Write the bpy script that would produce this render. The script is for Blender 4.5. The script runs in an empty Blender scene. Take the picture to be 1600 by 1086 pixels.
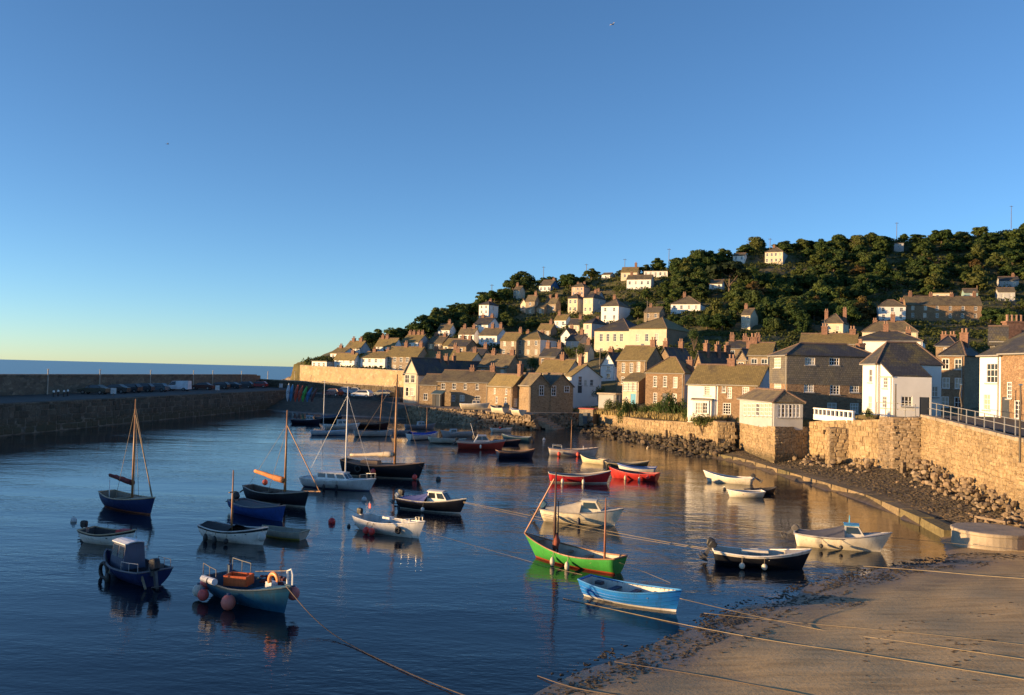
import bpy, bmesh, math, random
import numpy as np
from mathutils import Vector, Matrix, Quaternion
random.seed(7)
S = bpy.context.scene
COL = S.collection
R = math.radians
# ------------------------------------------------------------------ camera, sky, sun, exposure
F_PX, CAM_H = 1360.0, 8.5
PITCH, ROLL = math.atan(38.4/F_PX), R(1.44)
_fwd = Vector((0, math.cos(PITCH), math.sin(PITCH)))
_r0 = Vector((1, 0, 0)); _u0 = _r0.cross(_fwd)
_right = _r0*math.cos(ROLL) + _u0*math.sin(ROLL)
_up = _u0*math.cos(ROLL) - _r0*math.sin(ROLL)
CAM = Vector((0, 0, CAM_H))
cam_data = bpy.data.cameras.new('camera'); cam = bpy.data.objects.new('camera', cam_data); COL.objects.link(cam)
cam.matrix_world = Matrix(((_right.x, _up.x, -_fwd.x, 0), (_right.y, _up.y, -_fwd.y, 0), (_right.z, _up.z, -_fwd.z, CAM_H), (0, 0, 0, 1)))
cam_data.sensor_width = 36.0; cam_data.lens = 36.0*F_PX/1600.0
cam_data.clip_start = 0.2; cam_data.clip_end = 60000
S.camera = cam
SUN_EL, SUN_AZ = R(4.6), R(193.0)          # azimuth measured counter-clockwise from +X: the sun stands to the left
sun_dir = Vector((math.cos(SUN_AZ)*math.cos(SUN_EL), math.sin(SUN_AZ)*math.cos(SUN_EL), math.sin(SUN_EL)))
w = bpy.data.worlds.new('World'); S.world = w; w.use_nodes = True
nt = w.node_tree; nt.nodes.clear()
sky = nt.nodes.new('ShaderNodeTexSky'); sky.sky_type = 'NISHITA'; sky.sun_disc = False
sky.sun_elevation = SUN_EL
sky.sun_rotation = math.atan2(sun_dir.x, sun_dir.y)
sky.altitude = 0; sky.air_density = 0.65; sky.dust_density = 0.12; sky.ozone_density = 2.8
bg = nt.nodes.new('ShaderNodeBackground'); bg.inputs['Strength'].default_value = 0.15
wo = nt.nodes.new('ShaderNodeOutputWorld')
nt.links.new(sky.outputs[0], bg.inputs[0]); nt.links.new(bg.outputs[0], wo.inputs[0])
sl = bpy.data.lights.new('sun', 'SUN'); sl.energy = 5.0; sl.angle = R(0.6); sl.color = (1.0, 0.64, 0.30)
so = bpy.data.objects.new('sun', sl); COL.objects.link(so)
so.rotation_euler = (-sun_dir).to_track_quat('-Z', 'Y').to_euler(); so.location = (-60, -10, 60)
S.view_settings.view_transform = 'Standard'; S.view_settings.look = 'None'
S.view_settings.exposure = 1.06; S.view_settings.gamma = 1.0
S.render.engine = 'CYCLES'
S.cycles.use_denoising = True
S.cycles.max_bounces = 6; S.cycles.transparent_max_bounces = 6

# ------------------------------------------------------------------ pixel (of the 1600 px photograph) to place
def ray(px, py):
    return _fwd + _right*((px-800)/F_PX) - _up*((py-543)/F_PX)
def P(px, py, Y):
    d = ray(px, py); return CAM + d*(Y/d.y)
def G(px, py, z=0.0):
    d = ray(px, py); return CAM + d*((z-CAM_H)/d.z)
def proj(p):
    v = Vector(p) - CAM; k = v.dot(_fwd)
    return 800 + F_PX*v.dot(_right)/k, 543 - F_PX*v.dot(_up)/k, k

# ------------------------------------------------------------------ materials
MATS = {}
def new_mat(name):
    m = bpy.data.materials.new(name); m.use_nodes = True
    n = m.node_tree.nodes; b = n['Principled BSDF']
    return m, n, m.node_tree.links, b
def tex_coord(n, l, scale=(1, 1, 1), kind='Object'):
    t = n.new('ShaderNodeTexCoord'); mp = n.new('ShaderNodeMapping'); mp.inputs['Scale'].default_value = scale
    l.new(t.outputs[kind], mp.inputs[0]); return mp.outputs[0]
def world_coord(n, l, scale=(1, 1, 1)):
    g = n.new('ShaderNodeNewGeometry'); mp = n.new('ShaderNodeMapping'); mp.inputs['Scale'].default_value = scale
    l.new(g.outputs['Position'], mp.inputs[0]); return mp.outputs[0]
def noise(n, l, co, scale, detail=4, rough=0.55):
    t = n.new('ShaderNodeTexNoise'); t.inputs['Scale'].default_value = scale; t.inputs['Detail'].default_value = detail
    t.inputs['Roughness'].default_value = rough; l.new(co, t.inputs['Vector']); return t.outputs[0]
def ramp(n, l, src, stops):
    r = n.new('ShaderNodeValToRGB'); e = r.color_ramp.elements
    while len(e) < len(stops): e.new(0.5)
    for k, (p, c) in enumerate(stops): e[k].position = p; e[k].color = (*c, 1) if len(c) == 3 else c
    l.new(src, r.inputs[0]); return r.outputs[0]
def mixc(n, l, a, b, fac, mode='MIX'):
    m = n.new('ShaderNodeMix'); m.data_type = 'RGBA'; m.blend_type = mode
    for i, v in ((0, fac), (6, a), (7, b)):
        if hasattr(v, 'links') or hasattr(v, 'is_linked'): l.new(v, m.inputs[i])
        else: m.inputs[i].default_value = v if i == 0 else (*v, 1)
    return m.outputs[2]
def bump(n, l, b, h, strength=0.3, dist=0.05):
    t = n.new('ShaderNodeBump'); t.inputs['Strength'].default_value = strength; t.inputs['Distance'].default_value = dist
    l.new(h, t.inputs['Height']); l.new(t.outputs[0], b.inputs['Normal']); return t
def lighter(c, k): return tuple(min(1, v*k) for v in c)
def plain(name, c, rough=0.55, var=0.25, scale=3.0, metal=0.0, bmp=0.0, spec=0.5):
    """one colour with soft blotches and a little relief"""
    if name in MATS: return MATS[name]
    m, n, l, b = new_mat(name)
    co = world_coord(n, l)
    h = noise(n, l, co, scale, 5)
    l.new(ramp(n, l, h, [(0.3, lighter(c, 1-var)), (0.7, lighter(c, 1+var))]), b.inputs['Base Color'])
    b.inputs['Roughness'].default_value = rough; b.inputs['Metallic'].default_value = metal
    b.inputs['Specular IOR Level'].default_value = spec
    if bmp: bump(n, l, b, noise(n, l, co, scale*6, 4), bmp, 0.03)
    MATS[name] = m; return m
def stone(name, cols, mortar, scale=2.2, flat=1.5, rough=0.85, joint=0.07, bmp=0.7):
    """rubble masonry: cells of different colour with darker joints"""
    if name in MATS: return MATS[name]
    m, n, l, b = new_mat(name)
    co = world_coord(n, l, (1, 1, flat))
    wob = n.new('ShaderNodeTexNoise'); wob.inputs['Scale'].default_value = 2.0; l.new(co, wob.inputs['Vector'])
    add = n.new('ShaderNodeMix'); add.data_type = 'VECTOR'; add.inputs[0].default_value = 0.12
    l.new(co, add.inputs[4]); l.new(wob.outputs[1], add.inputs[5])
    v = n.new('ShaderNodeTexVoronoi'); v.inputs['Scale'].default_value = scale; l.new(add.outputs[1], v.inputs['Vector'])
    e = n.new('ShaderNodeTexVoronoi'); e.feature = 'DISTANCE_TO_EDGE'; e.inputs['Scale'].default_value = scale; l.new(add.outputs[1], e.inputs['Vector'])
    sep = n.new('ShaderNodeSeparateColor'); l.new(v.outputs['Color'], sep.inputs[0])
    c1 = ramp(n, l, sep.outputs[0], [(i/(len(cols)-1), c) for i, c in enumerate(cols)])
    g = noise(n, l, co, 9, 5)
    c2 = mixc(n, l, c1, ramp(n, l, g, [(0.3, (0.45,)*3), (0.7, (1.35,)*3)]), 0.6, 'MULTIPLY')
    big = noise(n, l, co, 0.35, 4)
    c2 = mixc(n, l, c2, ramp(n, l, big, [(0.3, (0.7, 0.68, 0.62)), (0.65, (1.15, 1.1, 1.0))]), 0.7, 'MULTIPLY')
    jm = ramp(n, l, e.outputs[0], [(0.0, (0, 0, 0)), (joint, (1, 1, 1))])
    l.new(mixc(n, l, mortar, c2, jm), b.inputs['Base Color'])
    b.inputs['Roughness'].default_value = rough
    hm = n.new('ShaderNodeMath'); hm.operation = 'ADD'; l.new(jm, hm.inputs[0]); l.new(g, hm.inputs[1])
    bump(n, l, b, hm.outputs[0], bmp, 0.06)
    MATS[name] = m; return m
def roofing(name, c, lichen, amount, course=0.28):
    """slate courses with patches of lichen"""
    if name in MATS: return MATS[name]
    m, n, l, b = new_mat(name)
    co = world_coord(n, l)
    big = noise(n, l, co, 0.55, 5, 0.65); fine = noise(n, l, co, 5.0, 4)
    s = n.new('ShaderNodeMath'); s.operation = 'MULTIPLY_ADD'; l.new(fine, s.inputs[0]); s.inputs[1].default_value = 0.35; l.new(big, s.inputs[2])
    msk = ramp(n, l, s.outputs[0], [(0.70-amount*0.35, (0, 0, 0)), (0.86-amount*0.28, (1, 1, 1))])
    t = tex_coord(n, l, (1, 1, 1), 'UV')
    br = n.new('ShaderNodeTexBrick'); br.inputs['Scale'].default_value = 1.0; br.inputs['Brick Width'].default_value = course*0.9; br.inputs['Row Height'].default_value = course
    br.inputs['Mortar Size'].default_value = 0.02; br.inputs['Color1'].default_value = (0.75, 0.75, 0.75, 1); br.inputs['Color2'].default_value = (1.25, 1.25, 1.25, 1); br.inputs['Mortar'].default_value = (0.4, 0.4, 0.4, 1)
    l.new(t, br.inputs['Vector'])
    cc = mixc(n, l, c, lichen, msk)
    l.new(mixc(n, l, cc, br.outputs[0], 0.8, 'MULTIPLY'), b.inputs['Base Color'])
    b.inputs['Roughness'].default_value = 0.75
    hm = n.new('ShaderNodeMath'); hm.operation = 'ADD'; l.new(br.outputs[0], hm.inputs[0]); l.new(fine, hm.inputs[1])
    bump(n, l, b, hm.outputs[0], 0.5, 0.04)
    MATS[name] = m; return m
def pieces(name, cols, rough=0.9, bmp=0.8, scale=1.3, tide=None):
    """loose or laid stones: each piece takes its own tone"""
    if name in MATS: return MATS[name]
    m, n, l, b = new_mat(name); co = world_coord(n, l)
    oi = n.new('ShaderNodeObjectInfo'); g = n.new('ShaderNodeNewGeometry'); s = n.new('ShaderNodeMath'); s.operation = 'ADD'; f = n.new('ShaderNodeMath'); f.operation = 'FRACT'
    l.new(oi.outputs['Random'], s.inputs[0]); l.new(g.outputs['Random Per Island'], s.inputs[1]); l.new(s.outputs[0], f.inputs[0])
    c = ramp(n, l, f.outputs[0], [(i/(len(cols)-1), q) for i, q in enumerate(cols)])
    h = noise(n, l, co, scale*3, 6, 0.65); big = noise(n, l, co, 0.4, 4)
    c = mixc(n, l, c, ramp(n, l, h, [(0.3, (0.5,)*3), (0.7, (1.4,)*3)]), 0.75, 'MULTIPLY')
    c = mixc(n, l, c, ramp(n, l, big, [(0.3, (0.65, 0.62, 0.55)), (0.65, (1.15, 1.1, 1.0))]), 0.8, 'MULTIPLY')
    if tide:                                     # weed and damp left by the tide up to a ragged line
        sx = n.new('ShaderNodeSeparateXYZ'); l.new(co, sx.inputs[0]); tn = n.new('ShaderNodeMath'); tn.operation = 'MULTIPLY_ADD'; l.new(noise(n, l, co, 0.8, 5, 0.7), tn.inputs[0]); tn.inputs[1].default_value = -1.6; l.new(sx.outputs[2], tn.inputs[2])
        c = mixc(n, l, (0.075, 0.062, 0.032), c, ramp(n, l, tn.outputs[0], [(0.0, (0.12,)*3), (min(1, tide), (1, 1, 1))]))
    l.new(c, b.inputs['Base Color']); b.inputs['Roughness'].default_value = rough
    bump(n, l, b, h, bmp, 0.06); MATS[name] = m; return m
def foliage(name, c1, c2, trans=0.25):
    if name in MATS: return MATS[name]
    m, n, l, b = new_mat(name)
    oi = n.new('ShaderNodeObjectInfo'); g = n.new('ShaderNodeNewGeometry')
    a = ramp(n, l, oi.outputs['Random'], [(0.0, c1), (0.45, lighter(c1, 1.3)), (1.0, c2)])
    v = ramp(n, l, g.outputs['Random Per Island'], [(0, (0.7, 0.7, 0.7)), (1, (1.35, 1.3, 1.2))])
    l.new(mixc(n, l, a, v, 1.0, 'MULTIPLY'), b.inputs['Base Color'])
    b.inputs['Roughness'].default_value = 0.7; b.inputs['Specular IOR Level'].default_value = 0.2
    tr = n.new('ShaderNodeBsdfTranslucent'); ms = n.new('ShaderNodeMixShader'); ms.inputs[0].default_value = 0.4; l.new(b.inputs['Base Color'].links[0].from_socket, tr.inputs[0])
    l.new(b.outputs[0], ms.inputs[1]); l.new(tr.outputs[0], ms.inputs[2]); l.new(ms.outputs[0], n['Material Output'].inputs[0])
    MATS[name] = m; return m
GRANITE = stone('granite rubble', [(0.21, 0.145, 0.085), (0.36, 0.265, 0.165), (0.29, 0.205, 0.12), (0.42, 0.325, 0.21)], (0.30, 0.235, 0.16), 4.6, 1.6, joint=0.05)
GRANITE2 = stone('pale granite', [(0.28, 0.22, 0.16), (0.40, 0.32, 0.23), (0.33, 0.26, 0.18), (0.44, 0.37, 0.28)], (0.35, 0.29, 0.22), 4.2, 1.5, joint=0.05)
BROWNSTONE = stone('brown granite', [(0.23, 0.145, 0.085), (0.34, 0.225, 0.135), (0.28, 0.18, 0.105), (0.38, 0.265, 0.165)], (0.28, 0.20, 0.13), 4.4, 1.6, joint=0.05)
SEAWALL = stone('sea wall rubble', [(0.25, 0.18, 0.10), (0.42, 0.32, 0.19), (0.33, 0.25, 0.14), (0.47, 0.38, 0.25)], (0.20, 0.15, 0.09), 1.7, 1.2, joint=0.10, bmp=1.0)
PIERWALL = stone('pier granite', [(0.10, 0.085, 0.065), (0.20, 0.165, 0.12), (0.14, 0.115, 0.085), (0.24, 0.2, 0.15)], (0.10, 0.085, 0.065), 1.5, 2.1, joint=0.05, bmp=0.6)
STONEPIECE = pieces('sea wall stone', [(0.28, 0.205, 0.12), (0.36, 0.275, 0.165), (0.32, 0.235, 0.135), (0.40, 0.31, 0.19), (0.34, 0.245, 0.135)], tide=0.85)
BOULDER = pieces('boulder granite', [(0.15, 0.115, 0.08), (0.28, 0.22, 0.15), (0.21, 0.15, 0.095), (0.33, 0.27, 0.2)])
DARKROCK = pieces('weedy rock', [(0.03, 0.025, 0.016), (0.09, 0.07, 0.045), (0.05, 0.04, 0.02), (0.14, 0.10, 0.06)], 0.75)
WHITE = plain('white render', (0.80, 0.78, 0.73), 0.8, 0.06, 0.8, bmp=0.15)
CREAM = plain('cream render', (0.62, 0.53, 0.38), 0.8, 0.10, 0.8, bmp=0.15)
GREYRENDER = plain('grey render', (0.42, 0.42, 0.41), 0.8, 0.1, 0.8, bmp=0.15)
SLATEHUNG = roofing('slate hung wall', (0.13, 0.12, 0.105), (0.19, 0.165, 0.115), 0.3, 0.22)
SLATE = roofing('dark slate', (0.055, 0.055, 0.06), (0.13, 0.11, 0.05), 0.12)
LICHEN = roofing('lichened slate', (0.11, 0.088, 0.055), (0.255, 0.19, 0.068), 0.78)
BROWNROOF = roofing('brown slate', (0.10, 0.08, 0.06), (0.19, 0.15, 0.08), 0.5)
RIDGE = plain('ridge tile', (0.15, 0.10, 0.075), 0.8, 0.3)
BRICK = plain('chimney brick', (0.20, 0.11, 0.075), 0.85, 0.4, 4, bmp=0.4)
POT = plain('clay pot', (0.30, 0.18, 0.12), 0.8, 0.2)
FRAME = plain('white paint', (0.78, 0.77, 0.73), 0.5, 0.04)
BLUEDOOR = plain('blue door paint', (0.05, 0.32, 0.5), 0.4, 0.06)
DARKDOOR = plain('dark door paint', (0.05, 0.06, 0.07), 0.5, 0.1)
GUTTER = plain('gutter grey', (0.35, 0.34, 0.31), 0.6, 0.1)
CONCRETE = plain('concrete', (0.36, 0.30, 0.22), 0.9, 0.25, 1.1, bmp=0.5)
ASPHALT = plain('asphalt', (0.07, 0.065, 0.06), 0.9, 0.2, 2, bmp=0.3)
RAIL = plain('galvanised rail', (0.45, 0.44, 0.40), 0.45, 0.1, metal=0.4)
ROPE = plain('pale rope', (0.25, 0.20, 0.13), 0.9, 0.2)
DARKROPE = plain('dark rope', (0.13, 0.10, 0.075), 0.9, 0.2)
WOOD = plain('varnished spar', (0.34, 0.17, 0.07), 0.45, 0.25, 6)
GREYWOOD = plain('weathered wood', (0.20, 0.15, 0.10), 0.8, 0.3, 6)
BLACK = plain('black paint', (0.016, 0.016, 0.018), 0.4, 0.2)
RUBBER = plain('black rubber', (0.02, 0.02, 0.02), 0.7, 0.2)
STEEL = plain('steel', (0.5, 0.5, 0.5), 0.3, 0.1, metal=0.9)
def glass_mat(name, c, rough=0.08):
    m, n, l, b = new_mat(name); b.inputs['Base Color'].default_value = (*c, 1)
    b.inputs['Roughness'].default_value = rough; b.inputs['Specular IOR Level'].default_value = 0.8
    return m
PANE = glass_mat('window glass', (0.02, 0.022, 0.025))
PANE2 = glass_mat('curtained glass', (0.42, 0.38, 0.30), 0.25)
def paint(c, rough=0.35):
    """boat paint: sun-bleached blotches and vertical runs of dirt"""
    k = 'paint %02d %02d %02d %.2f' % (*[int(v*99) for v in c], rough)
    if k in MATS: return MATS[k]
    m, n, l, b = new_mat(k)
    big = noise(n, l, world_coord(n, l), 1.7, 5); run = noise(n, l, world_coord(n, l, (7, 7, 0.9)), 1.0, 6, 0.7)
    col = ramp(n, l, big, [(0.3, lighter(c, 0.84)), (0.7, lighter(c, 1.12))])
    col = mixc(n, l, col, ramp(n, l, run, [(0.34, (0.55, 0.52, 0.46)), (0.48, (1, 1, 1))]), 0.5, 'MULTIPLY')
    l.new(col, b.inputs['Base Color']); l.new(ramp(n, l, run, [(0.3, (min(1, rough+.3),)*3), (0.6, (rough,)*3)]), b.inputs['Roughness'])
    MATS[k] = m; return m

# ------------------------------------------------------------------ mesh building
class MB:
    def __init__(s): s.v = []; s.f = []; s.m = []; s.uv = {}
    def add(s, vs, fs, mi=0):
        o = len(s.v); s.v += [tuple(p) for p in vs]
        for f in fs: s.f.append(tuple(i+o for i in f)); s.m.append(mi)
        return s
    def box(s, c, d, rz=0.0, mi=0, taper=1.0):
        x, y, z = d[0]/2, d[1]/2, d[2]/2; ca, sa = math.cos(rz), math.sin(rz); vs = []
        for dz, k in ((-z, 1.0), (z, taper)):
            for a, b in ((-x, -y), (x, -y), (x, y), (-x, y)):
                a *= k; b *= k; vs.append((c[0]+a*ca-b*sa, c[1]+a*sa+b*ca, c[2]+dz))
        return s.add(vs, [(3, 2, 1, 0), (4, 5, 6, 7), (0, 1, 5, 4), (1, 2, 6, 5), (2, 3, 7, 6), (3, 0, 4, 7)], mi)
    def quad(s, pts, mi=0): return s.add(pts, [tuple(range(len(pts)))], mi)
    def slab(s, pts, t, mi=0):
        """a polygon given thickness t along its normal (downwards of the winding)"""
        a = [Vector(p) for p in pts]; nrm = Vector((0, 0, 0))
        for i in range(len(a)): nrm += a[i].cross(a[(i+1) % len(a)])
        nrm.normalize(); b = [p-nrm*t for p in a]; n = len(a)
        fs = [tuple(range(n)), tuple(range(2*n-1, n-1, -1))]
        fs += [((i+1) % n, i, n+i, n+(i+1) % n) for i in range(n)]
        return s.add(a+b, fs, mi)
    def prism(s, poly, z0, z1, mi=0):
        n = len(poly); vs = [(p[0], p[1], z0) for p in poly]+[(p[0], p[1], z1) for p in poly]
        fs = [tuple(range(n-1, -1, -1)), tuple(range(n, 2*n))]+[(i, (i+1) % n, n+(i+1) % n, n+i) for i in range(n)]
        return s.add(vs, fs, mi)
    def tube(s, pts, r, seg=6, mi=0, cap=True):
        pts = [Vector(p) for p in pts]; n = len(pts); rs = r if isinstance(r, (list, tuple)) else [r]*n
        vs = []; prev = None
        for i, p in enumerate(pts):
            d = (pts[min(i+1, n-1)]-pts[max(i-1, 0)]).normalized()
            a = d.orthogonal().normalized() if prev is None else (prev - d*prev.dot(d)).normalized()
            prev = a; b = d.cross(a)
            for k in range(seg):
                t = 2*math.pi*k/seg; vs.append(p+(a*math.cos(t)+b*math.sin(t))*rs[i])
        fs = [(i*seg+k, i*seg+(k+1) % seg, (i+1)*seg+(k+1) % seg, (i+1)*seg+k) for i in range(n-1) for k in range(seg)]
        if cap: fs += [tuple(range(seg-1, -1, -1)), tuple(range((n-1)*seg, n*seg))]
        return s.add(vs, fs, mi)
    def lathe(s, prof, c=(0, 0, 0), seg=10, mi=0):
        vs = []; n = len(prof)
        for r, z in prof:
            for k in range(seg):
                t = 2*math.pi*k/seg; vs.append((c[0]+r*math.cos(t), c[1]+r*math.sin(t), c[2]+z))
        fs = [(i*seg+k, i*seg+(k+1) % seg, (i+1)*seg+(k+1) % seg, (i+1)*seg+k) for i in range(n-1) for k in range(seg)]
        fs += [tuple(range(seg-1, -1, -1)), tuple(range((n-1)*seg, n*seg))]
        return s.add(vs, fs, mi)
    def ball(s, c, rx, ry=None, rz=None, seg=10, rings=7, mi=0):
        ry = ry or rx; rz = rz or rx; vs = []; 
        for i in range(1, rings):
            a = math.pi*i/rings
            for k in range(seg):
                t = 2*math.pi*k/seg; vs.append((c[0]+rx*math.sin(a)*math.cos(t), c[1]+ry*math.sin(a)*math.sin(t), c[2]+rz*math.cos(a)))
        n = len(vs); vs += [(c[0], c[1], c[2]+rz), (c[0], c[1], c[2]-rz)]
        fs = [(i*seg+k, (i+1)*seg+k, (i+1)*seg+(k+1) % seg, i*seg+(k+1) % seg) for i in range(rings-2) for k in range(seg)]
        fs += [(n, k, (k+1) % seg) for k in range(seg)] + [(n+1, (rings-2)*seg+(k+1) % seg, (rings-2)*seg+k) for k in range(seg)]
        return s.add(vs, fs, mi)
    def torus(s, c, R0, r, axis='y', seg=16, sub=6, arc=2*math.pi, mi=0):
        pts = []
        for k in range(seg+1):
            t = arc*k/seg; a, b = R0*math.cos(t), R0*math.sin(t)
            pts.append({'y': (c[0]+a, c[1], c[2]+b), 'x': (c[0], c[1]+a, c[2]+b), 'z': (c[0]+a, c[1]+b, c[2])}[axis])
        return s.tube(pts, r, sub, mi)
    def mesh(s, name, mats, smooth=False, uv=False):
        me = bpy.data.meshes.new(name); me.from_pydata(s.v, [], s.f)
        for m in (mats if isinstance(mats, (list, tuple)) else [mats]): me.materials.append(m)
        if any(s.m): me.polygons.foreach_set('material_index', s.m)
        if smooth: me.polygons.foreach_set('use_smooth', [True]*len(me.polygons))
        if uv:                                   # metres along the horizontal and the steepest line of each face
            ul = me.uv_layers.new(name='UVMap'); Z = Vector((0, 0, 1))
            for p in me.polygons:
                nr = p.normal; a = Z.cross(nr)
                a = a.normalized() if a.length > 0.05 else Vector((1, 0, 0)); b = nr.cross(a)
                for li in p.loop_indices:
                    co = me.vertices[me.loops[li].vertex_index].co
                    ul.data[li].uv = (co.dot(a), co.dot(b))
        me.update(); return me
    def build(s, name, mats, parent=None, loc=None, smooth=False, uv=False):
        return link(name, s.mesh(name, mats, smooth, uv), parent, loc)
def link(name, me, parent=None, loc=None, rz=0.0):
    o = bpy.data.objects.new(name, me); COL.objects.link(o)
    if parent is not None: o.parent = parent
    if loc is not None: o.location = loc
    if rz: o.rotation_euler.z = rz
    return o
def tag(o, label, cat, group=None):
    o['label'] = label; o['category'] = cat
    if group: o['group'] = group
    return o
def thing(name, label, cat, loc, rz=0.0, group=None):
    return tag(link(name, None, None, loc, rz), label, cat, group)
def struct(o): o['kind'] = 'structure'; return o
def stuff(o): o['kind'] = 'stuff'; return o
# ================================================================== the setting
def lerp_tab(v, xs, ys):
    return float(np.interp(v, xs, ys))
_yl = [330, 400, 430, 460, 490, 520, 550, 577, 600, 640]; _dl = [480, 430, 390, 340, 300, 270, 240, 215, 185, 150]
_yr = [330, 350, 400, 440, 480, 520, 560, 600, 640]; _dr = [400, 380, 345, 310, 270, 230, 190, 150, 125]
def Dmap(px, py):
    t = min(1, max(0, (px-850)/250)); return lerp_tab(py, _yl, _dl)*(1-t)+lerp_tab(py, _yr, _dr)*t
SKY_X = [430, 460, 490, 520, 560, 600, 650, 700, 740, 790, 830, 870, 960, 1020, 1080, 1130, 1180, 1260, 1330, 1400, 1500, 1600, 1800]
SKY_Y = [578, 572, 566, 560, 545, 534, 517, 492, 478, 456, 446, 443, 432, 424, 412, 402, 392, 386, 380, 372, 368, 359, 340]
CTRL = []
for px in range(450, 1860, 45):
    sy = lerp_tab(px, SKY_X, SKY_Y)
    ys = list(np.arange(596, sy, -18))+[sy]
    for py in ys:
        CTRL.append(P(px, py, Dmap(px, py))[:])
    e = P(px, sy, Dmap(px, sy))
    dz = -22 if px < 700 else (-10 if px < 900 else -2)
    CTRL.append((e.x*1.15, e.y+60, e.z+dz)); CTRL.append((e.x*1.4, e.y+190, max(-6, e.z+dz*3)))
for x, y in ((-72, 240), (-95, 230), (-95, 270), (-105, 320), (-130, 380), (-75, 330), (-60, 380), (-60, 430), (-140, 480), (0, 560), (-80, 560)): CTRL.append((x, y, -5.0))
for x, y, z in ((-20, 160, 2.4), (-10, 150, 2.3), (0, 150, 2.3), (-30, 178, 2.9), (-42, 185, 3.0), (-25, 190, 3.2), (12, 152, 2.6), (22, 120, 3.6), (27, 102, 3.9),
                (36, 60, 5.4), (36, 45, 5.2), (34, 30, 5.1), (50, 50, 5.6), (60, 80, 6.6), (36, 75, 5.5), (34, 92, 4.3), (45, 95, 5.5), (70, 60, 6.5), (90, 90, 9), (36, 10, 5), (60, 20, 6), (120, 60, 9), (120, 100, 12)):
    CTRL += [(x, y, z)]*2
CT = np.array(CTRL)
def terrain(xs, ys):
    xs = np.asarray(xs, float).ravel(); ys = np.asarray(ys, float).ravel(); out = np.empty(len(xs))
    for i in range(0, len(xs), 4000):
        d2 = (xs[i:i+4000, None]-CT[None, :, 0])**2+(ys[i:i+4000, None]-CT[None, :, 1])**2
        wgt = 1.0/(d2+60.0)**2.2; out[i:i+4000] = (wgt*CT[None, :, 2]).sum(1)/wgt.sum(1)
    return out
def tz(x, y): return float(terrain([x], [y])[0])
def inside(x, y, poly):
    r = np.zeros(len(x), bool); n = len(poly)
    for i in range(n):
        x1, y1 = poly[i]; x2, y2 = poly[(i+1) % n]
        c = ((y1 > y) != (y2 > y)) & (x < (x2-x1)*(y-y1)/((y2-y1) or 1e-9)+x1); r ^= c
    return r
WALL = [(28.0, 24.0), (30.0, 51.7), (33.0, 70.0), (31.0, 71.0), (28.4, 83.0), (24.9, 82.0), (24.8, 95.0), (22.6, 97.0), (17.5, 114.0), (13.5, 138.0), (7.0, 153.0)]
LAND = [(30.5, 0), (32.3, 51.0), (35.3, 70), (33.3, 73), (30.8, 85.5), (27.2, 85), (27.2, 97), (25.2, 98.5), (20.0, 115), (16.0, 139.5), (13, 155.5), (-14, 160), (-17, 172), (-20, 180), (-49.5, 214), (-55, 222), (-62, 245), (-84, 330), (-112, 440), (-150, 620), (700, 620), (700, 0)]
gx = np.concatenate([np.arange(-150, 80, 2.0), np.arange(80, 420, 5.0)]); gy = np.concatenate([np.arange(0, 240, 2.0), np.arange(240, 620, 5.0)])
XX, YY = np.meshgrid(gx, gy); ZZ = terrain(XX, YY).reshape(XX.shape)
inl = inside(XX.ravel(), YY.ravel(), LAND).reshape(XX.shape)
rng = np.random.default_rng(3)
ZZ = np.where(inl, ZZ+rng.normal(0, 0.08, ZZ.shape), -3.0)
b = MB(); ny, nx = XX.shape
b.v = list(zip(XX.ravel().tolist(), YY.ravel().tolist(), ZZ.ravel().tolist()))
land_any = inl
for j in range(ny-1):
    for i in range(nx-1):
        if land_any[j, i] or land_any[j, i+1] or land_any[j+1, i] or land_any[j+1, i+1]:
            b.f.append((j*nx+i, j*nx+i+1, (j+1)*nx+i+1, (j+1)*nx+i)); b.m.append(0)
m, n, l, bs = new_mat('hillside ground')
co = world_coord(n, l); h1 = noise(n, l, co, 0.05, 5); h2 = noise(n, l, co, 0.6, 5)
c = mixc(n, l, ramp(n, l, h1, [(0.35, (0.065, 0.072, 0.024)), (0.5, (0.10, 0.092, 0.034)), (0.65, (0.13, 0.10, 0.045))]), ramp(n, l, h2, [(0.3, (0.5,)*3), (0.7, (1.4,)*3)]), 0.8, 'MULTIPLY')
l.new(c, bs.inputs['Base Color']); bs.inputs['Roughness'].default_value = 0.95; bump(n, l, bs, h2, 0.8, 0.5)
struct(b.build('hillside', m, smooth=True))

# ------------------------------------------------------------------ water
m, n, l, bs = new_mat('harbour water')
g = n.new('ShaderNodeNewGeometry')
def wav(sc, st, det=3):
    mp = n.new('ShaderNodeMapping'); mp.inputs['Scale'].default_value = sc; mp.inputs['Rotation'].default_value = (0, 0, 0.5); l.new(g.outputs['Position'], mp.inputs[0])
    t = n.new('ShaderNodeTexNoise'); t.inputs['Scale'].default_value = 1.0; t.inputs['Detail'].default_value = det; l.new(mp.outputs[0], t.inputs['Vector'])
    k = n.new('ShaderNodeMath'); k.operation = 'MULTIPLY'; k.inputs[1].default_value = st; l.new(t.outputs[0], k.inputs[0]); return k.outputs[0]
a1 = wav((0.9, 2.2, 1), 0.045); a2 = wav((3.2, 6.0, 1), 0.024); a3 = wav((0.12, 0.2, 1), 0.10, 2)
s1 = n.new('ShaderNodeMath'); l.new(a1, s1.inputs[0]); l.new(a2, s1.inputs[1]); s2 = n.new('ShaderNodeMath'); l.new(s1.outputs[0], s2.inputs[0]); l.new(a3, s2.inputs[1])
bp = n.new('ShaderNodeBump'); calm = ramp(n, l, noise(n, l, world_coord(n, l, (0.035, 0.075, 1)), 1.0, 4, 0.6), [(0.38, (0.28,)*3), (0.62, (1.0,)*3)])     # slicks and cat's paws
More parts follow.
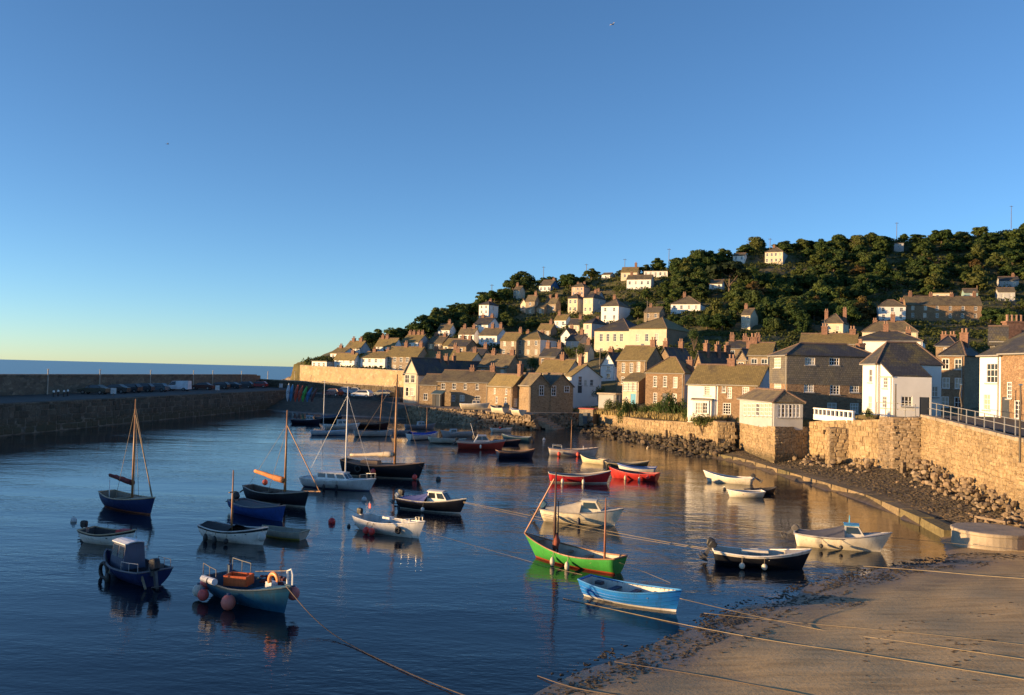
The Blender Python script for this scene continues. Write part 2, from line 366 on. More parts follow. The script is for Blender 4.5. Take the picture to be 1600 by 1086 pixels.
sk = n.new('ShaderNodeMath'); sk.operation = 'MULTIPLY'; l.new(s2.outputs[0], sk.inputs[0]); l.new(calm, sk.inputs[1])
bp.inputs['Strength'].default_value = 0.55; bp.inputs['Distance'].default_value = 1.0; l.new(sk.outputs[0], bp.inputs['Height']); l.new(bp.outputs[0], bs.inputs['Normal'])
bs.inputs['IOR'].default_value = 1.333
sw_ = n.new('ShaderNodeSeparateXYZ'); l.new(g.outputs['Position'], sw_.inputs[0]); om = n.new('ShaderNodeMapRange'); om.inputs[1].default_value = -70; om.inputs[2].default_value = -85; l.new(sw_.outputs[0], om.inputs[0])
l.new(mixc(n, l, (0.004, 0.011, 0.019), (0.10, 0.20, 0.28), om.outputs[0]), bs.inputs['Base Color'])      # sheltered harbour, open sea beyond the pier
rg = n.new('ShaderNodeMapRange'); rg.inputs[3].default_value = 0.04; rg.inputs[4].default_value = 0.3; l.new(om.outputs[0], rg.inputs[0]); l.new(rg.outputs[0], bs.inputs['Roughness'])
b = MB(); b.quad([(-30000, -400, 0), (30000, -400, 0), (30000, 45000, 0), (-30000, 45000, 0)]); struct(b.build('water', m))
b = MB(); b.quad([(-400, -300, -3.0), (700, -300, -3.0), (700, 620, -3.0), (-400, 620, -3.0)]); struct(b.build('sea_bed', plain('sea bed sand', (0.12, 0.10, 0.07), 0.9)))

# ------------------------------------------------------------------ near beach
BL = [(-26, -8), (-12, 10), (0, 22.6), (6.8, 30.6), (13.9, 37.8), (21.6, 43.0), (24.4, 49), (25.2, 62), (23.2, 86), (17.8, 106), (12.5, 134), (6.5, 147)]
def beach_d(x, y):
    """signed distance inland of the water's edge"""
    best = np.full(len(x), 1e9); sg = np.ones(len(x))
    for (x1, y1), (x2, y2) in zip(BL[:-1], BL[1:]):
        dx, dy = x2-x1, y2-y1; L2 = dx*dx+dy*dy
        t = np.clip(((x-x1)*dx+(y-y1)*dy)/L2, 0, 1); qx, qy = x1+t*dx-x, y1+t*dy-y; d = np.hypot(qx, qy)
        s = np.sign((x-x1)*dy-(y-y1)*dx); k = d < best-1e-9; best = np.where(k, d, best); sg = np.where(k, s, sg)
    return best*sg
def beach_z(x, y):
    d = beach_d(x, y); t = np.clip((y-42)/14, 0, 1)
    z = np.where(d < 0, d*0.16, 0.062*d*(1-t)+t*(0.32+0.17*np.maximum(d, 0)))
    und = 0.035*np.sin(x*0.9+y*0.5)*np.sin(y*0.37-x*0.21)+0.012*np.sin(x*2.3-y*1.9)
    return np.minimum(z, 1.55)+und*np.clip(d+1.5, 0, 3)/3-0.015
bx = np.concatenate([np.arange(-30, 0, 1.0), np.arange(0, 36, 0.45)]); by = np.concatenate([np.arange(-10, 14, 1.0), np.arange(14, 60, 0.45), np.arange(60, 156, 1.0)])
XB, YB = np.meshgrid(bx, by); fx, fy = XB.ravel(), YB.ravel(); ZB = beach_z(fx, fy); DB = beach_d(fx, fy)
b = MB(); b.v = list(zip(fx.tolist(), fy.tolist(), ZB.tolist())); nx = len(bx)
for j in range(len(by)-1):
    for i in range(nx-1):
        k = j*nx+i
        if max(DB[k], DB[k+1], DB[k+nx], DB[k+nx+1]) > -9 and max(DB[k], DB[k+nx]) < 26: b.f.append((k, k+1, k+nx+1, k+nx)); b.m.append(0)
m, n, l, bs = new_mat('sand')
co = world_coord(n, l); sx = n.new('ShaderNodeSeparateXYZ'); l.new(co, sx.inputs[0])
wn = noise(n, l, co, 0.5, 5); wm = n.new('ShaderNodeMath'); wm.operation = 'MULTIPLY_ADD'; l.new(wn, wm.inputs[0]); wm.inputs[1].default_value = 0.35; l.new(sx.outputs[2], wm.inputs[2])
wet = ramp(n, l, wm.outputs[0], [(0.16, (0, 0, 0)), (0.42, (1, 1, 1))])
mpp = n.new('ShaderNodeMapping'); mpp.inputs['Rotation'].default_value = (0, 0, -0.75); mpp.inputs['Scale'].default_value = (0.5, 3.4, 1); l.new(co, mpp.inputs[0])
rip = noise(n, l, mpp.outputs[0], 1.0, 5, 0.6)
dry = ramp(n, l, rip, [(0.32, (0.36, 0.245, 0.11)), (0.5, (0.49, 0.345, 0.165)), (0.7, (0.54, 0.39, 0.20))])
gr = noise(n, l, co, 30, 3); dry = mixc(n, l, dry, ramp(n, l, gr, [(0.3, (0.75,)*3), (0.7, (1.2,)*3)]), 0.7, 'MULTIPLY')
fore = n.new('ShaderNodeMapRange'); fore.inputs[1].default_value = 46; fore.inputs[2].default_value = 54; l.new(sx.outputs[1], fore.inputs[0])
mud = ramp(n, l, noise(n, l, co, 1.6, 6, 0.7), [(0.35, (0.035, 0.028, 0.018)), (0.55, (0.10, 0.075, 0.045)), (0.7, (0.2, 0.15, 0.09))])
cc = mixc(n, l, dry, mud, fore.outputs[0]); cc = mixc(n, l, lighter((0.15, 0.11, 0.07), 0.75), cc, wet); l.new(cc, bs.inputs['Base Color'])
rr = ramp(n, l, wm.outputs[0], [(0.14, (0.25,)*3), (0.4, (0.9,)*3)]); l.new(rr, bs.inputs['Roughness'])
fn = noise(n, l, co, 7.0, 6, 0.65); hs = n.new('ShaderNodeMath'); hs.operation = 'MULTIPLY_ADD'; l.new(fn, hs.inputs[0]); hs.inputs[1].default_value = 0.5; l.new(rip, hs.inputs[2]); bump(n, l, bs, hs.outputs[0], 0.45, 0.07)
struct(b.build('beach', m, smooth=True)); SAND = m
ZG = ZB.reshape(XB.shape)
def bz(x, y):
    i = min(max(int(np.searchsorted(bx, x))-1, 0), len(bx)-2); j = min(max(int(np.searchsorted(by, y))-1, 0), len(by)-2)
    u = min(1, max(0, (x-bx[i])/(bx[i+1]-bx[i]))); v = min(1, max(0, (y-by[j])/(by[j+1]-by[j])))
    return float((ZG[j, i]*(1-u)+ZG[j, i+1]*u)*(1-v)+(ZG[j+1, i]*(1-u)+ZG[j+1, i+1]*u)*v)

# ------------------------------------------------------------------ far beach, car park and harbour road
b = MB(); fr = [(-55, 180), (-44, 164), (-34, 156.5), (-27, 152), (-17, 149)]; bk = [(-56, 196), (-45, 182), (-36, 178), (-28, 175), (-21, 166)]
rows = 8
for r_ in range(rows+1):
    t = r_/rows
    for (x0, y0), (x1, y1) in zip(fr, bk): b.v.append((x0+(x1-x0)*t, y0+(y1-y0)*t-(2 if r_ == 0 else 0), -0.35+2.75*t**0.8))
for r_ in range(rows):
    for i in range(len(fr)-1): b.f.append((r_*5+i, r_*5+i+1, (r_+1)*5+i+1, (r_+1)*5+i)); b.m.append(0)
struct(b.build('far_beach', SAND, smooth=True))

b = MB(); b.prism([(-21, 165), (-17, 170), (-21.8, 178.2), (-51, 212), (-58, 216), (-58, 196), (-45, 181.5), (-36, 177.5), (-28, 174.5)], 1.5, 3.0); struct(b.build('car_park', ASPHALT))
# ------------------------------------------------------------------ stones that face walls
def stone_mesh(k):
    rr = random.Random(k); b = MB(); j = lambda a: rr.uniform(-a, a)
    back = [(-.5, 0, -.5), (.5, 0, -.5), (.5, 0, .5), (-.5, 0, .5)]
    front = [(x*(.66+j(.2)), -1+j(.3), z*(.66+j(.2))) for x, _, z in back]
    mid = [(x*(.93+j(.08)), -.5+j(.15), z*(.93+j(.08))) for x, _, z in back]
    b.add(back+mid+front, [(0, 1, 5, 4), (1, 2, 6, 5), (2, 3, 7, 6), (3, 0, 4, 7), (4, 5, 9, 8), (5, 6, 10, 9), (6, 7, 11, 10), (7, 4, 8, 11), (8, 9, 10, 11)])
    return b
STONES = [stone_mesh(k) for k in range(10)]
def stone_face(p0, p1, z0, z1, sw, sh, rnd):
    """irregular courses on the upright face p0-p1 (seen from its right-hand side going p0 to p1); yields place, turn and size"""
    d = Vector((p1[0]-p0[0], p1[1]-p0[1], 0)); L = d.length; d.normalize(); ang = math.atan2(d.y, d.x); out = []
    hmax = max(z1[0]-z0[0], z1[1]-z0[1]); z = 0.0
    while z < hmax-0.1:
        h = sh*rnd.uniform(.6, 1.5); x = rnd.uniform(-.3, 0)*sw
        while x < L:
            w_ = sw*rnd.uniform(.45, 1.7); t = min(1, max(0, (x+w_/2)/L)); b0 = z0[0]+(z0[1]-z0[0])*t; top = z1[0]+(z1[1]-z1[0])*t
            hh = min(h, top-b0-z)
            if hh > 0.12 and x+w_/2 < L and x+w_/2 > 0:
                out.append((p0[0]+d.x*(x+w_/2), p0[1]+d.y*(x+w_/2), b0+z+hh/2+rnd.uniform(-.05, .05), ang+rnd.uniform(-.07, .07), w_*rnd.uniform(.85, 1.0), rnd.uniform(.03, .10), hh*rnd.uniform(.85, 1.05)))
            x += w_
        z += h
    return out
def lay_stones(parent, items, mat, most=290, name='stone'):
    cache = []
    for k in range(10): cache.append(STONES[k].mesh(name, mat))
    def px_size(s):
        _, _, k = proj(s[:3]); x, y, _ = proj(s[:3]); return (s[4]*s[6])**.5/k*(1 if -40 < x < 1640 and y < 1100 else 0.01)
    items = sorted(items, key=px_size, reverse=True)
    for q, s in enumerate(items[:most]):
        o = link(name, cache[q % 10], parent, Vector(s[:3])-parent.location, s[3]); o.scale = (s[4], s[5], s[6])
    if items[most:]:
        b = MB()
        for q, s in enumerate(items[most:]):
            ca, sa = math.cos(s[3]), math.sin(s[3])
            b.add([(s[0]-parent.location.x+x*s[4]*ca-y*s[5]*sa, s[1]-parent.location.y+x*s[4]*sa+y*s[5]*ca, s[2]-parent.location.z+z*s[6]) for x, y, z in STONES[q % 10].v], STONES[q % 10].f)
        stuff(b.build('small_stones', mat, parent))
def wall_run(name, label, pts, z0, z1, thick, mat, coping=None, stones=None, seed=1, parent_cat='wall', most=290, mat_st=None):
    """a retaining wall along pts (land on its left going far), with tops z1 and bottoms z0 per point"""
    c = Vector((pts[0][0], pts[0][1], 0)); root = thing(name, label, parent_cat, c)
    b = MB(); n = len(pts); inn = []
    for i, p in enumerate(pts):
        q0 = Vector(pts[max(i-1, 0)]); q1 = Vector(pts[min(i+1, n-1)]); d = (q1-q0).normalized(); nr = Vector((d.y, -d.x)); inn.append(Vector(p)+nr*thick)
    for i in range(n-1):
        A, B = Vector(pts[i])-c.xy, Vector(pts[i+1])-c.xy; C, D = inn[i+1]-c.xy, inn[i]-c.xy
        za, zb = z1[i], z1[i+1]; ba, bb = z0[i], z0[i+1]
        b.add([(A.x, A.y, ba), (B.x, B.y, bb), (C.x, C.y, bb), (D.x, D.y, ba), (A.x, A.y, za), (B.x, B.y, zb), (C.x, C.y, zb), (D.x, D.y, za)],
              [(0, 4, 5, 1), (4, 7, 6, 5), (1, 5, 6, 2), (3, 2, 6, 7), (0, 3, 7, 4)])
    b.build('wall_core', mat, root)
    if coping:
        rnd = random.Random(seed)
        cw, ch, L = coping
        for i in range(n-1):
            A, B = Vector(pts[i]), Vector(pts[i+1]); d = B-A; ln = d.length; k = max(1, int(ln/L)); ang = math.atan2(d.y, d.x); nr = Vector((d.y, -d.x)).normalized()
            for q in range(k):
                t = (q+.5)/k; p = A+d*t+nr*(cw/2-.10); z = z1[i]+(z1[i+1]-z1[i])*t
                bb = MB().box((0, 0, 0), (ln/k*.97, cw*rnd.uniform(.92, 1.05), ch*rnd.uniform(.85, 1.15)), 0, 0, .97)
                o = bb.build('coping_stone', MATS.get('coping granite') or plain('coping granite', (0.33, 0.27, 0.19), .9, .35, 1.5, bmp=.6), root, (p.x-c.x, p.y-c.y, z+ch/2-.02)); o.rotation_euler = (0, -math.atan2(z1[i+1]-z1[i], ln), ang)
    if stones:
        rnd = random.Random(seed); it = []
        for i in range(n-1):
            # the seen side lies on the left going backwards, so run each face from far to near
            it += stone_face(pts[i+1], pts[i], (max(z0[i+1], stones[2]), max(z0[i], stones[2])), (z1[i+1]-.03, z1[i]-.03), stones[0], stones[1], rnd)
        lay_stones(root, it, mat_st or STONEPIECE, most)
    return root
wall_run('sea_wall', 'tall sunlit rubble sea wall carrying the railed road', [WALL[0], (29.1, 38), WALL[1], (31.5, 61), WALL[2]], [-.5]*5, [5.0, 5.05, 5.2, 5.5, 5.75], 3.2, SEAWALL, (.55, .22, 1.3), (.36, .21, .6), 11)
wall_run('stone_buttress', 'shaded coursed stone buttress at the corner of the railed sea wall', [(32.9, 69.9), (31.0, 70.6), (30.6, 72.3)], [-.3]*3, [5.7, 5.6, 5.6], 2.4, GRANITE, None, (.5, .2, .8), 12, 'buttress', 200, pieces('buttress stone', [(0.2, 0.15, 0.1), (0.3, 0.24, 0.17), (0.26, 0.2, 0.13)]))
wall_run('sea_wall', 'sunlit sea wall of large pale stones below the white balustrade', [(30.7, 72.2), (29.4, 78.5), WALL[4]], [-.3]*3, [5.35, 4.9, 4.5], 2.4, SEAWALL, None, (.52, .34, .4), 13, most=285)
wall_run('bastion', 'square stone bastion carrying the glazed sun room', [WALL[4], WALL[5], WALL[6], (24.9, 95.4)], [-.3]*4, [4.0, 4.0, 3.7, 3.7], 2.3, SEAWALL, None, (.4, .26, .3), 14, 'bastion', 280)
wall_run('sea_wall', 'low sunlit retaining wall under the bushes beside the bastion', [(23.2, 95.2), (21.9, 99), (17.5, 114), (13.5, 138), (8.5, 150)], [-.3]*5, [3.7, 3.3, 2.7, 2.5, 2.3], 2.4, SEAWALL, None, (.45, .3, .5), 15, most=220)
wall_run('buttress', 'sunlit stone buttress next to the dark recess of the bastion', [(24.2, 93.9), (22.4, 94.1), (22.5, 96.5)], [-.3]*3, [3.7]*3, 1.4, SEAWALL, None, (.5, .35, .4), 16, 'buttress', 60)

wall_run('stone_pillar', 'stone pillar projecting from the wall below the white balustrade', [(29.9, 76.6), (28.3, 76.9), (28.25, 78.0), (29.3, 78.3)], [-.3]*4, [4.3]*4, .5, GRANITE, None, (.5, .32, .5), 17, 'pillar', 60)
# ------------------------------------------------------------------ the pier with its parapet
pa, pb = G(0, 682), G(447, 636.5)
pd = (pb-pa).xy.normalized(); pn = Vector((-pd.y, pd.x))        # pn points out to sea
PI0 = pa.xy-pd*105; PI1 = pb.xy+pd*4
root = thing('pier', 'long dark granite pier with a high parapet, cars parked on it', 'pier', (pa.x, pa.y, 0)); o3 = pa
def rel(v, z): return (v.x-o3.x, v.y-o3.y, z)
DECK = 3.6; PW = 14.0
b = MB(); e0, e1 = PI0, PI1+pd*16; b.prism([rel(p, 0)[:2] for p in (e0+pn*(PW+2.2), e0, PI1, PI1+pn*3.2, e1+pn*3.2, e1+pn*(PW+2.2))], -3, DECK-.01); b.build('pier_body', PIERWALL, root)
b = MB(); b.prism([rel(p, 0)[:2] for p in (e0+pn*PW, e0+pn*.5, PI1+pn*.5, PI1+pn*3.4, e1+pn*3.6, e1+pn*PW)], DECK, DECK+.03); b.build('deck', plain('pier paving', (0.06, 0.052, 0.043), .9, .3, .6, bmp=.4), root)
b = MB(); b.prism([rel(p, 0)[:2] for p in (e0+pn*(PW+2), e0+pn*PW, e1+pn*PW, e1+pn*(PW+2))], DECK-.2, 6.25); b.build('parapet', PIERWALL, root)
rnd = random.Random(5); Lp = (e1-e0).length; q = 0.0; ang = math.atan2(pd.y, pd.x)
while q < Lp-3:
    s = rnd.uniform(1.8, 3.2); c_ = e0+pd*(q+s/2)+pn*(PW+1); o = MB().box((0, 0, 0), (s*.985, 2.2, .26), 0, 0, .97).build('coping_stone', PIERWALL, root, rel(c_, 6.36)); o.rotation_euler.z = ang; q += s
it = []                                                          # the courses of the inner face that can be told apart
A_, B_ = pa.xy-pd*2, PI1
it = stone_face((A_.x, A_.y), (B_.x, B_.y), (0.1, 0.1), (DECK-.05, DECK-.05), 1.3, .55, random.Random(6))
it = [(s[0], s[1], s[2], s[3], s[4], s[5]*.7, s[6]) for s in it]
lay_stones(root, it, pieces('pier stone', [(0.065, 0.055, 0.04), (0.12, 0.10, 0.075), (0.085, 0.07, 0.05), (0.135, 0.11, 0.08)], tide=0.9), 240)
# steps cut into the pier face
st = thing('stone_steps', 'narrow stone steps running down the pier face into the water', 'steps', (G(52, 672).x, G(52, 672).y, 0))
for k in range(12):
    p = G(70, 668).xy-pn*.55-pd*(k*.42-1.5); MB().box((0, 0, 0), (.42, 1.0, DECK-k*.3), ang).build('step', PIERWALL, st, (p.x-st.location.x, p.y-st.location.y, (DECK-k*.3)/2-.1))

# ------------------------------------------------------------------ terrace quay with its rubble revetment
QT = 2.2
qa, qb, qc = G(640, 634.5, QT), G(745, 641, QT), G(829, 648.5, QT)
wa, wb, wc = G(636, 654), G(742, 668), G(834, 671)
root = thing('rubble_revetment', 'sloping rubble revetment in front of the stone cottages', 'sea wall', (qb.x, qb.y, 0)); o3 = qb
b = MB(); tops = [Vector((-24, 166, QT)), qa, qb, qc, Vector((4.2, 135.5, QT)), Vector((11.5, 138.5, QT))]; bots = [Vector((-26, 165, -.6)), Vector((wa.x, wa.y, -.6)), Vector((wb.x, wb.y, -.6)), Vector((wc.x+.8, wc.y, -.6)), Vector((5.0, 134.6, -.6)), Vector((12.5, 137.8, -.6))]
for i in range(5): b.quad([(p-Vector((o3.x, o3.y, 0)))[:] for p in (bots[i], bots[i+1], tops[i+1], tops[i])])
b.build('wall_core', DARKROCK, root)
b = MB(); b.prism([(p.x-o3.x, p.y-o3.y) for p in tops]+[(14-o3.x, 160-o3.y), (-20-o3.x, 172-o3.y)], 1.2, QT+.02); b.build('quay_deck', plain('quay paving', (0.22, 0.17, 0.12), .9, .3, .8, bmp=.4), root)
its = []; rnd = random.Random(8)
for i in range(1, 5):
    A, B, C, D = bots[i], bots[i+1], tops[i+1], tops[i]; w_ = (B-A).length; nn = int(w_/.62)
    for r_ in range(8):
        for k in range(nn):
            u = (k+.5+rnd.uniform(-.3, .3)+(r_ % 2)*.5)/nn; v = (r_+.5+rnd.uniform(-.25, .25))/8
            if u > 1: continue
            p = A.lerp(B, u).lerp(D.lerp(C, u), v); d = B-A
            its.append((p.x, p.y, p.z, math.atan2(d.y, d.x)+rnd.uniform(-.4, .4), rnd.uniform(.45, .85), rnd.uniform(.2, .42), rnd.uniform(.35, .6)))
lay_stones(root, its, pieces('revetment stone', [(0.16, 0.12, 0.08), (0.30, 0.23, 0.155), (0.22, 0.165, 0.105), (0.36, 0.28, 0.19)]), 290)

# ------------------------------------------------------------------ sunlit wall beyond the pier
fw0, fw1 = P(468, 600, 212), P(632, 600, 178)
wall_run('retaining_wall', 'long golden retaining wall below the white houses beyond the pier', [(fw1.x+4, fw1.y-2), (fw1.x, fw1.y), ((fw0.x+fw1.x)/2+.5, (fw0.y+fw1.y)/2), (fw0.x, fw0.y), (fw0.x-1.5, fw0.y+9)],
         [1]*5, [8.1, 8.1, 8.4, 8.75, 8.6], 3, stone('golden wall', [(0.34, 0.25, 0.14), (0.46, 0.35, 0.2), (0.40, 0.3, 0.17), (0.5, 0.4, 0.26)], (0.33, 0.26, 0.17), 1.2, 1.3), (.6, .2, 1.6), None, 21)
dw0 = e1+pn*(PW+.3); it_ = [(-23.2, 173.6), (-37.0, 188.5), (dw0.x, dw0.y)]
wall_run('shadow_band_wall', 'dark weedy lower wall behind the car park joining the pier parapet', it_, [1.5]*3, [5.0, 5.15, 5.3], 1.2, PIERWALL, (.5, .18, 1.7), (1.0, .45, 2.9), 22, 'wall', 200, pieces('dark wall stone', [(0.06, 0.05, 0.035), (0.11, 0.09, 0.06), (0.08, 0.065, 0.045)]))  # added wall; its dark stone is not weed, it paints in the shadow of the pier parapet
# foreshore slip and round platform
SLIP = pieces('weedy concrete', [(0.20, 0.155, 0.09), (0.27, 0.21, 0.13), (0.15, 0.13, 0.06), (0.24, 0.18, 0.10)])
b = MB(); sp = [(18.2, 106.5), (23.4, 86), (25.4, 62), (24.6, 52), (23.9, 47.6)]
root = thing('slipway_edge', 'long weedy concrete edge running along the foreshore', 'slipway', (sp[2][0], sp[2][1], 0))
for i in range(len(sp)-1):
    A, B = Vector(sp[i]), Vector(sp[i+1]); d = B-A; k = max(1, int(d.length/2.6)); nr = Vector((-d.y, d.x)).normalized()
    for q in range(k):
        c_ = A+d*((q+.5)/k)+nr*.35; o = MB().box((0, 0, 0), (d.length/k*.985, .95, .6), 0, 0, .92).build('concrete_slab', SLIP, root, (c_.x-sp[2][0], c_.y-sp[2][1], .16+rnd.uniform(-.03, .03))); o.rotation_euler.z = math.atan2(d.y, d.x)
c_ = G(1549, 826, 1.0)
root = thing('round_platform', 'low round concrete platform standing on the sand', 'platform', (c_.x, c_.y, 0))
MB().lathe([(1.86, -.4), (1.86, .80), (1.80, .84)], (0, 0, 0), 40).build('drum', CONCRETE, root); MB().lathe([(1.9, .84), (1.92, .97), (1.86, 1.0)], (0, 0, 0), 40).build('top_slab', CONCRETE, root)
p0, p1 = G(1524, 806, 1.1), G(1572, 815, 1.1)
root = thing('timber_frame', 'low timber frame beside the round concrete platform', 'frame', ((p0.x+p1.x)/2, (p0.y+p1.y)/2, .4)); a_ = math.atan2(p1.y-p0.y, p1.x-p0.x); L = (p1-p0).length
MB().box((0, 0, .66), (L, .14, .12), a_).build('rail', GREYWOOD, root)
for s in (-1, 1): MB().box((math.cos(a_)*s*L*.47, math.sin(a_)*s*L*.47, .2), (.14, .14, .9), a_).build('post', GREYWOOD, root)
# ================================================================== houses
WIN = {}
def window_meshes(w, h, cols, rows, curtain=False):
    k = (round(w, 2), round(h, 2), cols, rows, curtain)
    if k not in WIN:
        b = MB(); t = .07                                       # frame ring and glazing bars; the wall plane is y = 0, outside is -y
        for sx in (-1, 1): b.box((sx*(w/2-t/2), .05, 0), (t, .1, h))
        for sz in (-1, 1): b.box((0, .051, sz*(h/2-t/2)), (w-2*t, .098, t))
        for i in range(1, cols): b.box((-w/2+w*i/cols, .06, 0), (.045, .06, h-2*t))
        for j in range(1, rows): b.box((0, .062, -h/2+h*j/rows), (w-2*t, .056, .05))
        fm = b.mesh('window', FRAME)
        pm = MB().box((0, .085, 0), (w-2*t, .02, h-2*t)).mesh('pane', PANE2 if curtain else PANE)
        sm = MB().box((0, -.04, -h/2-.05), (w+.16, .2, .09)).mesh('sill', GUTTER)
        WIN[k] = (fm, pm, sm)
    return WIN[k]
def panel(b, p0, ux, W, z0, z1, holes, reveal=.14, mi=0, back=True):
    """an upright wall face from p0 along ux (outside on the right-hand side), with rectangular openings (x, z, w, h)"""
    nx = Vector((ux.y, -ux.x, 0)); xs = sorted({0.0, W, *[q for x, z, w_, h_ in holes for q in (max(0, x-w_/2), min(W, x+w_/2))]}); zs = sorted({z0, z1, *[q for x, z, w_, h_ in holes for q in (z-h_/2, z+h_/2)]})
    pt = lambda x, z, d=0.0: tuple(Vector((p0[0], p0[1], 0))+ux*x-nx*d+Vector((0, 0, z)))
    for i in range(len(xs)-1):
        for j in range(len(zs)-1):
            cx, cz = (xs[i]+xs[i+1])/2, (zs[j]+zs[j+1])/2
            if any(abs(cx-x) < w_/2 and abs(cz-z) < h_/2 for x, z, w_, h_ in holes): continue
            b.quad([pt(xs[i], zs[j]), pt(xs[i+1], zs[j]), pt(xs[i+1], zs[j+1]), pt(xs[i], zs[j+1])], mi)
    for x, z, w_, h_ in holes:
        a, c, e, g = x-w_/2, x+w_/2, z-h_/2, z+h_/2
        for q in ([(a, e), (c, e)], [(c, e), (c, g)], [(c, g), (a, g)], [(a, g), (a, e)]):
            (x1, z1_), (x2, z2_) = q; b.quad([pt(x1, z1_), pt(x1, z1_, reveal), pt(x2, z2_, reveal), pt(x2, z2_)], mi)
        if back: b.quad([pt(a, e, reveal), pt(c, e, reveal), pt(c, g, reveal), pt(a, g, reveal)], mi)
HOUSE_BOXES = []; HOUSE_LABELS = []
def chimney(root, parent, x, y, z, h, mat=None, pots=2, w=.9, d=.6):
    c = MB(); c.box((0, 0, h/2-.6), (w, d, h+1.2)); c.box((0, 0, h-.08), (w+.14, d+.14, .16)); c.box((0, 0, h*.55), (w+.06, d+.06, .07))
    o = c.build('chimney', mat or BRICK, parent, loc=(x, y, z))
    for i in range(pots):
        MB().lathe([(.13, 0), (.12, .35), (.15, .38), (.14, .5)], (0, 0, 0), 8).build('chimney_pot', POT, o, loc=((i-(pots-1)/2)*w/max(2, pots)*.95, 0, h))
def house(label, corner, D, phi, xl=None, xr=None, eave=None, H=None, Ll=None, Lr=None, roof='x', rise=2.0, wall=None, rm=None, wL=(2, 2), wR=(0, 0), chim=((-.9, 1), (.9, 1)),
          name='stone_cottage', cat='house', at=None, group=None, ws=(.8, 1.25), wallR=None, base_wall=None, split=None, over=.22, door=None, wcr=(2, 2), curtain=.25, winL=(), winR=(), cmat=None, ridge=True, pots=2, below=3.5, ctrl=True, gut=True, chh=1.1, maxR=None):
    wall = wall or GRANITE; rm = rm or LICHEN; ph = R(phi)
    c0 = Vector(at) if at is not None else P(corner[0], corner[1], D); D = c0.y
    dl = Vector((-math.cos(ph), math.sin(ph), 0)); dr = Vector((math.sin(ph), math.cos(ph), 0))
    s = proj(c0)[0]-(800+F_PX*c0.x/c0.y)
    def solve(px, d):
        k = (px-s-800)/F_PX; return (k*c0.y-c0.x)/(d.x-k*d.y)
    Ll = Ll or max(1.5, min(40, solve(xl, dl))); Lr = Lr or (max(1.5, min(40, solve(xr, dr))) if xr else 6.0)
    if maxR: Lr = min(Lr, maxR)
    if H is None: H = (proj(c0)[1]-eave)*D/F_PX
    a, b_ = Ll/2, Lr/2; cen = c0+dl*a+dr*b_
    root = thing(name, label, cat, cen, -ph, group); rnd = random.Random(label)
    # openings
    LO, RO = [], []
    def auto(W, n, rows, out):
        for r_ in range(rows):
            st_ = H/rows
            for i in range(n):
                out.append((W*(i+.5)/n+rnd.uniform(-.1, .1), st_*(r_+.56), min(ws[0], W/n*.7), min(ws[1], st_*.62), *wcr))
    if not winL and wL: auto(Ll, wL[0], wL[1], LO)
    if not winR and wR: auto(Lr, wR[0], wR[1], RO)
    def frompx(px, py, face):
        d = ray(px, py); nrm = Vector((-math.sin(ph), -math.cos(ph), 0)) if face == 'L' else Vector((math.cos(ph), -math.sin(ph), 0))
        t = (c0-CAM).dot(nrm)/d.dot(nrm); q = CAM+d*t-c0
        return (Ll-q.dot(dl) if face == 'L' else q.dot(dr)), q.z
    for wv in winL:
        x, z = frompx(wv[0], wv[1], 'L'); LO.append((x, z, wv[2], wv[3], *(wv[4:6] if len(wv) > 4 else wcr)))
    for wv in winR:
        x, z = frompx(wv[0], wv[1], 'R'); RO.append((x, z, wv[2], wv[3], *(wv[4:6] if len(wv) > 4 else wcr)))
    LO = [q for q in LO if q[2]/2 < q[0] < Ll-q[2]/2 and q[1]+q[3]/2 < H-.05]; RO = [q for q in RO if q[2]/2 < q[0] < Lr-q[2]/2 and q[1]+q[3]/2 < H+(rise if roof == 'x' else -.05)]
    ROw = [q for q in RO if q[1]+q[3]/2 < H-.02]
    doors = []
    if door: 
        x, z = frompx(door[1], door[2], door[0]); doors.append((door[0], min(max(x, .6), (Ll if door[0] == 'L' else Lr)-.6), door[3] if len(door) > 3 else DARKDOOR))
    b = MB(); X, Y = Vector((1, 0, 0)), Vector((0, 1, 0))
    dh = lambda f: [(x, 1.0, .9, 2.0) for ff, x, _ in doors if ff == f]
    cut = lambda q: [(x, z, w_, h_) for x, z, w_, h_, *_ in q]
    panel(b, (-a, -b_), X, Ll, -below, H, cut(LO)+dh('L'))
    panel(b, (a, -b_), Y, Lr, -below, H, cut(ROw)+dh('R'), mi=1)
    panel(b, (a, b_), -X, Ll, -below, H, []); panel(b, (-a, b_), -Y, Lr, -below, H, [])
    if roof == 'x':
        b.quad([(a, -b_, H), (a, b_, H), (a, 0, H+rise)], 1); b.quad([(-a, b_, H), (-a, -b_, H), (-a, 0, H+rise)], 0)
    elif roof == 'y':
        b.quad([(-a, -b_, H), (a, -b_, H), (0, -b_, H+rise)], 0); b.quad([(a, b_, H), (-a, b_, H), (0, b_, H+rise)], 0)
    elif roof == 'mono':          # rises away from the right-hand face's side to the back
        b.quad([(a, -b_, H), (a, b_, H), (a, b_, H+rise)], 1); b.quad([(-a, b_, H), (-a, -b_, H), (-a, b_, H+rise)], 0); b.quad([(a, b_, H), (-a, b_, H), (-a, b_, H+rise), (a, b_, H+rise)], 0)
    elif roof == 'monoR':         # rises away from the left-hand end (the roof drops towards the viewer's right)
        b.quad([(-a, -b_, H), (a, -b_, H), (-a, -b_, H+rise)], 0); b.quad([(a, b_, H), (-a, b_, H), (-a, b_, H+rise)], 0); b.quad([(-a, b_, H), (-a, -b_, H), (-a, -b_, H+rise), (-a, b_, H+rise)], 0)
    wo_ = b.build('wall', [wall, wallR or wall], root, uv=True)
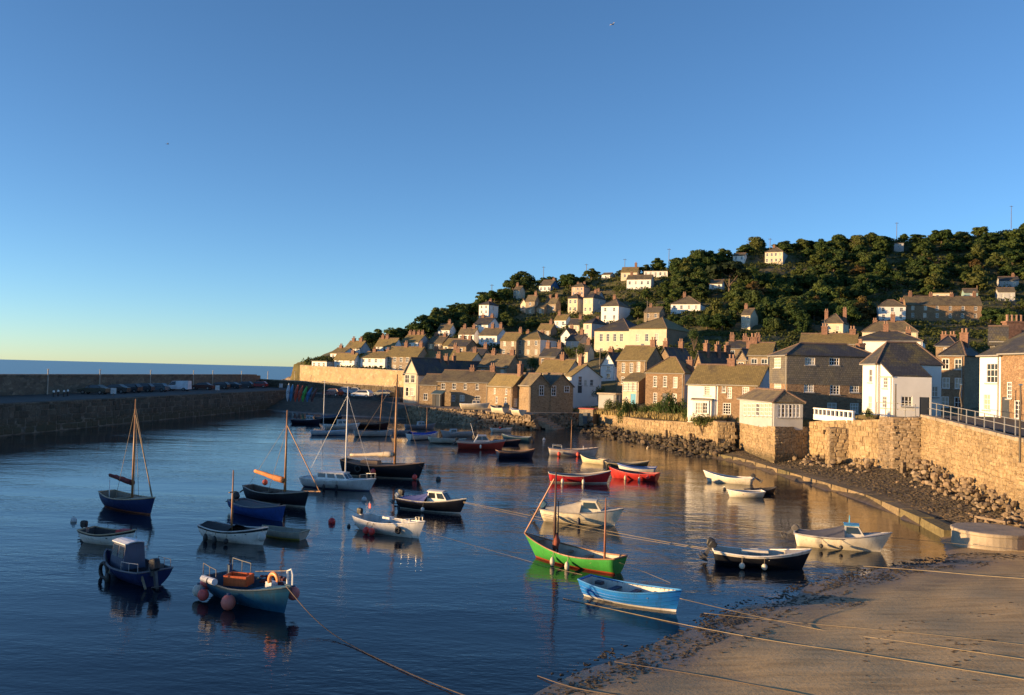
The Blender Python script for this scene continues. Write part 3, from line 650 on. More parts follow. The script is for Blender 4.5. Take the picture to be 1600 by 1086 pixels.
    if split:                     # an upper storey clad in another material, a few centimetres proud
        zs, sm = split; bb = MB()
        pr = .05
        panel(bb, (-a-pr, -b_-pr), X, Ll+2*pr, zs, H-.02, [(x+pr, z, w_, h_) for x, z, w_, h_ in cut(LO) if z-h_/2 > zs], .05, back=False); panel(bb, (a+pr, -b_-pr), Y, Lr+2*pr, zs, H-.02, [(x+pr, z, w_, h_) for x, z, w_, h_ in cut(ROw) if z-h_/2 > zs], .05, back=False)
        bb.quad([(-a-pr, -b_-pr, zs), (-a-pr, b_+pr, zs), (a+pr, b_+pr, zs), (a+pr, -b_-pr, zs)])
        bb.build('slate_cladding', sm, root, uv=True)
    # roof
    r = MB(); e = over; k = rise/max(.1, b_ if roof in ('x', 'hipx') else a); t = .13
    if roof == 'x':
        z0 = H-e*rise/b_
        r.slab([(-a-e, -b_-e, z0+.1), (a+e, -b_-e, z0+.1), (a+e, 0, H+rise+.1), (-a-e, 0, H+rise+.1)], t); r.slab([(a+e, b_+e, z0+.1), (-a-e, b_+e, z0+.1), (-a-e, 0, H+rise+.1), (a+e, 0, H+rise+.1)], t)
        ends = ((-a-e, 0, H+rise+.1), (a+e, 0, H+rise+.1))
    elif roof == 'y':
        z0 = H-e*rise/a
        r.slab([(-a-e, b_+e, z0+.1), (-a-e, -b_-e, z0+.1), (0, -b_-e, H+rise+.1), (0, b_+e, H+rise+.1)], t); r.slab([(a+e, -b_-e, z0+.1), (a+e, b_+e, z0+.1), (0, b_+e, H+rise+.1), (0, -b_-e, H+rise+.1)], t)
        ends = ((0, -b_-e, H+rise+.1), (0, b_+e, H+rise+.1))
    elif roof in ('hipx', 'hipy'):
        if roof == 'hipx': q = max(.02, a-b_*.9); A, B = (-q, 0, H+rise), (q, 0, H+rise)
        else: q = max(.02, b_-a*.9); A, B = (0, -q, H+rise), (0, q, H+rise)
        c1, c2, c3, c4 = (-a-e, -b_-e, H+.05), (a+e, -b_-e, H+.05), (a+e, b_+e, H+.05), (-a-e, b_+e, H+.05)
        if roof == 'hipx': fs = ([c1, c2, B, A], [c2, c3, B], [c3, c4, A, B], [c4, c1, A])
        else: fs = ([c1, c2, A], [c2, c3, B, A], [c3, c4, B], [c4, c1, A, B])
        for f in fs: r.slab(f, t)
        r.quad([c4, c3, c2, c1]); ends = (A, B)
    elif roof == 'mono':
        r.slab([(-a-e, -b_-e, H-e*rise/Lr+.1), (a+e, -b_-e, H-e*rise/Lr+.1), (a+e, b_, H+rise+.1), (-a-e, b_, H+rise+.1)], t); ends = None
    elif roof == 'monoR':
        r.slab([(-a, b_+e, H+rise+.1), (-a, -b_-e, H+rise+.1), (a+e, -b_-e, H-e*rise/Ll+.1), (a+e, b_+e, H-e*rise/Ll+.1)], t); ends = None
    else:
        r.box((0, 0, H+.1), (Ll+2*e, Lr+2*e, .22)); ends = None
    ro = r.build('roof', rm, root, uv=True)
    if ends and ridge:
        rb = MB(); rb.tube([Vector(ends[0])+Vector((0, 0, .02)), Vector(ends[1])+Vector((0, 0, .02))], .11, 6)
        if roof in ('hipx', 'hipy'):
            for c_ in (c1, c2, c3, c4):
                tgt = min(ends, key=lambda q_: (Vector(q_)-Vector(c_)).length); rb.tube([c_, tgt], .09, 5)
        rb.build('ridge_tiles', RIDGE, ro)
    if gut and D < 190:
        g = MB(); g.tube([(-a-.1, -b_-e-.05, H-.03), (a+.1, -b_-e-.05, H-.03)], .055, 5); g.tube([(a-.25, -b_-.07, H-.1), (a-.25, -b_-.07, -.5)], .045, 5); g.build('gutter', GUTTER, ro)
    # windows and doors
    for lst, ox, face in ((LO, None, 'L'), (RO, None, 'R')):
        for x, z, w_, h_, cc, rr_ in lst:
            fm, pm, sm = window_meshes(w_, h_, cc, rr_, rnd.random() < curtain)
            up_ = .09 if face == 'R' and z+h_/2 >= H-.02 else -.02
            loc = (-a+x, -b_+.02, z) if face == 'L' else (a+up_, -b_+x, z); rz = 0 if face == 'L' else math.pi/2
            o = link('window', fm, root, loc, rz); link('pane', pm, o)
            if D < 200: link('sill', sm, o)
    for f, x, dm in doors:
        loc = (-a+x, -b_+.06, 1.0) if f == 'L' else (a-.06, -b_+x, 1.0); rz = 0 if f == 'L' else math.pi/2
        o = link('door', MB().box((0, 0, 0), (.88, .06, 1.98)).box((0, -.035, .45), (.55, .02, .7)).box((0, -.035, -.5), (.55, .02, .6)).mesh('door', dm), root, loc, rz)
        MB().ball((.33, -.07, 0), .035, seg=6, rings=4).build('handle', STEEL, o)
    for cx, hh, *opt in chim:
        if roof in ('y', 'hipy'): x, y = 0, cx*b_*.93
        else: x, y = cx*a*.93, 0
        zz = H+(rise if roof not in ('hipx', 'hipy') or abs(cx) < .4 else rise*.5) if roof not in ('flat', 'mono', 'monoR') else H+rise*.5
        chimney(root, ro, x, y, zz-.25, chh*hh, cmat, pots)
    cs = [c0, c0+dl*Ll, c0+dr*Lr]; pr_ = [proj(p) for p in cs]+[proj(p+Vector((0, 0, H+rise))) for p in cs]
    HOUSE_LABELS.append(label); HOUSE_BOXES.append((min(p[0] for p in pr_), min(p[1] for p in pr_), max(p[0] for p in pr_), max(p[1] for p in pr_), cen.y, cen.x, max(a, b_)))
    root['left_end'] = tuple(c0+dl*Ll); root['corner'] = tuple(c0); root['right_end'] = tuple(c0+dr*Lr)
    return root
def merge(part, whole, prefix):
    """a wing or bay that belongs to a house: its pieces become parts of that house"""
    k = whole.matrix_basis.inverted() @ part.matrix_basis
    for ch in list(part.children):
        m_ = k @ ch.matrix_basis; ch.parent = whole; ch.matrix_basis = m_
        if ch.name.split('.')[0] in ('wall', 'roof'): ch.name = prefix+'_'+ch.name.split('.')[0]
    bpy.data.objects.remove(part)
HP = dict(name='white_house', wall=WHITE)
# ---- on the sea wall, right-hand side
hw = house('white harbour house with a dark pyramid roof behind the road railings', (1396, 654), 80.2, 90, xl=1347, xr=1470, H=5.0, roof='hipy', rise=2.1, rm=SLATE, wL=(1, 2), winR=((1461, 612, .6, 1.0),), chim=(), at=(33.75, 80.2, 5.1), **HP)
hf = house('low white front block with a sloping slate roof, joined to the white harbour house', (1396, 654), 77.0, 90, xl=1375, xr=1455, H=3.75, roof='monoR', rise=1.2, rm=SLATE, winL=((1383.5, 598, .95, 1.0, 3, 3), (1382, 628, .95, 1.05, 3, 3)), winR=((1432.7, 598.6, .8, .95, 2, 2), (1417, 627, 1.0, .9, 3, 2)), chim=(), door=('R', 1446, 645, DARKDOOR), name='white_house', wall=WHITE, at=(33.75, 77.0, 5.2), over=.02)
hb = house('long slate hung building, its upper storey dark slate over brown stone', (1229, 646), 92, 87, xl=1202, xr=1372, eave=555, roof='hipy', rise=1.4, wall=BROWNSTONE, rm=SLATE, split=(3.1, SLATEHUNG), name='slate_hung_house', chim=((.9, 1),), curtain=.5,
      winL=((1215, 567, 2.2, 1.1, 5, 3), (1215, 601, 2.2, 1.1, 5, 3)), winR=((1265.5, 564.6, 1.1, .8, 4, 2), (1303.6, 565, 1.1, .8, 4, 2), (1264, 604, 1.05, 1.2, 4, 4), (1304.7, 607.5, 1.05, 1.2, 3, 4), (1335, 606, 1.0, 1.0, 4, 3), (1300, 636, 1.0, .9, 2, 2), (1335, 638, .9, 1.1, 3, 3)))
sr = house('white glazed sun room with a hipped slate roof on the stone bastion', (1202, 665), 83.0, 88, Ll=11.0, xr=1254, H=2.25, roof='hipx', rise=1.15, wall=GREYRENDER, rm=BROWNROOF, name='sun_room', cat='sun room', at=(24.95, 82.5, 4.0), wL=None, chim=(), curtain=.8, wcr=(2, 3), below=.3,
      winL=[(1157+6.6*i, 640, 1.15, 1.25, 2, 3) for i in range(8)], winR=[(1206.5+5.8*i, 642, .36, 1.25, 1, 3) for i in range(8)])
hd = house('brown stone house under a broad lichened roof beside the white cottage', (1183, 655), 99, 32, xl=1121, eave=603, Lr=7.5, roof='x', rise=2.3, wall=BROWNSTONE, wallR=WHITE, winL=((1131, 608, .5, .8), (1140, 613.5, .5, 1.3, 2, 4), (1165, 613.5, .8, 1.3, 3, 4), (1135.5, 638.5, .95, 1.3, 3, 4)), chim=((-.9, 1),), curtain=.7)
hc = house('white cottage with a boxy bay window and lichened roof, next to the bastion', None, 99, 32, xl=1074, H=hd.location.z*0+3.75, Lr=7.5, roof='x', rise=2.3, winL=((1105, 610.5, .75, 1.1, 1, 4),), chim=(), at=hd['left_end'], **HP)
hy = house('white bay window projecting from the white cottage', (1111, 656), 101.5, 32, xl=1081, H=2.3, Lr=1.8, roof='mono', rise=.35, rm=BROWNROOF, name='bay_window', cat='bay window', wall=WHITE, winL=((1084.5, 637.5, .62, 1.3, 2, 3), (1092.5, 637.5, .95, 1.3, 3, 3), (1101.5, 637.5, .62, 1.3, 2, 3)), chim=(), below=1.2, over=.12, ridge=False)
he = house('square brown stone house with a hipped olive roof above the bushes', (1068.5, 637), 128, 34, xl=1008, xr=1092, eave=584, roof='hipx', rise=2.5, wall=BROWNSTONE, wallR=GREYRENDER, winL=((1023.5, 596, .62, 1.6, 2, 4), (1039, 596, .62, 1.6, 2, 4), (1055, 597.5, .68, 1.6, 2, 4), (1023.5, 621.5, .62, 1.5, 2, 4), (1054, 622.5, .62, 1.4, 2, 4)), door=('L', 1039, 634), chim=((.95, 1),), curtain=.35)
house('tall stone house with a sloping olive roof behind the glazed porch', (1009, 622), 149, 33, xl=963, xr=1036, eave=564, roof='x', rise=2.6, wall=GRANITE, winL=((974, 574.5, .65, 1.7, 2, 4), (986.5, 574.5, .65, 1.7, 2, 4), (997.5, 573, .65, 1.7, 2, 4), (973, 594, .65, 1.2, 2, 4)), chim=((.9, 1.3),), curtain=.4)
house('small porch with a white glazed upper storey and blue door', (997, 636), 134, 33, xl=972, H=3.9, Lr=4, roof='mono', rise=1.3, wall=CREAM, wallR=BROWNSTONE, winL=((977, 604.5, .85, 1.3, 3, 3), (984.6, 604.5, .85, 1.3, 3, 3), (992, 604.5, .85, 1.3, 3, 3), (979, 625, .45, 1.2, 2, 3)), door=('L', 989, 634, BLUEDOOR), chim=(), name='porch', cat='porch')
house('flat white boat shed with dark doors among the bushes', (961, 637), 139, 30, xl=935, xr=969, H=2.1, roof='flat', rise=.05, wall=GREYRENDER, rm=CONCRETE, wL=None, door=('R', 965, 636, plain('navy door', (0.03, 0.07, 0.14))), chim=(), name='boat_shed', cat='shed', ridge=False)
house('white gabled cottage in shade with a small porch, brick chimney at its side', (892, 614), 150, 58, xl=882, xr=939, eave=588, roof='x', rise=2.0, winR=((906, 595, .8, 1.6, 2, 3), (915, 598, .6, 1.0), (924.5, 598, .8, 1.1, 3, 2)), wL=None, chim=((-.8, 1.6),), door=('R', 906, 611), **HP)
house('long cream cottage with a low olive roof beside the brick chimney', (884, 602), 163, 34, xl=837, eave=584, Lr=6.5, roof='x', rise=2.6, wall=CREAM, wL=(3, 1), chim=((.2, 1.2),), name='cream_cottage')
for i, (x0, x1) in enumerate(((828, 859.5), (860, 895))):
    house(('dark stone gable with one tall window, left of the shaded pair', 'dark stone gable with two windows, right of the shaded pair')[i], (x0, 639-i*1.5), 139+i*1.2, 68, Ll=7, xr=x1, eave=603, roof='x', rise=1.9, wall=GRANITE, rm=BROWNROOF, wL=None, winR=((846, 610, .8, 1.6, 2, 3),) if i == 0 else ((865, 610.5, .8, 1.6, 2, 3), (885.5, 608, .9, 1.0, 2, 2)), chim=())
hk = house('end stone cottage with a sunny gable and tall brick chimney', (799.6, 641), 143, 55, xl=761, xr=828, eave=605, roof='x', rise=2.0, wall=GRANITE, winL=((773, 611, .55, 1.0), (791, 612, .55, 1.0), (776, 625, .6, 1.1), (790, 626, .6, 1.1)), winR=((816, 613, .7, 1.0, 2, 3), (805.5, 629, .7, 1.3, 2, 3)), chim=((.95, 1.9),))
hl = house('long stone terrace with eight small windows facing the harbour', (762, 637), 152, 18, xl=683, eave=598.5, Lr=7, roof='x', rise=2.0, wall=GRANITE, rm=BROWNROOF, winL=((692.4, 603.5, .75, 1.1), (709.5, 603.5, .75, 1.1), (727, 604, .6, 1.1), (745.6, 604, .6, 1.1), (708.5, 622, .6, 1.1), (722, 622, .85, 1.1), (746.6, 623, .85, 1.0), (692, 622, .6, 1.0)), chim=((.97, 1.2), (.1, .8)))
house('lower stone end of the terrace beside the twin gables', None, 152, 18, xl=655, H=3.6, Lr=7, roof='x', rise=1.9, wall=GRANITE, rm=BROWNROOF, winL=((663, 605, .6, .9), (675, 605, .6, .9), (665, 620, .8, 1.2)), chim=(), at=hl['left_end'])
house('dark timber porch hut against the stone terrace', (689, 635.5), 151.5, 18, xl=675, H=2.2, Lr=1.6, roof='mono', rise=.5, wall=plain('tarred timber', (0.05, 0.045, 0.04)), rm=plain('teal felt', (0.07, 0.13, 0.14)), wL=None, chim=(), door=('L', 684, 634), name='porch_hut', cat='hut', ridge=False, below=.4)
house('cream gable end standing tall beside the pier car park', (652, 626), 163, 28, xl=630, eave=584, Lr=11, roof='y', rise=2.9, wall=CREAM, rm=SLATE, winL=((636, 592, 1.0, 1.6, 2, 2), (645, 592, .9, 1.5, 2, 2), (636, 612, .7, 1.7, 1, 2), (644, 612, .9, 1.6, 2, 2)), chim=((.8, 1.2),), name='gabled_building', cat='building')
house('second cream gable with a slit window, behind the tall gable end', (671, 612), 169, 28, xl=652, eave=584, Lr=11, roof='y', rise=2.5, wall=CREAM, rm=SLATE, winL=((658.5, 573, .35, 1.2, 1, 1), (657, 592, 1.0, 1.3, 3, 2)), chim=((.5, 1.3),), name='gabled_building', cat='building')
house('long dark slate roofed building behind the stone terrace', (690, 604), 176, 66, Ll=7, xr=765, eave=584, roof='y', rise=2.6, wall=GRANITE, rm=SLATE, wL=None, wR=(4, 1), chim=((-.3, 1.3),))
# ---- middle rows
h1 = house('west half of the stone hall with arched windows and slate roof', (983, 560), 222, 30, xl=928, eave=517, Lr=15, roof='hipx', rise=3.8, wall=CREAM, rm=SLATE, winL=[(939.5+x, 527.5, .9, 2.0, 2, 3) for x in (0, 10.3, 21, 31.5)]+[(939.5+x, 549, .9, 1.8, 2, 3) for x in (0, 31.5)], chim=(), name='hall', cat='hall', curtain=0, ws=(.9, 2))
h2 = house('east half of the stone hall with an olive hipped roof', (1040.7, 562), 214, 30, xl=982, xr=1082, eave=513.5, roof='hipx', rise=3.6, wall=CREAM, wallR=BROWNSTONE, winL=((996, 528, .9, 1.9, 2, 3), (1010.5, 527.5, .9, 1.9, 2, 3), (1026, 527, .9, 1.9, 2, 3)), chim=(), name='hall', cat='hall', wL=None)
merge(hf, hw, 'front_block'); merge(hy, hc, 'bay'); merge(h2, h1, 'east_wing')
h1['label'] = 'long cream stone hall with tall windows, half slate and half olive roof'; hw['label'] = 'white harbour house with a dark roof sweeping down over its front block'
ROWS = [
 # label, corner, D, phi, xl, xr, eave, roof, rise, wall, roof material, wL, wR, chimneys
 ('cream house with a grey side and dark hipped roof left of the hall', (924, 531), 234, 45, 911, 949, 505, 'hipx', 1.9, CREAM, SLATE, (1, 2), (1, 1), ((.5, 1),), GREYRENDER),
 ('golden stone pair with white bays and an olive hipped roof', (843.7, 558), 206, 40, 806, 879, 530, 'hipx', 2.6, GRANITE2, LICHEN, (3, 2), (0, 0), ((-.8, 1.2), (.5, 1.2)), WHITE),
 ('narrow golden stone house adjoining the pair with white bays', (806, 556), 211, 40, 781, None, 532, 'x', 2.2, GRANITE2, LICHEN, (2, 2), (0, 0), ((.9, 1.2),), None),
 ('stepped white house with dark slate roof below the wood', (762, 524), 252, 35, 740, 782, 507, 'x', 2.4, WHITE, SLATE, (2, 2), (1, 1), ((-.7, 1), (.7, 1)), None),
 ('white house with two tall chimneys under the stepped white house', (776, 541), 230, 35, 748, 795, 524, 'x', 2.2, WHITE, BROWNROOF, (3, 1), (1, 1), ((-.2, 1.4), (.8, 1.4)), None),
 ('tall white house with dark window bays at the wood edge', (763, 499), 300, 40, 748, 778, 476, 'hipx', 1.6, WHITE, SLATE, (2, 3), (1, 2), ((.4, 1.2),), None),
 ('cream cottage tucked under the round trees of the skyline', (812, 469), 345, 35, 802, 820, 453, 'x', 1.6, CREAM, BROWNROOF, (2, 2), (0, 0), ((-.6, 1.2),), None),
 ('white bungalow with a bright blue end wall', (860, 457), 365, 35, 842, 876, 446, 'x', 2.6, WHITE, BROWNROOF, (3, 1), (0, 0), ((.8, .8),), plain('blue wall', (0.06, 0.25, 0.6))),
 ('narrow golden stone house on the steep lane', (835, 492), 310, 40, 821, 843, 470, 'x', 2.0, GRANITE2, BROWNROOF, (1, 2), (1, 2), ((.7, 1.2),), None),
 ('golden stone cottage behind the lane wall', (868, 490), 312, 40, 852, 876, 474, 'x', 2.0, GRANITE2, BROWNROOF, (2, 1), (0, 0), ((.7, 1.4), (-.6, 1)), None),
 ('pink washed house with brown roof high on the hill', (912, 462), 352, 38, 893, 922, 448, 'hipx', 1.9, plain('pink render', (0.55, 0.36, 0.26), .8, .1), BROWNROOF, (3, 2), (0, 0), ((-.5, 1), (.6, 1)), None),
 ('tall cream villa with bay windows, left one of two', (902, 489), 306, 38, 887, 913, 466, 'hipx', 1.9, CREAM, SLATE, (2, 2), (0, 0), ((.6, 1.1),), GREYRENDER),
 ('tall cream villa with a broad grey side, right one of two', (926, 490), 302, 42, 911, 956, 465, 'hipx', 2.0, CREAM, SLATE, (2, 2), (1, 2), ((.2, 1.1),), GREYRENDER),
 ('large white villa with a dark hipped roof on the green slope', (966, 502), 290, 40, 939, 998, 478, 'hipx', 2.7, WHITE, BROWNROOF, (2, 2), (0, 0), ((-.2, 1.1),), None),
 ('white bungalow with a brown roof and dormer beside the pine', (1094, 486), 276, 22, 1048, 1106, 475, 'hipx', 2.9, WHITE, BROWNROOF, (4, 1), (0, 0), ((-.3, 1),), None),
 ('white bungalow with grey gable high on the hilltop', (1017, 449), 350, 20, 979, None, 436, 'x', 1.8, WHITE, BROWNROOF, (4, 1), (0, 0), ((-.8, 1.2),), None),
 ('upper white bungalow with a tall chimney on the hilltop', (995, 438), 362, 20, 970, None, 425, 'x', 2.2, CREAM, LICHEN, (2, 1), (0, 0), ((.7, 1.7),), None),
 ('long flat white bungalow on the hilltop', (1043, 433), 366, 15, 1006, None, 423.5, 'flat', .1, WHITE, SLATE, (5, 1), (0, 0), (), None),
 ('little white hut among the hilltop scrub', (953, 438), 376, 25, 940, None, 429, 'x', 1.0, WHITE, BROWNROOF, (1, 1), (0, 0), (), None),
 ('cream villa with a hipped roof alone above the woods', (1223, 411), 345, 38, 1195, 1247, 393, 'hipx', 2.6, CREAM, BROWNROOF, (4, 2), (0, 0), ((-.3, .7),), GREYRENDER),
 ('small white bungalow left of the villa above the woods', (1163, 408), 350, 25, 1145, None, 399, 'x', 1.3, WHITE, BROWNROOF, (2, 1), (0, 0), (), None),
 ('row of brown stone houses with white windows at the wood edge', (1534, 500), 262, 12, 1416, None, 477, 'x', 2.7, BROWNSTONE, BROWNROOF, (6, 2), (0, 0), ((-.9, 1.3), (-.3, 1), (.3, 1), (.95, 1.3)), None),
 ('white end house with a balcony joined to the brown stone row', (1415, 501), 266, 14, 1373, None, 479, 'hipx', 2.2, WHITE, BROWNROOF, (3, 2), (0, 0), ((.9, 1.3),), None),
 ('white house with a brown pyramid roof between tall chimneys', (1317, 523), 216, 30, 1284, 1326, 505, 'hipx', 2.9, CREAM, BROWNROOF, (2, 1), (0, 0), ((-.95, 2.2), (.95, 2.6)), None),
 ('olive roofed stone cottage under the white pyramid roofed house', (1337, 556), 136, 25, 1250, None, 538, 'x', 1.7, GRANITE, LICHEN, (3, 1), (0, 0), ((-.2, 1.4), (.9, 1)), None),
 ('long white house with dark roof and brick stacks behind the slate building', (1441, 552), 150, 28, 1331, 1492, 533, 'hipx', 2.0, WHITE, SLATE, (3, 1), (0, 0), ((-.1, 1.4), (.6, 1.4)), None),
 ('brown roofed cottages with two brick chimneys below the stone row', (1434, 532), 185, 25, 1347, None, 519, 'hipx', 2.5, CREAM, BROWNROOF, (3, 1), (0, 0), ((-.6, 1.6), (.1, 1.6)), None),
 ('stone house with a blue slate roof beside the dark lane', (1506, 646), 100, 52, 1468, 1532, 556, 'hipx', 2.0, BROWNSTONE, SLATE, (2, 3), (0, 0), ((.3, 1.0),), GRANITE),
 ('pale stone cottage with olive roof left of the slate building', (1203, 584), 112, 25, 1169, None, 556, 'x', 1.7, GRANITE2, LICHEN, (2, 1), (0, 0), ((-.95, 1),), None),
 ('stone gable cottage behind the lichened roofs', (1168, 584), 120, 40, 1148, None, 563, 'y', 1.5, GRANITE2, SLATE, (1, 1), (0, 0), ((.5, 1.5),), None),
 ('stone gable with a broad dark roof behind the square brown house', (1053, 592), 160, 45, 1022, 1112, 569, 'y', 3.0, GRANITE, SLATE, (1, 1), (0, 0), ((-.95, 1.4), (.6, 1.6)), None),
 ('dark roofed house with clustered chimneys behind the square brown house', (1098, 592), 142, 60, 1084, 1152, 573, 'y', 2.4, BROWNSTONE, SLATE, (1, 1), (0, 0), ((-.6, 1.6), (.1, 1.5), (.7, 1.5)), None),
 ('terrace with red ridged parapet below the dark trees', (1186, 562), 172, 20, 1137, None, 545, 'x', 1.6, GRANITE, SLATE, (3, 1), (0, 0), ((-.9, 1.4), (0, 1.2), (.9, 1.4)), None),
 ('low cottage with an olive roof behind the dark gables', (792, 594), 176, 30, 747, None, 574, 'x', 2.6, GRANITE, BROWNROOF, (3, 1), (0, 0), ((.9, 1.2), (-.5, 1)), None),
 ('small white gable end in the lane above the flat boat shed', (961, 594), 168, 30, 938, None, 571, 'y', 2.4, WHITE, SLATE, (1, 2), (0, 0), ((-.6, 1),), None),
 # ---- beyond the pier
 ('white house with olive roof above the golden wall, highest of its group', (562, 556), 262, 38, 539, 578, 544, 'x', 1.9, WHITE, LICHEN, (3, 2), (0, 0), ((-.6, 1), (.5, 1)), GREYRENDER),
 ('low flat roofed white house at the seaward end of the golden wall', (510, 577), 232, 40, 487, 522, 565, 'flat', .1, WHITE, SLATE, (3, 1), (1, 1), (), GREYRENDER),
 ('white house with balcony behind the golden wall', (553, 578), 227, 38, 522, 563, 562, 'x', 1.5, WHITE, LICHEN, (3, 2), (1, 1), ((.6, .9),), None),
 ('broad white house with an olive roof behind the golden wall', (601, 580), 221, 28, 563, None, 559.5, 'x', 1.5, WHITE, LICHEN, (4, 2), (0, 0), ((-.5, .9), (.7, .9)), None),
 ('pale stone terrace with two stepped olive roofs behind the golden wall', (651, 582), 214, 25, 601, None, 557, 'x', 2.3, GRANITE2, LICHEN, (5, 2), (0, 0), ((-.1, 1.2), (.9, 1.2)), None),
 ('cream cottage with an olive roof behind the twin gables', (674, 581), 205, 25, 642, None, 563, 'x', 2.4, CREAM, LICHEN, (2, 1), (0, 0), ((.9, 1.2),), None),
 ('second olive roofed cottage in the row behind the twin gables', (704, 581), 206, 25, 673, None, 562, 'x', 2.5, CREAM, LICHEN, (2, 1), (0, 0), ((.9, 1.3),), None),
 ('cream house with an olive gabled roof under the wooded slope', (615, 550), 252, 35, 586, 629, 541, 'x', 2.2, WHITE, LICHEN, (3, 1), (0, 0), ((-.7, 1), (-.2, 1)), None),
 ('white gabled house with four chimney pots under the wooded slope', (653, 548), 248, 35, 627, 673, 534.5, 'x', 2.2, WHITE, LICHEN, (3, 1), (0, 0), ((-.8, 1), (-.3, 1), (.3, 1), (.8, 1)), GREYRENDER),
 ('cream cottage with an olive roof in the middle of the village', (736, 582), 194, 25, 703, None, 563, 'x', 1.8, CREAM, LICHEN, (2, 1), (0, 0), ((-.9, 1), (.8, 1)), None),
 ('stone cottage with dark roof above the olive roofed cottage row', (728, 556), 232, 30, 700, None, 541, 'x', 1.8, GRANITE, SLATE, (2, 1), (0, 0), ((.8, 1.2),), None),
 ('cottage with dark slate roof hidden among chimneys above the lane', (905, 545), 236, 45, 884, 922, 532, 'x', 1.8, GREYRENDER, SLATE, (1, 1), (1, 1), ((.6, 1.4),), None),
 ('small cream cottage in the dark lane left of the hall', (918, 566), 212, 40, 900, 928, 549, 'x', 1.8, CREAM, SLATE, (1, 2), (0, 0), ((.6, 1.3),), None),
 ('brown gabled cottage between the long cream cottage and the lane', (868, 574), 188, 40, 842, 886, 558, 'x', 2.0, BROWNSTONE, SLATE, (2, 1), (0, 0), ((-.7, 1.4), (.8, 1.4)), None),
 ('stone cottage with dark roof left of the golden stone pair', (752, 572), 205, 35, 728, 770, 556, 'x', 1.9, GRANITE, SLATE, (2, 1), (0, 0), ((.8, 1.3),), None),
 ('grey slate house with tall white windows above the road end', (1572, 560), 92, 40, 1552, 1640, 534, 'x', 1.6, SLATEHUNG, SLATE, (1, 1), (0, 0), (), None),
 ('dark cottage at the head of the lane behind the white house', (1494, 560), 128, 40, 1462, 1530, 541, 'hipx', 1.9, GRANITE, SLATE, (1, 1), (0, 0), ((-.5, 1.2), (.4, 1.2)), None),
 ('grey shed roofed cottage among the shrubs right of the stone row', (1586, 470), 285, 20, 1560, None, 456, 'x', 1.6, GREYRENDER, BROWNROOF, (2, 1), (0, 0), (), None),
 ('small cream cottage above the brown stone row', (1487, 470), 285, 20, 1457, None, 458, 'flat', .1, CREAM, BROWNROOF, (2, 1), (0, 0), (), None),
 ('little cream gable beside the narrow golden stone house', (822, 488), 312, 30, 813, None, 474, 'y', 1.6, CREAM, BROWNROOF, (1, 1), (0, 0), (), None),
 ('low stone cottage squeezed between two golden houses on the lane', (850, 493), 310, 28, 838, None, 480, 'x', 1.7, GRANITE2, BROWNROOF, (1, 1), (0, 0), ((.7, 1),), None),
 ('white cottage with olive roof under the two cream villas', (884, 512), 275, 28, 866, 893, 500, 'x', 1.7, WHITE, LICHEN, (2, 1), (0, 0), ((-.7, 1.2),), None),
 ('cream cottage with a slate roof below the lane wall', (905, 520), 265, 28, 888, 914, 507, 'x', 1.8, CREAM, SLATE, (2, 1), (0, 0), ((.7, 1.2),), None),
 ('golden cottage with an olive roof left of the lane', (860, 528), 255, 28, 840, 870, 515, 'x', 1.8, GRANITE2, LICHEN, (2, 1), (0, 0), ((.6, 1.2),), None),
 ('small white gable in the dark roofs left of the hall', (892, 536), 245, 28, 876, None, 524, 'y', 1.9, WHITE, SLATE, (1, 1), (0, 0), ((.3, 1.2),), None),
 ('white cottage with brown roof at the foot of the wood', (740, 535), 248, 26, 716, 749, 522, 'x', 1.8, WHITE, BROWNROOF, (3, 1), (0, 0), ((-.6, 1), (.7, 1)), None),
 ('cream cottage with olive roof left of the white stepped pair', (718, 552), 235, 26, 692, None, 540, 'x', 1.9, CREAM, LICHEN, (3, 1), (0, 0), ((.8, 1.1),), None),
 ('golden stone house with brown roof over the far terrace', (690, 548), 240, 26, 668, None, 536, 'x', 1.9, GRANITE2, BROWNROOF, (2, 1), (0, 0), ((-.7, 1), (.7, 1)), None),
 ('white house half sunk in the wood above the far terrace', (702, 527), 262, 26, 684, 712, 515, 'x', 1.8, WHITE, BROWNROOF, (2, 1), (0, 0), ((.5, 1.1),), None),
 ('low white cottage at the seaward tip above the golden wall', (535, 562), 246, 28, 516, None, 552, 'x', 1.4, WHITE, LICHEN, (2, 1), (0, 0), ((-.5, .9),), None),
 ('grey cottage below the pink washed house', (934, 476), 322, 26, 918, 944, 462, 'x', 1.7, GREYRENDER, BROWNROOF, (2, 1), (0, 0), ((.5, 1),), None),
 ('stone cottage with brown roof right of the large white villa', (1030, 500), 282, 24, 1006, 1040, 488, 'x', 1.8, GRANITE2, BROWNROOF, (2, 1), (0, 0), ((-.6, 1),), None),
 ('little teal fronted cottage above the stone row gable', (1528, 468), 285, 18, 1507, None, 457, 'x', 1.5, plain('teal render', (0.22, 0.34, 0.33), .8, .1), BROWNROOF, (1, 1), (0, 0), (), None),
 ('dark cottage among shrubs high on the right', (1592, 450), 300, 20, 1562, None, 438, 'x', 1.6, GREYRENDER, SLATE, (2, 1), (0, 0), ((.6, 1),), None),
 ('white bungalow half hidden on the upper wood edge', (1128, 452), 305, 22, 1108, None, 443, 'x', 1.5, WHITE, BROWNROOF, (2, 1), (0, 0), (), None),
 ('cream house half hidden by dark trees above the chimneys', (1172, 513), 236, 30, 1158, 1184, 492, 'x', 2.0, CREAM, BROWNROOF, (2, 2), (0, 0), ((-.9, 1.2),), None),
 ('weathered hilltop hut below the tall mast', (1412, 392), 352, 20, 1397, None, 380, 'flat', .1, GREYRENDER, SLATE, (1, 1), (0, 0), (), None),
]
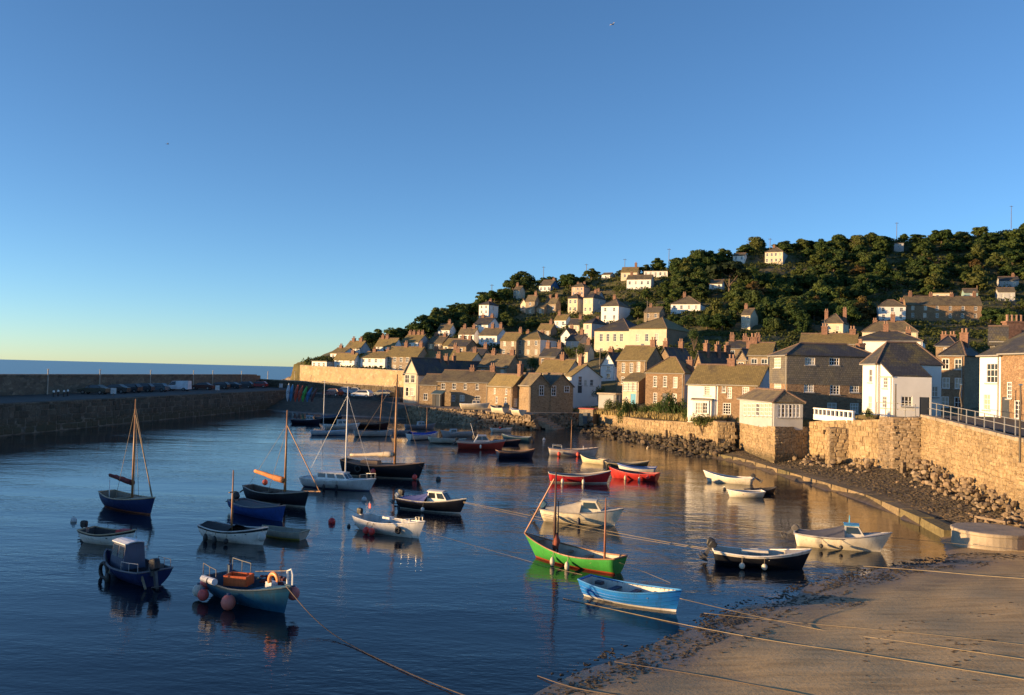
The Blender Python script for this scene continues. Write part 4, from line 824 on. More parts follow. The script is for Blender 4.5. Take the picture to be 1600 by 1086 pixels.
for (lb, cn, D, ph, xl, xr, ev, rf, rs, wm_, rm_, wl_, wr_, ch_, wR_) in ROWS:
    if 33 <= ph <= 52: ph -= 10
    if D > 195: D = Dmap(cn[0], cn[1])-2
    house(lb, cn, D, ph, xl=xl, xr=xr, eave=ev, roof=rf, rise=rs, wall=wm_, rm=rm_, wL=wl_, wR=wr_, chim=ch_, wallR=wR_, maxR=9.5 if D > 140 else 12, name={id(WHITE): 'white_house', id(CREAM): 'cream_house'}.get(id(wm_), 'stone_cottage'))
# ---- right-hand edge: the house row along the road
ha = house('stone house with white bay windows and climbing shrubs along the railed road', (1652, 668), 62.5, 86, xl=1563, H=5.4, Lr=9, roof='x', rise=2.4, wall=BROWNSTONE, rm=SLATE, winL=((1577, 610, .6, 1.3, 2, 4), (1590, 640, .8, 1.4, 2, 4)), chim=((-.6, 1.4, ),), pots=5, door=('L', 1571, 652))
house('narrow white fronted house with tall bays next to the climbing shrubs', None, 62, 86, xl=1530, H=5.3, Lr=9, roof='x', rise=2.3, rm=SLATE, winL=((1536, 583, 1.3, 1.7, 2, 3), (1550, 583, 1.5, 1.6, 3, 3), (1542, 628, .9, 1.3, 2, 3)), chim=((.9, 1.2),), at=ha['left_end'], **HP)
st_ = thing('chimney_stack', 'long brick chimney stack with five clay pots behind the road houses', 'chimney', P(1588, 530, 95))
MB().box((0, 0, .4), (2.6, .9, 3.0)).box((0, 0, 1.85), (2.8, 1.1, .18)).build('stack', BRICK, st_)
for i in range(5): MB().lathe([(.16, 0), (.14, .55), (.17, .6), (.16, .72)], (0, 0, 0), 8).build('chimney_pot', POT, st_, loc=((i-2)*.5, 0, 1.94))
# every house ground joins the terrain in the hillside's own control points only where it stands on the slope
# ================================================================== trees, bushes, hillside scrub
LEAFMATS = {'dark': foliage('dark leaves', (0.040, 0.072, 0.021), (0.068, 0.096, 0.03)), 'olive': foliage('olive leaves', (0.062, 0.096, 0.026), (0.11, 0.128, 0.038)),
            'russet': foliage('russet leaves', (0.085, 0.068, 0.022), (0.11, 0.075, 0.028)), 'pine': foliage('pine needles', (0.022, 0.036, 0.016), (0.040, 0.050, 0.022))}
BARK = plain('bark', (0.11, 0.08, 0.055), .9, .3, 3, bmp=.5)
def leaf_quads(b, c, rx, ry, rz, n, size, rnd):
    for _ in range(n):
        while True:
            d = Vector((rnd.gauss(0, 1), rnd.gauss(0, 1), rnd.gauss(0, 1)))
            if d.length > .01: break
        d.normalize(); k = rnd.uniform(.55, 1.05)
        if d.z < -.55: continue
        p = Vector((c[0]+d.x*rx*k, c[1]+d.y*ry*k, c[2]+d.z*rz*k))
        nrm = (d+Vector((rnd.uniform(-.8, .8), rnd.uniform(-.8, .8), rnd.uniform(-.5, .9)))).normalized(); a = nrm.orthogonal().normalized(); a.rotate(Quaternion(nrm, rnd.uniform(0, 6.28))); q = nrm.cross(a)
        s = size*rnd.uniform(.6, 1.4); t = s*rnd.uniform(.45, .8)
        b.add([p-a*s-q*t*.3, p+q*t*.8-a*s*.1, p+a*s, p-q*t*.8+a*s*.1], [(0, 3, 2, 1)])
def crown_mesh(seed, mat, shape='round', n=1500, size=.26):
    """leaf clumps in a crown about 2 wide and 2 high standing on z = 0.35"""
    rnd = random.Random(seed); b = MB(); lobes = []
    k = rnd.randint(24, 30)
    for i in range(k):
        t = rnd.uniform(0, 6.28); rr = rnd.uniform(0, .72)**.8
        if shape == 'flat': z = rnd.uniform(1.25, 1.75)-rr*.25
        else: z = .38+rnd.uniform(0, 1.3)*(1.1-rr*.7)
        lobes.append((rr*math.cos(t), rr*math.sin(t), z, rnd.uniform(.20, .36)))
    for x, y, z, r_ in lobes: leaf_quads(b, (x, y, z), r_, r_, r_*(.5 if shape == 'flat' else .8), n//k, size*.5, rnd)
    return b.mesh('crown', mat)
def trunk_mesh(seed, shape='round'):
    rnd = random.Random(seed); b = MB(); h = 1.3 if shape != 'flat' else 1.5
    b.tube([(0, 0, -.35), (rnd.uniform(-.04, .04), 0, h*.35), (rnd.uniform(-.08, .08), rnd.uniform(-.06, .06), h)], [.085, .06, .028], 7)
    for i in range(5):
        t = rnd.uniform(0, 6.28); z = rnd.uniform(.35, .8)*h; e = rnd.uniform(.4, .62)
        b.tube([(0, 0, z), (e*.5*math.cos(t), e*.5*math.sin(t), z+.2), (e*math.cos(t), e*math.sin(t), z+.42)], [.035, .024, .010], 5)
    return b.mesh('trunk', BARK)
KINDS = {'dark': [], 'olive': [], 'russet': [], 'pine': []}
for i in range(5): KINDS['dark'].append((crown_mesh(100+i, LEAFMATS['dark'], 'round', 3600, .21), trunk_mesh(100+i)))
for i in range(5): KINDS['olive'].append((crown_mesh(200+i, LEAFMATS['olive'], 'round', 3600, .21), trunk_mesh(200+i)))
for i in range(2): KINDS['russet'].append((crown_mesh(300+i, LEAFMATS['russet'], 'round', 3000, .2), trunk_mesh(300+i)))
for i in range(2): KINDS['pine'].append((crown_mesh(400+i, LEAFMATS['pine'], 'flat', 2400, .22), trunk_mesh(400+i, 'flat')))
TLAB = {'dark': 'dark green leafy tree', 'olive': 'olive green leafy tree', 'russet': 'russet autumn tree', 'pine': 'flat topped dark pine'}
ntree = 0
def tree(kind, x, y, w_, h_, rnd, where, group, z=None):
    """w_ crown width, h_ total height in metres"""
    global ntree
    cm, tm = KINDS[kind][rnd.randrange(len(KINDS[kind]))]
    z = tz(x, y) if z is None else z
    size = 'broad' if w_ > 11 else ('small' if w_ < 6 else ('tall' if h_ > 8.5 else 'bushy')); where0 = where
    near = min(((math.hypot(x-hx, y-hy)-hr, lb) for (_, _, _, _, hy, hx, hr), lb in zip(HOUSE_BOXES, HOUSE_LABELS)))
    lab = size+' '+TLAB[kind]+' '+where
    if near[0] < 9:
        cand = size+' '+TLAB[kind]+' beside the '+near[1]
        if len(cand.split()) <= 16: lab = cand
    t = thing({'dark': 'leafy_tree', 'olive': 'leafy_tree', 'russet': 'autumn_tree', 'pine': 'pine_tree'}[kind], lab, 'tree', (x, y, z), rnd.uniform(0, 6.28), lab if ' beside the ' in lab else size+' '+TLAB[kind]+' '+group)
    t.scale = (w_/2, w_/2, h_/2.1); link('crown', cm, t); link('trunk', tm, t); ntree += 1; return t
def blocks_house(x, y, z, w_, h_, margin=2):
    p0 = proj((x, y, z+h_)); r_ = w_*.42*F_PX/y; base = proj((x, y, z))[1]
    for hx0, hy0, hx1, hy1, hy, hxw, hr in HOUSE_BOXES:
        if math.hypot(x-hxw, y-hy) < hr+w_*.35: return True
        if hy > y and p0[0]+r_ > hx0+margin and p0[0]-r_ < hx1-margin and p0[1] < hy1-3 and base > hy0: return True
    return False
rnd = random.Random(42)
def scatter(zone, n, wr, hr, kinds, where, group, tries=30, ygap=0.55):
    """trees on the part of the hillside that the photograph shows inside a pixel zone"""
    got = []; 
    for _ in range(n*tries):
        if len(got) >= n: break
        px = rnd.uniform(min(p[0] for p in zone), max(p[0] for p in zone)); py = rnd.uniform(min(p[1] for p in zone), max(p[1] for p in zone))
        if not inside(np.array([px]), np.array([py]), zone)[0]: continue
        py = max(py, lerp_tab(px, SKY_X, SKY_Y)+2); g = P(px, py, Dmap(px, py)); w_ = rnd.uniform(*wr); h_ = w_*rnd.uniform(*hr)
        z = tz(g.x, g.y)
        if not inside(np.array([g.x-3]), np.array([g.y-4]), LAND)[0]: continue
        if py < lerp_tab(px, SKY_X, SKY_Y)+9: h_ *= .72
        if any(math.hypot(g.x-a, g.y-b_) < (w_+c)*.5*ygap for a, b_, c in got): continue
        if blocks_house(g.x, g.y, z, w_, h_): continue
        k = rnd.choices(list(kinds), list(kinds.values()))[0]
        tree(k, g.x, g.y, w_, h_, rnd, where, group, z); got.append((g.x, g.y, w_))
scatter([(1080, 400), (1180, 385), (1330, 376), (1600, 356), (1700, 350), (1700, 470), (1540, 470), (1370, 462), (1340, 500), (1190, 500), (1110, 470)], 205, (5.5, 10), (.7, .95), {'dark': 5, 'olive': 6, 'russet': .35}, 'in the wood on the hillside', 'in the wood')
scatter([(1090, 440), (1370, 450), (1360, 520), (1290, 528), (1110, 525)], 44, (4.5, 8), (.85, 1.15), {'dark': 5, 'olive': 3, 'russet': .7}, 'at the foot of the wood above the roofs', 'at the foot of the wood')
scatter([(1380, 500), (1600, 480), (1680, 480), (1680, 530), (1540, 530), (1440, 518)], 18, (4, 7), (.8, 1.0), {'olive': 4, 'dark': 3, 'russet': .5}, 'below the brown stone row', 'below the stone row')
scatter([(462, 570), (500, 562), (560, 543), (650, 512), (745, 470), (790, 450), (790, 470), (742, 495), (735, 535), (640, 522), (570, 540), (510, 560)], 62, (5.5, 9), (.7, .95), {'dark': 7, 'olive': 2}, 'in the wood above the white houses', 'in the far wood')
scatter([(785, 450), (870, 438), (1000, 428), (1090, 408), (1100, 470), (1010, 470), (930, 440), (850, 470), (790, 475)], 44, (5, 9), (.75, 1.05), {'dark': 5, 'olive': 4, 'russet': .4}, 'between the hilltop houses', 'between the hilltop houses')
scatter([(780, 480), (1090, 480), (1110, 520), (1000, 500), (900, 520), (780, 515)], 22, (3.5, 6), (.7, 1.0), {'olive': 5, 'dark': 3, 'russet': .5}, 'in the gardens below the villas', 'in the gardens')
for px, py, D_, w_, h_, k in ((815, 450, 372, 17, 11, 'dark'), (843, 445, 392, 8, 8, 'dark'), (865, 441, 400, 7, 9.5, 'dark'), (889, 438, 402, 8, 9, 'dark'), (1140, 478, 283, 15, 15, 'pine'), (1098, 415, 335, 9, 8.5, 'dark'), (1085, 418, 335, 8, 7, 'olive'), (1112, 412, 335, 8, 7, 'dark'), (1178, 395, 356, 11, 9, 'olive')):
    p = P(px, py, D_); tree(k, p.x, p.y, w_, h_, rnd, {'pine': 'spreading over the wood edge'}.get(k, 'standing out on the skyline'), 'on the skyline')
for i in range(17):
    px = 1182+i*10.5+rnd.uniform(-3, 3); sy = lerp_tab(px, SKY_X, SKY_Y); p = P(px, sy+3, Dmap(px, sy)+14); tree(rnd.choice(('dark', 'olive', 'dark')), p.x, p.y, rnd.uniform(5.5, 8.5), rnd.uniform(4.2, 6.2), rnd, 'along the ridge behind the lone cream villa', 'behind the lone villa')
# bushes beside the harbour: leafy mounds on short stems
def bush_mesh(seed, mat):
    r_ = random.Random(seed); b = MB()
    for i in range(9):
        t = r_.uniform(0, 6.28); q = r_.uniform(0, .6); leaf_quads(b, (q*math.cos(t), q*math.sin(t), r_.uniform(.25, .62)), r_.uniform(.28, .42), r_.uniform(.28, .42), r_.uniform(.25, .4), 170, .045, r_)
    return b.mesh('foliage', mat)
BUSH = [bush_mesh(i, LEAFMATS[('dark', 'olive')[i % 2]]) for i in range(4)]
STEM = MB()
for i in range(6): STEM.tube([(0, 0, -.3), (.2*math.cos(i), .2*math.sin(i), .25), (.42*math.cos(i), .42*math.sin(i), .5)], [.03, .022, .01], 5)
STEMM = STEM.mesh('stem', BARK)
for i, (px, py, D_, w_, h_, wh) in enumerate(((1046, 672, 112, 3.6, 4.2, 'trailing over the sea wall below the square brown house'), (1034, 654, 115, 3.0, 2.2, 'on the wall under the brown house windows'), (1062, 655, 112, 2.6, 2.4, 'close to the corner of the square brown house'), (1010, 655, 120, 2.8, 2.2, 'beside the blue door porch'), (976, 668, 124, 2.4, 3.6, 'hanging dark over the wall below the porch'), (952, 650, 132, 3.2, 2.4, 'in front of the flat boat shed'), (990, 652, 124, 3.0, 2.2, 'between the porch and the sea wall'), (1098, 671, 99.0, 3.4, 1.8, 'under the white bay window'), (1073, 667, 105, 2.0, 2.0, 'left of the white bay window'), (880, 634, 146, 2.6, 1.8, 'right of the dark stone gables'), (935, 622, 146, 3.0, 2.4, 'behind the flat boat shed'), (1357, 655, 77.2, 1.3, 1.3, 'at the foot of the white harbour house'), (832, 583, 184, 5, 4.0, 'round and dark behind the end cottage'), (815, 590, 180, 4.2, 3.0, 'between the brick chimney and the dark gables'), (906, 560, 200, 5, 4, 'at the foot of the golden stone pair'), (886, 556, 203, 4, 3, 'beside the white side of the golden stone pair'), (1545, 625, 71.9, 1.2, 1.8, 'climbing up the white fronted house'), (1561, 622, 70.2, 1.4, 2.4, 'climbing between the white front and the stone house'), (915, 520, 255, 6, 4.5, 'below the two cream villas'), (1060, 520, 232, 5, 4.5, 'above the hall roof'), (1085, 540, 200, 6, 4.5, 'right of the hall'), (1262, 705, 84.5, 1.5, 2.2, 'growing on the shaded side of the bastion'))):
    p = P(px, py, D_); t = thing('bush', 'leafy bush '+wh, 'bush', p); k_ = 1.3 if D_ > 95 and py > 640 else 1.0; t.scale = (w_/2*k_, w_/2*k_, h_*k_); t.rotation_euler.z = i
    link('foliage', BUSH[i % 4], t); link('stem', STEMM, t)
# scrub: low growth that covers the open slopes
b = MB(); r_ = random.Random(77); pts = []
for _ in range(15000):
    px = r_.uniform(440, 1680); sy = lerp_tab(px, SKY_X, SKY_Y); py = sy+(598-sy)*r_.random()**1.25
    if py > 560 and px > 640: continue
    pts.append((px, max(py-r_.uniform(0, 1.5), sy-.5)))
gp = [P(px, py, Dmap(px, py)) for px, py in pts]; zz = terrain([p.x for p in gp], [p.y for p in gp])
for p, z in zip(gp, zz):
    if any(abs(p.x-hx) < hr+.8 and abs(p.y-hy) < hr+.8 for _, _, _, _, hy, hx, hr in HOUSE_BOXES): continue
    if z < 1.5 or not inside(np.array([p.x-1.5]), np.array([p.y-2.5]), LAND)[0]: continue
    s = r_.uniform(.7, 1.9); leaf_quads(b, (p.x, p.y, z+.25*s), s, s, s*.6, 16, .42, r_)
stuff(tag(b.build('scrub', foliage('scrub leaves', (0.066, 0.082, 0.024), (0.066, 0.082, 0.024))), 'low olive and brown scrub covering the open hillside', 'scrub'))
# dry grass and weeds on the bank behind the low wall
b = MB()
for _ in range(5200):
    t = r_.random(); q = r_.random(); A = Vector((21.5, 99)).lerp(Vector((9, 148)), t); n_ = Vector((.93, .36)); p = A+n_*(q*4.2+.5); z = 3.5-1.3*t+q*.5
    hgt = r_.uniform(.25, .8); a = r_.uniform(0, 6.28); d = Vector((math.cos(a), math.sin(a), 0)); o_ = Vector((r_.uniform(-.2, .2), r_.uniform(-.2, .2), hgt))
    P0 = Vector((p.x, p.y, z-.2)); b.add([P0-d*.09, P0+d*.09, P0+o_], [(0, 1, 2)])
stuff(tag(b.build('dry_grass', plain('dry grass', (0.30, 0.23, 0.09), .9, .35, 1.5)), 'dry yellow grass growing on the bank above the low sea wall', 'grass'))
# ================================================================== boats
def P_(c, r=.35): return paint(c, r)
CW, CN, CB, CR = (0.84, 0.81, 0.74), (0.012, 0.014, 0.02), (0.02, 0.10, 0.36), (0.45, 0.03, 0.03)
ROPE_LABELS = 0
def smooth_obj(o): return o
class Boat:
    def __init__(s, label, stern, bow, B=1.7, H=.62, sb=.35, ss=.12, tw=.72, rake=.45, hull=CW, strake=None, boot=None, inner=(0.3, 0.26, 0.2), gun=(0.4, 0.3, 0.2), L=None, name='rowing_boat', cat='boat', z=0.0, double=False, floor=.16, deck=0.0, heading=None):
        a, b = G(stern[0], stern[1], z), G(bow[0], bow[1], z); d = b-a; s.L = L or max(2.2, d.length*1.02); c = (a+b)/2
        s.rz = math.atan2(d.y, d.x) if heading is None else heading
        s.root = thing(name, label, cat, (c.x, c.y, z), s.rz); s.B, s.H, s.sb, s.ss, s.tw, s.rake, s.dbl = B, H, sb, ss, tw, rake, double
        m = 9; n = 22; hb = MB(); s.floor = floor
        def levels(t):                           # rings from keel to gunwale, one of them along the painted waterline
            kz, sh = s.pt(t, 0)[2], s.pt(t, 1)[2]; uw = min(.6, (.085-kz)/(sh-kz)); return [0, uw*.5, uw]+[uw+(1-uw)*q for q in (.17, .34, .51, .68, .82, .92, 1)]
        us = levels(0)
        for i in range(n+1):
            lv = levels(i/n)
            for u in lv: hb.v.append(s.pt(i/n, u))
            for u in lv: x, y, z_ = s.pt(i/n, u); hb.v.append((x, -y, z_))
        k = len(us); sm = strake or hull; bm = boot or hull
        for i in range(n):
            for side in (0, 1):
                for j in range(k-1):
                    a_, b_ = (i*2+side)*k+j, ((i+1)*2+side)*k+j
                    f = (a_, b_, b_+1, a_+1) if side else (a_, a_+1, b_+1, b_)
                    hb.f.append(f); hb.m.append(1 if j >= k-3 else (2 if j < 2 else 0))
        hb.f.append(tuple(list(range(0, k))[::-1]+list(range(k, 2*k)))); hb.m.append(0)
        o = hb.build('hull', [P_(hull), P_(sm), P_(bm)], s.root, smooth=True); me = o.data
        me.polygons[len(me.polygons)-1].use_smooth = False
        # inside
        ib = MB(); zf = floor
        n2 = 18
        for i in range(n2+1):
            t = .012+.96*i/n2; zt = s.pt(t, 1.0)[2]; kz = s.pt(t, 0)[2]
            uf = min(.9, max(.3, (zf-kz)/(zt-kz)))
            for uu in (1.0, (1+uf)/2, uf):
                x, y, z_ = s.pt(t, uu); y = min(0.0, y*.95+.02); z_ -= .012 if uu == 1.0 else 0
                ib.v += [(x, y, z_), (x, -y, z_)]
        for i in range(n2):
            o_ = i*6; p_ = o_+6
            for q in (0, 2): ib.f += [(o_+q, o_+q+2, p_+q+2, p_+q), (p_+q+1, p_+q+3, o_+q+3, o_+q+1)]; ib.m += [0, 0]
            ib.f.append((o_+4, o_+5, p_+5, p_+4)); ib.m.append(0)
        ib.f.append((0, 1, 3, 2)); ib.f.append((2, 3, 5, 4)); ib.m += [0, 0]
        ib.build('inner_hull', P_(inner, .6), s.root, smooth=False)
        for sd in (1, -1):
            pts = [Vector(s.pt(i/20, 1.0)) for i in range(21)]; pts = [Vector((p.x, p.y*sd, p.z+.012)) for p in pts]
            MB().tube(pts, .035, 5).build('gunwale', P_(gun, .5), s.root)
        if not double and tw > .1:
            x, y, z_ = s.pt(0, 1); MB().tube([(x, y, z_+.012), (x, -y, z_+.012)], .04, 5).build('transom_rail', P_(gun, .5), s.root)
    def pt(s, t, u):
        """a point of the starboard shell: t from stern to bow, u from keel to gunwale"""
        if s.dbl: w_ = math.sin(math.pi*min(1, max(0, t)))**.72
        elif t < .42: w_ = s.tw+(1-s.tw)*math.sin(math.pi/2*t/.42)
        else: w_ = max(0.0, math.cos(math.pi/2*((t-.42)/.58)))**.78
        sh = s.H+s.sb*max(0, (t-.38)/.62)**2+s.ss*max(0, (.38-t)/.38)**2
        kz = -.22*(1-max(0, (t-.75)/.25)**2*.8)
        fl = 1-(1-u)**2.4; flare = .78+.22*u
        y = s.B/2*w_*fl*flare; z_ = kz+(sh-kz)*u
        f = max(0, (t-.55)/.45)**2; f2 = max(0, (.3-t)/.3)**2
        x = s.L*(t-.5)+s.rake*(u-.45)*f-(.16 if not s.dbl else s.rake*.7)*(u-.4)*f2
        return (x, -y, z_)
    def sheer(s, t): return s.pt(t, 1.0)[2]
    def side(s, t): return -s.pt(t, 1.0)[1]
    def X(s, t): return s.L*(t-.5)
    def part(s, mb, name, mat, smooth=False): return mb.build(name, mat, s.root, smooth=smooth)
    def thwarts(s, ts=(.3, .55), c=(0.4, 0.28, 0.17)):
        for t in ts:
            x = s.X(t); w_ = s.side(t)*1.82; s.part(MB().box((x, 0, s.sheer(t)-.16), (.24, w_, .04)), 'thwart', P_(c, .6))
        return s
    def deck(s, t0, t1, c, camber=.06):
        b = MB(); n = 8; row = []
        for i in range(n+1):
            t = t0+(t1-t0)*i/n; x, y, z_ = s.pt(t, 1.0)
            for k in (-1, -.5, 0, .5, 1): b.v.append((x-(.03 if t > .9 else 0), y*.97*k, z_-.01+camber*(1-k*k)))
        for i in range(n):
            for k in range(4): b.f.append((i*5+k, i*5+k+1, i*5+k+6, i*5+k+5)); b.m.append(0)
        s.part(b, 'deck', P_(c, .6)); return s
    def mast(s, t, h, r=.06, mat=None, tilt=0.0, side=0.0, name='mast', z0=None):
        x = s.X(t); z_ = .1 if z0 is None else z0; s.part(MB().tube([(x, side, z_), (x+tilt*h*.5, side, z_+h*.5), (x+tilt*h, side, z_+h)], [r, r*.85, r*.5], 8), name, mat or WOOD, True); return s
    def line(s, p0, p1, r=.012, mat=None, name='stay', sag=0.0):
        p0, p1 = Vector(p0), Vector(p1); m_ = (p0+p1)/2-Vector((0, 0, sag)); s.part(MB().tube([p0, m_, p1], r, 4), name, mat or ROPE); return s
    def boom(s, t0, t1, z0, z1, sail=(0.5, 0.44, 0.34), r=.11, spar=None):
        a, b = Vector((s.X(t0), 0, z0)), Vector((s.X(t1), 0, z1)); bo = s.part(MB().tube([a, b], .045, 6), 'boom', spar or WOOD)
        rn = random.Random(s.root['label']); pts = [a.lerp(b, i/10)+Vector((0, rn.uniform(-.02, .02), .09+rn.uniform(-.015, .02))) for i in range(11)]
        MB().tube(pts, [r*(1.45-.8*i/10)*rn.uniform(.85, 1.12) for i in range(11)], 8).build('furled_sail', plain('sailcloth %.2f %.2f' % sail[:2], sail, .9, .15, 5, bmp=.4), bo, smooth=True); return s
    def outboard(s, y=0.0, cowl=(0.02, 0.02, 0.022), up=.5, t=0.0, k=1.0):
        """engine clamped on the transom, tilted by up: cowl, leg with its fin and propeller, clamp"""
        x, _, z_ = s.pt(t, 1.0); ca, sa = math.cos(up), math.sin(up)
        rot = lambda q: (x-.08-(q[0]*ca-q[2]*sa*-1)*k if False else x-.08+(-q[0]*ca+q[2]*sa)*k, y+q[1]*k, z_+.02+(q[0]*sa+q[2]*ca)*k)
        c = MB()
        for zc, hx, hy, ox in ((.0, .11, .08, .05), (.06, .16, .10, .06), (.25, .17, .105, .07), (.32, .145, .095, .06), (.345, .09, .06, .04)):
            for i in range(12):
                a = 2*math.pi*i/12; cx, cy = math.cos(a), math.sin(a); c.v.append((ox+hx*math.copysign(abs(cx)**.4, cx), hy*math.copysign(abs(cy)**.4, cy), zc))
        for r_ in range(4):
            for i in range(12): c.f.append((r_*12+i, r_*12+(i+1) % 12, r_*12+12+(i+1) % 12, r_*12+12+i)); c.m.append(0)
        c.f += [tuple(range(11, -1, -1)), tuple(range(48, 60))]; c.m += [0, 0]
        c.v = [rot(v) for v in c.v]; o = s.part(c, 'outboard_motor', P_(cowl, .45), False)
        l_ = MB().box((.05, 0, -.25), (.13, .07, .62)).box((.1, 0, -.44), (.30, .2, .025)).ball((.06, 0, -.6), .17, .05, .055, 8, 5).box((.24, 0, -.6), (.03, .2, .05)); l_.v = [rot(v) for v in l_.v]; l_.build('motor_leg', plain('motor grey', (0.08, 0.08, 0.085), .5), o)
        MB().box((x+.0, y, z_-.05), (.16, .2, .24)).build('motor_bracket', STEEL, o)
        return s
    def fenders(s, ts, c=(0.75, 0.72, 0.64), side=1, kind='long', r=.11):
        for t in ts:
            x = s.X(t); y = -side*(s.side(t)+r*.8); z_ = s.sheer(t); b = MB()
            zc = max(.12, z_-.42)
            b.ball((x, y, zc), r, r, r*(2.0 if kind == 'long' else 1.12), 10, 8); o = s.part(b, 'fender', P_(c, .45), True)
            MB().tube([(x, y, zc+r), (x, y+side*r*.8, z_+.02)], .014, 4).build('fender_rope', ROPE, o)
        return s
    def tyre(s, t, side=1, R0=.24):
        x = s.X(t); b = MB().torus((x, -side*(s.side(t)+.06), s.sheer(t)-.32), R0, .075, 'y', 14, 6); s.part(b, 'tyre_fender', RUBBER, True); return s
    def cabin(s, t0, t1, h, w0=.8, c=CW, slope_f=.35, slope_b=.08, win=True, roofc=None, taper=.82, wt=None):
        """wheelhouse: profile in x-z between stations t0 and t1, leaning front, windows proud of its faces"""
        x0, x1 = s.X(t0), s.X(t1); zb = min(s.sheer(t0), s.sheer(t1))-.12; w_ = min(s.side(t0), s.side(t1))*w0; zt = zb+h
        B0 = [(x0, w_), (x1, w_*.86)]; T0 = [(x0+slope_b, w_*taper), (x1-slope_f, w_*taper*.88)]
        v = [(x0, -w_, zb), (x1, -w_*.86, zb), (x1, w_*.86, zb), (x0, w_, zb), (x0+slope_b, -w_*taper, zt), (x1-slope_f, -w_*taper*.88, zt), (x1-slope_f, w_*taper*.88, zt), (x0+slope_b, w_*taper, zt)]
        cb = MB(); cb.add(v, [(0, 1, 5, 4), (1, 2, 6, 5), (2, 3, 7, 6), (3, 0, 4, 7), (4, 5, 6, 7)]); o = s.part(cb, 'cabin', P_(c))
        rb = MB(); n = 5; ov = .06
        xs = (x0+slope_b-ov, x1-slope_f+ov)
        for xx, ww in ((xs[0], w_*taper+ov), (xs[1], w_*taper*.88+ov)):
            for i in range(n): k = -1+2*i/(n-1); rb.v.append((xx, ww*k, zt+.02+.07*(1-k*k)))
            for i in range(n): k = -1+2*i/(n-1); rb.v.append((xx, ww*k, zt-.02+.07*(1-k*k)))
        for i in range(n-1): rb.f += [(i, i+10, i+11, i+1), (i+5, i+6, i+16, i+15), (i, i+1, i+6, i+5), (i+10, i+15, i+16, i+11)]
        rb.f += [(0, 5, 15, 10), (4, 14, 19, 9)]; rb.m = [0]*len(rb.f); rb.build('cabin_roof', P_(roofc or c), o)
        if win:
            gl = lambda name, q: MB().slab(q, .02).build(name, PANE, o)
            lerp = lambda A, B, u: Vector(A).lerp(Vector(B), u)
            def onface(i0, i1, i2, i3, u0, u1, v0, v1, off):
                q = [lerp(lerp(v[i0], v[i1], u), lerp(v[i3], v[i2], u), vv) for u, vv in ((u0, v0), (u1, v0), (u1, v1), (u0, v1))]
                nr = (q[1]-q[0]).cross(q[3]-q[0]).normalized(); return [p+nr*off for p in q]
            for (a_, b_, c_, d_) in ((0, 1, 5, 4), (2, 3, 7, 6)):
                k = wt or (1 if abs(x1-x0) < 1.2 else 2)
                for i in range(k): gl('cabin_window', onface(a_, b_, c_, d_, (i+.12)/k, (i+.88)/k, .45, .88, .014))
            for i in (0, 1): gl('windscreen', onface(1, 2, 6, 5, .06+.48*i, .46+.48*i, .40, .9, .014))
        s.cab = (x0, x1, w_, zt); return s
    def cover(s, t0, t1, h0, h1, c=(0.10, 0.10, 0.13), w0=1.0):
        b = MB(); n = 10; rn = random.Random(s.root['label']+'c'); K = 7
        for i in range(n+1):
            q = i/n; t = t0+(t1-t0)*q; x, y, z_ = s.pt(t, 1.0); hh = h0+(h1-h0)*q-.05*math.sin(math.pi*q)
            for k in range(K):
                kk = -1+2*k/(K-1); b.v.append((x, y*1.04*kk*w0, z_-.05+(hh+.05)*(1-abs(kk)**1.4)+rn.uniform(-.012, .012)))
        for i in range(n):
            for k in range(K-1): a_ = i*K+k; b.f.append((a_, a_+1, a_+K+1, a_+K)); b.m.append(0)
        s.part(b, 'canvas_cover', plain('canvas %.2f %.2f %.2f' % c, c, .85, .12, 4, bmp=.3), True); return s
    def box(s, t, y, z_, d, c, name, rz=0.0, rough=.5): s.part(MB().box((s.X(t), y, z_), d, rz, 0, .94), name, P_(c, rough)); return s
    def ball(s, t, y, z_, r, c, name='buoy', sq=1.1):
        o = s.part(MB().ball((s.X(t), y, z_), r, r, r*sq, 14, 10), name, P_(c, .45), True); MB().lathe([(r*.3, 0), (r*.26, r*.25)], (s.X(t), y, z_+r*sq*.95), 8).build('buoy_eye', P_((0.02, 0.06, 0.15)), o); return s
    def rail(s, t0, t1, h=.35, n=3, mat=None):
        b = MB()
        for sd in (1, -1):
            tops = []
            for i in range(n):
                t = t0+(t1-t0)*i/(n-1); x, y, z_ = s.pt(t, 1.0); y = y*.92*sd; b.tube([(x, y, z_), (x, y, z_+h)], .015, 4); tops.append((x, y, z_+h))
            b.tube(tops, .016, 4)
        s.part(b, 'guard_rail', mat or STEEL); return s
    def lettering(s, txt, t, side=1, size=.16, c=(0.85, 0.85, 0.8), u=.83):
        x, y, z_ = s.pt(t, u); x2, y2, z2 = s.pt(t+.03, u); x3, y3, z3 = s.pt(t, u-.12)
        cu = bpy.data.curves.new('lettering', 'FONT'); cu.body = txt; cu.size = size; cu.extrude = .002; cu.align_x = 'CENTER'; cu.align_y = 'CENTER'
        tmp = bpy.data.objects.new('lettering', cu); COL.objects.link(tmp); bpy.context.view_layer.update(); me = bpy.data.meshes.new_from_object(tmp); bpy.data.objects.remove(tmp); bpy.data.curves.remove(cu)
        me.materials.clear(); me.materials.append(P_(c)); o = link('lettering', me, s.root)
        ex = Vector((x2-x, (y2-y)*side, z2-z_)).normalized(); ez = Vector((x-x3, (y-y3)*side, z_-z3)).normalized(); n_ = ex.cross(ez)
        if n_.y*(-side) < 0: ex = -ex; n_ = ex.cross(ez)
        ez = n_.cross(ex); o.matrix_local = Matrix(((ex.x, ez.x, n_.x, x+n_.x*.02), (ex.y, ez.y, n_.y, y*side+n_.y*.02), (ex.z, ez.z, n_.z, z_+n_.z*.02), (0, 0, 0, 1))); return s
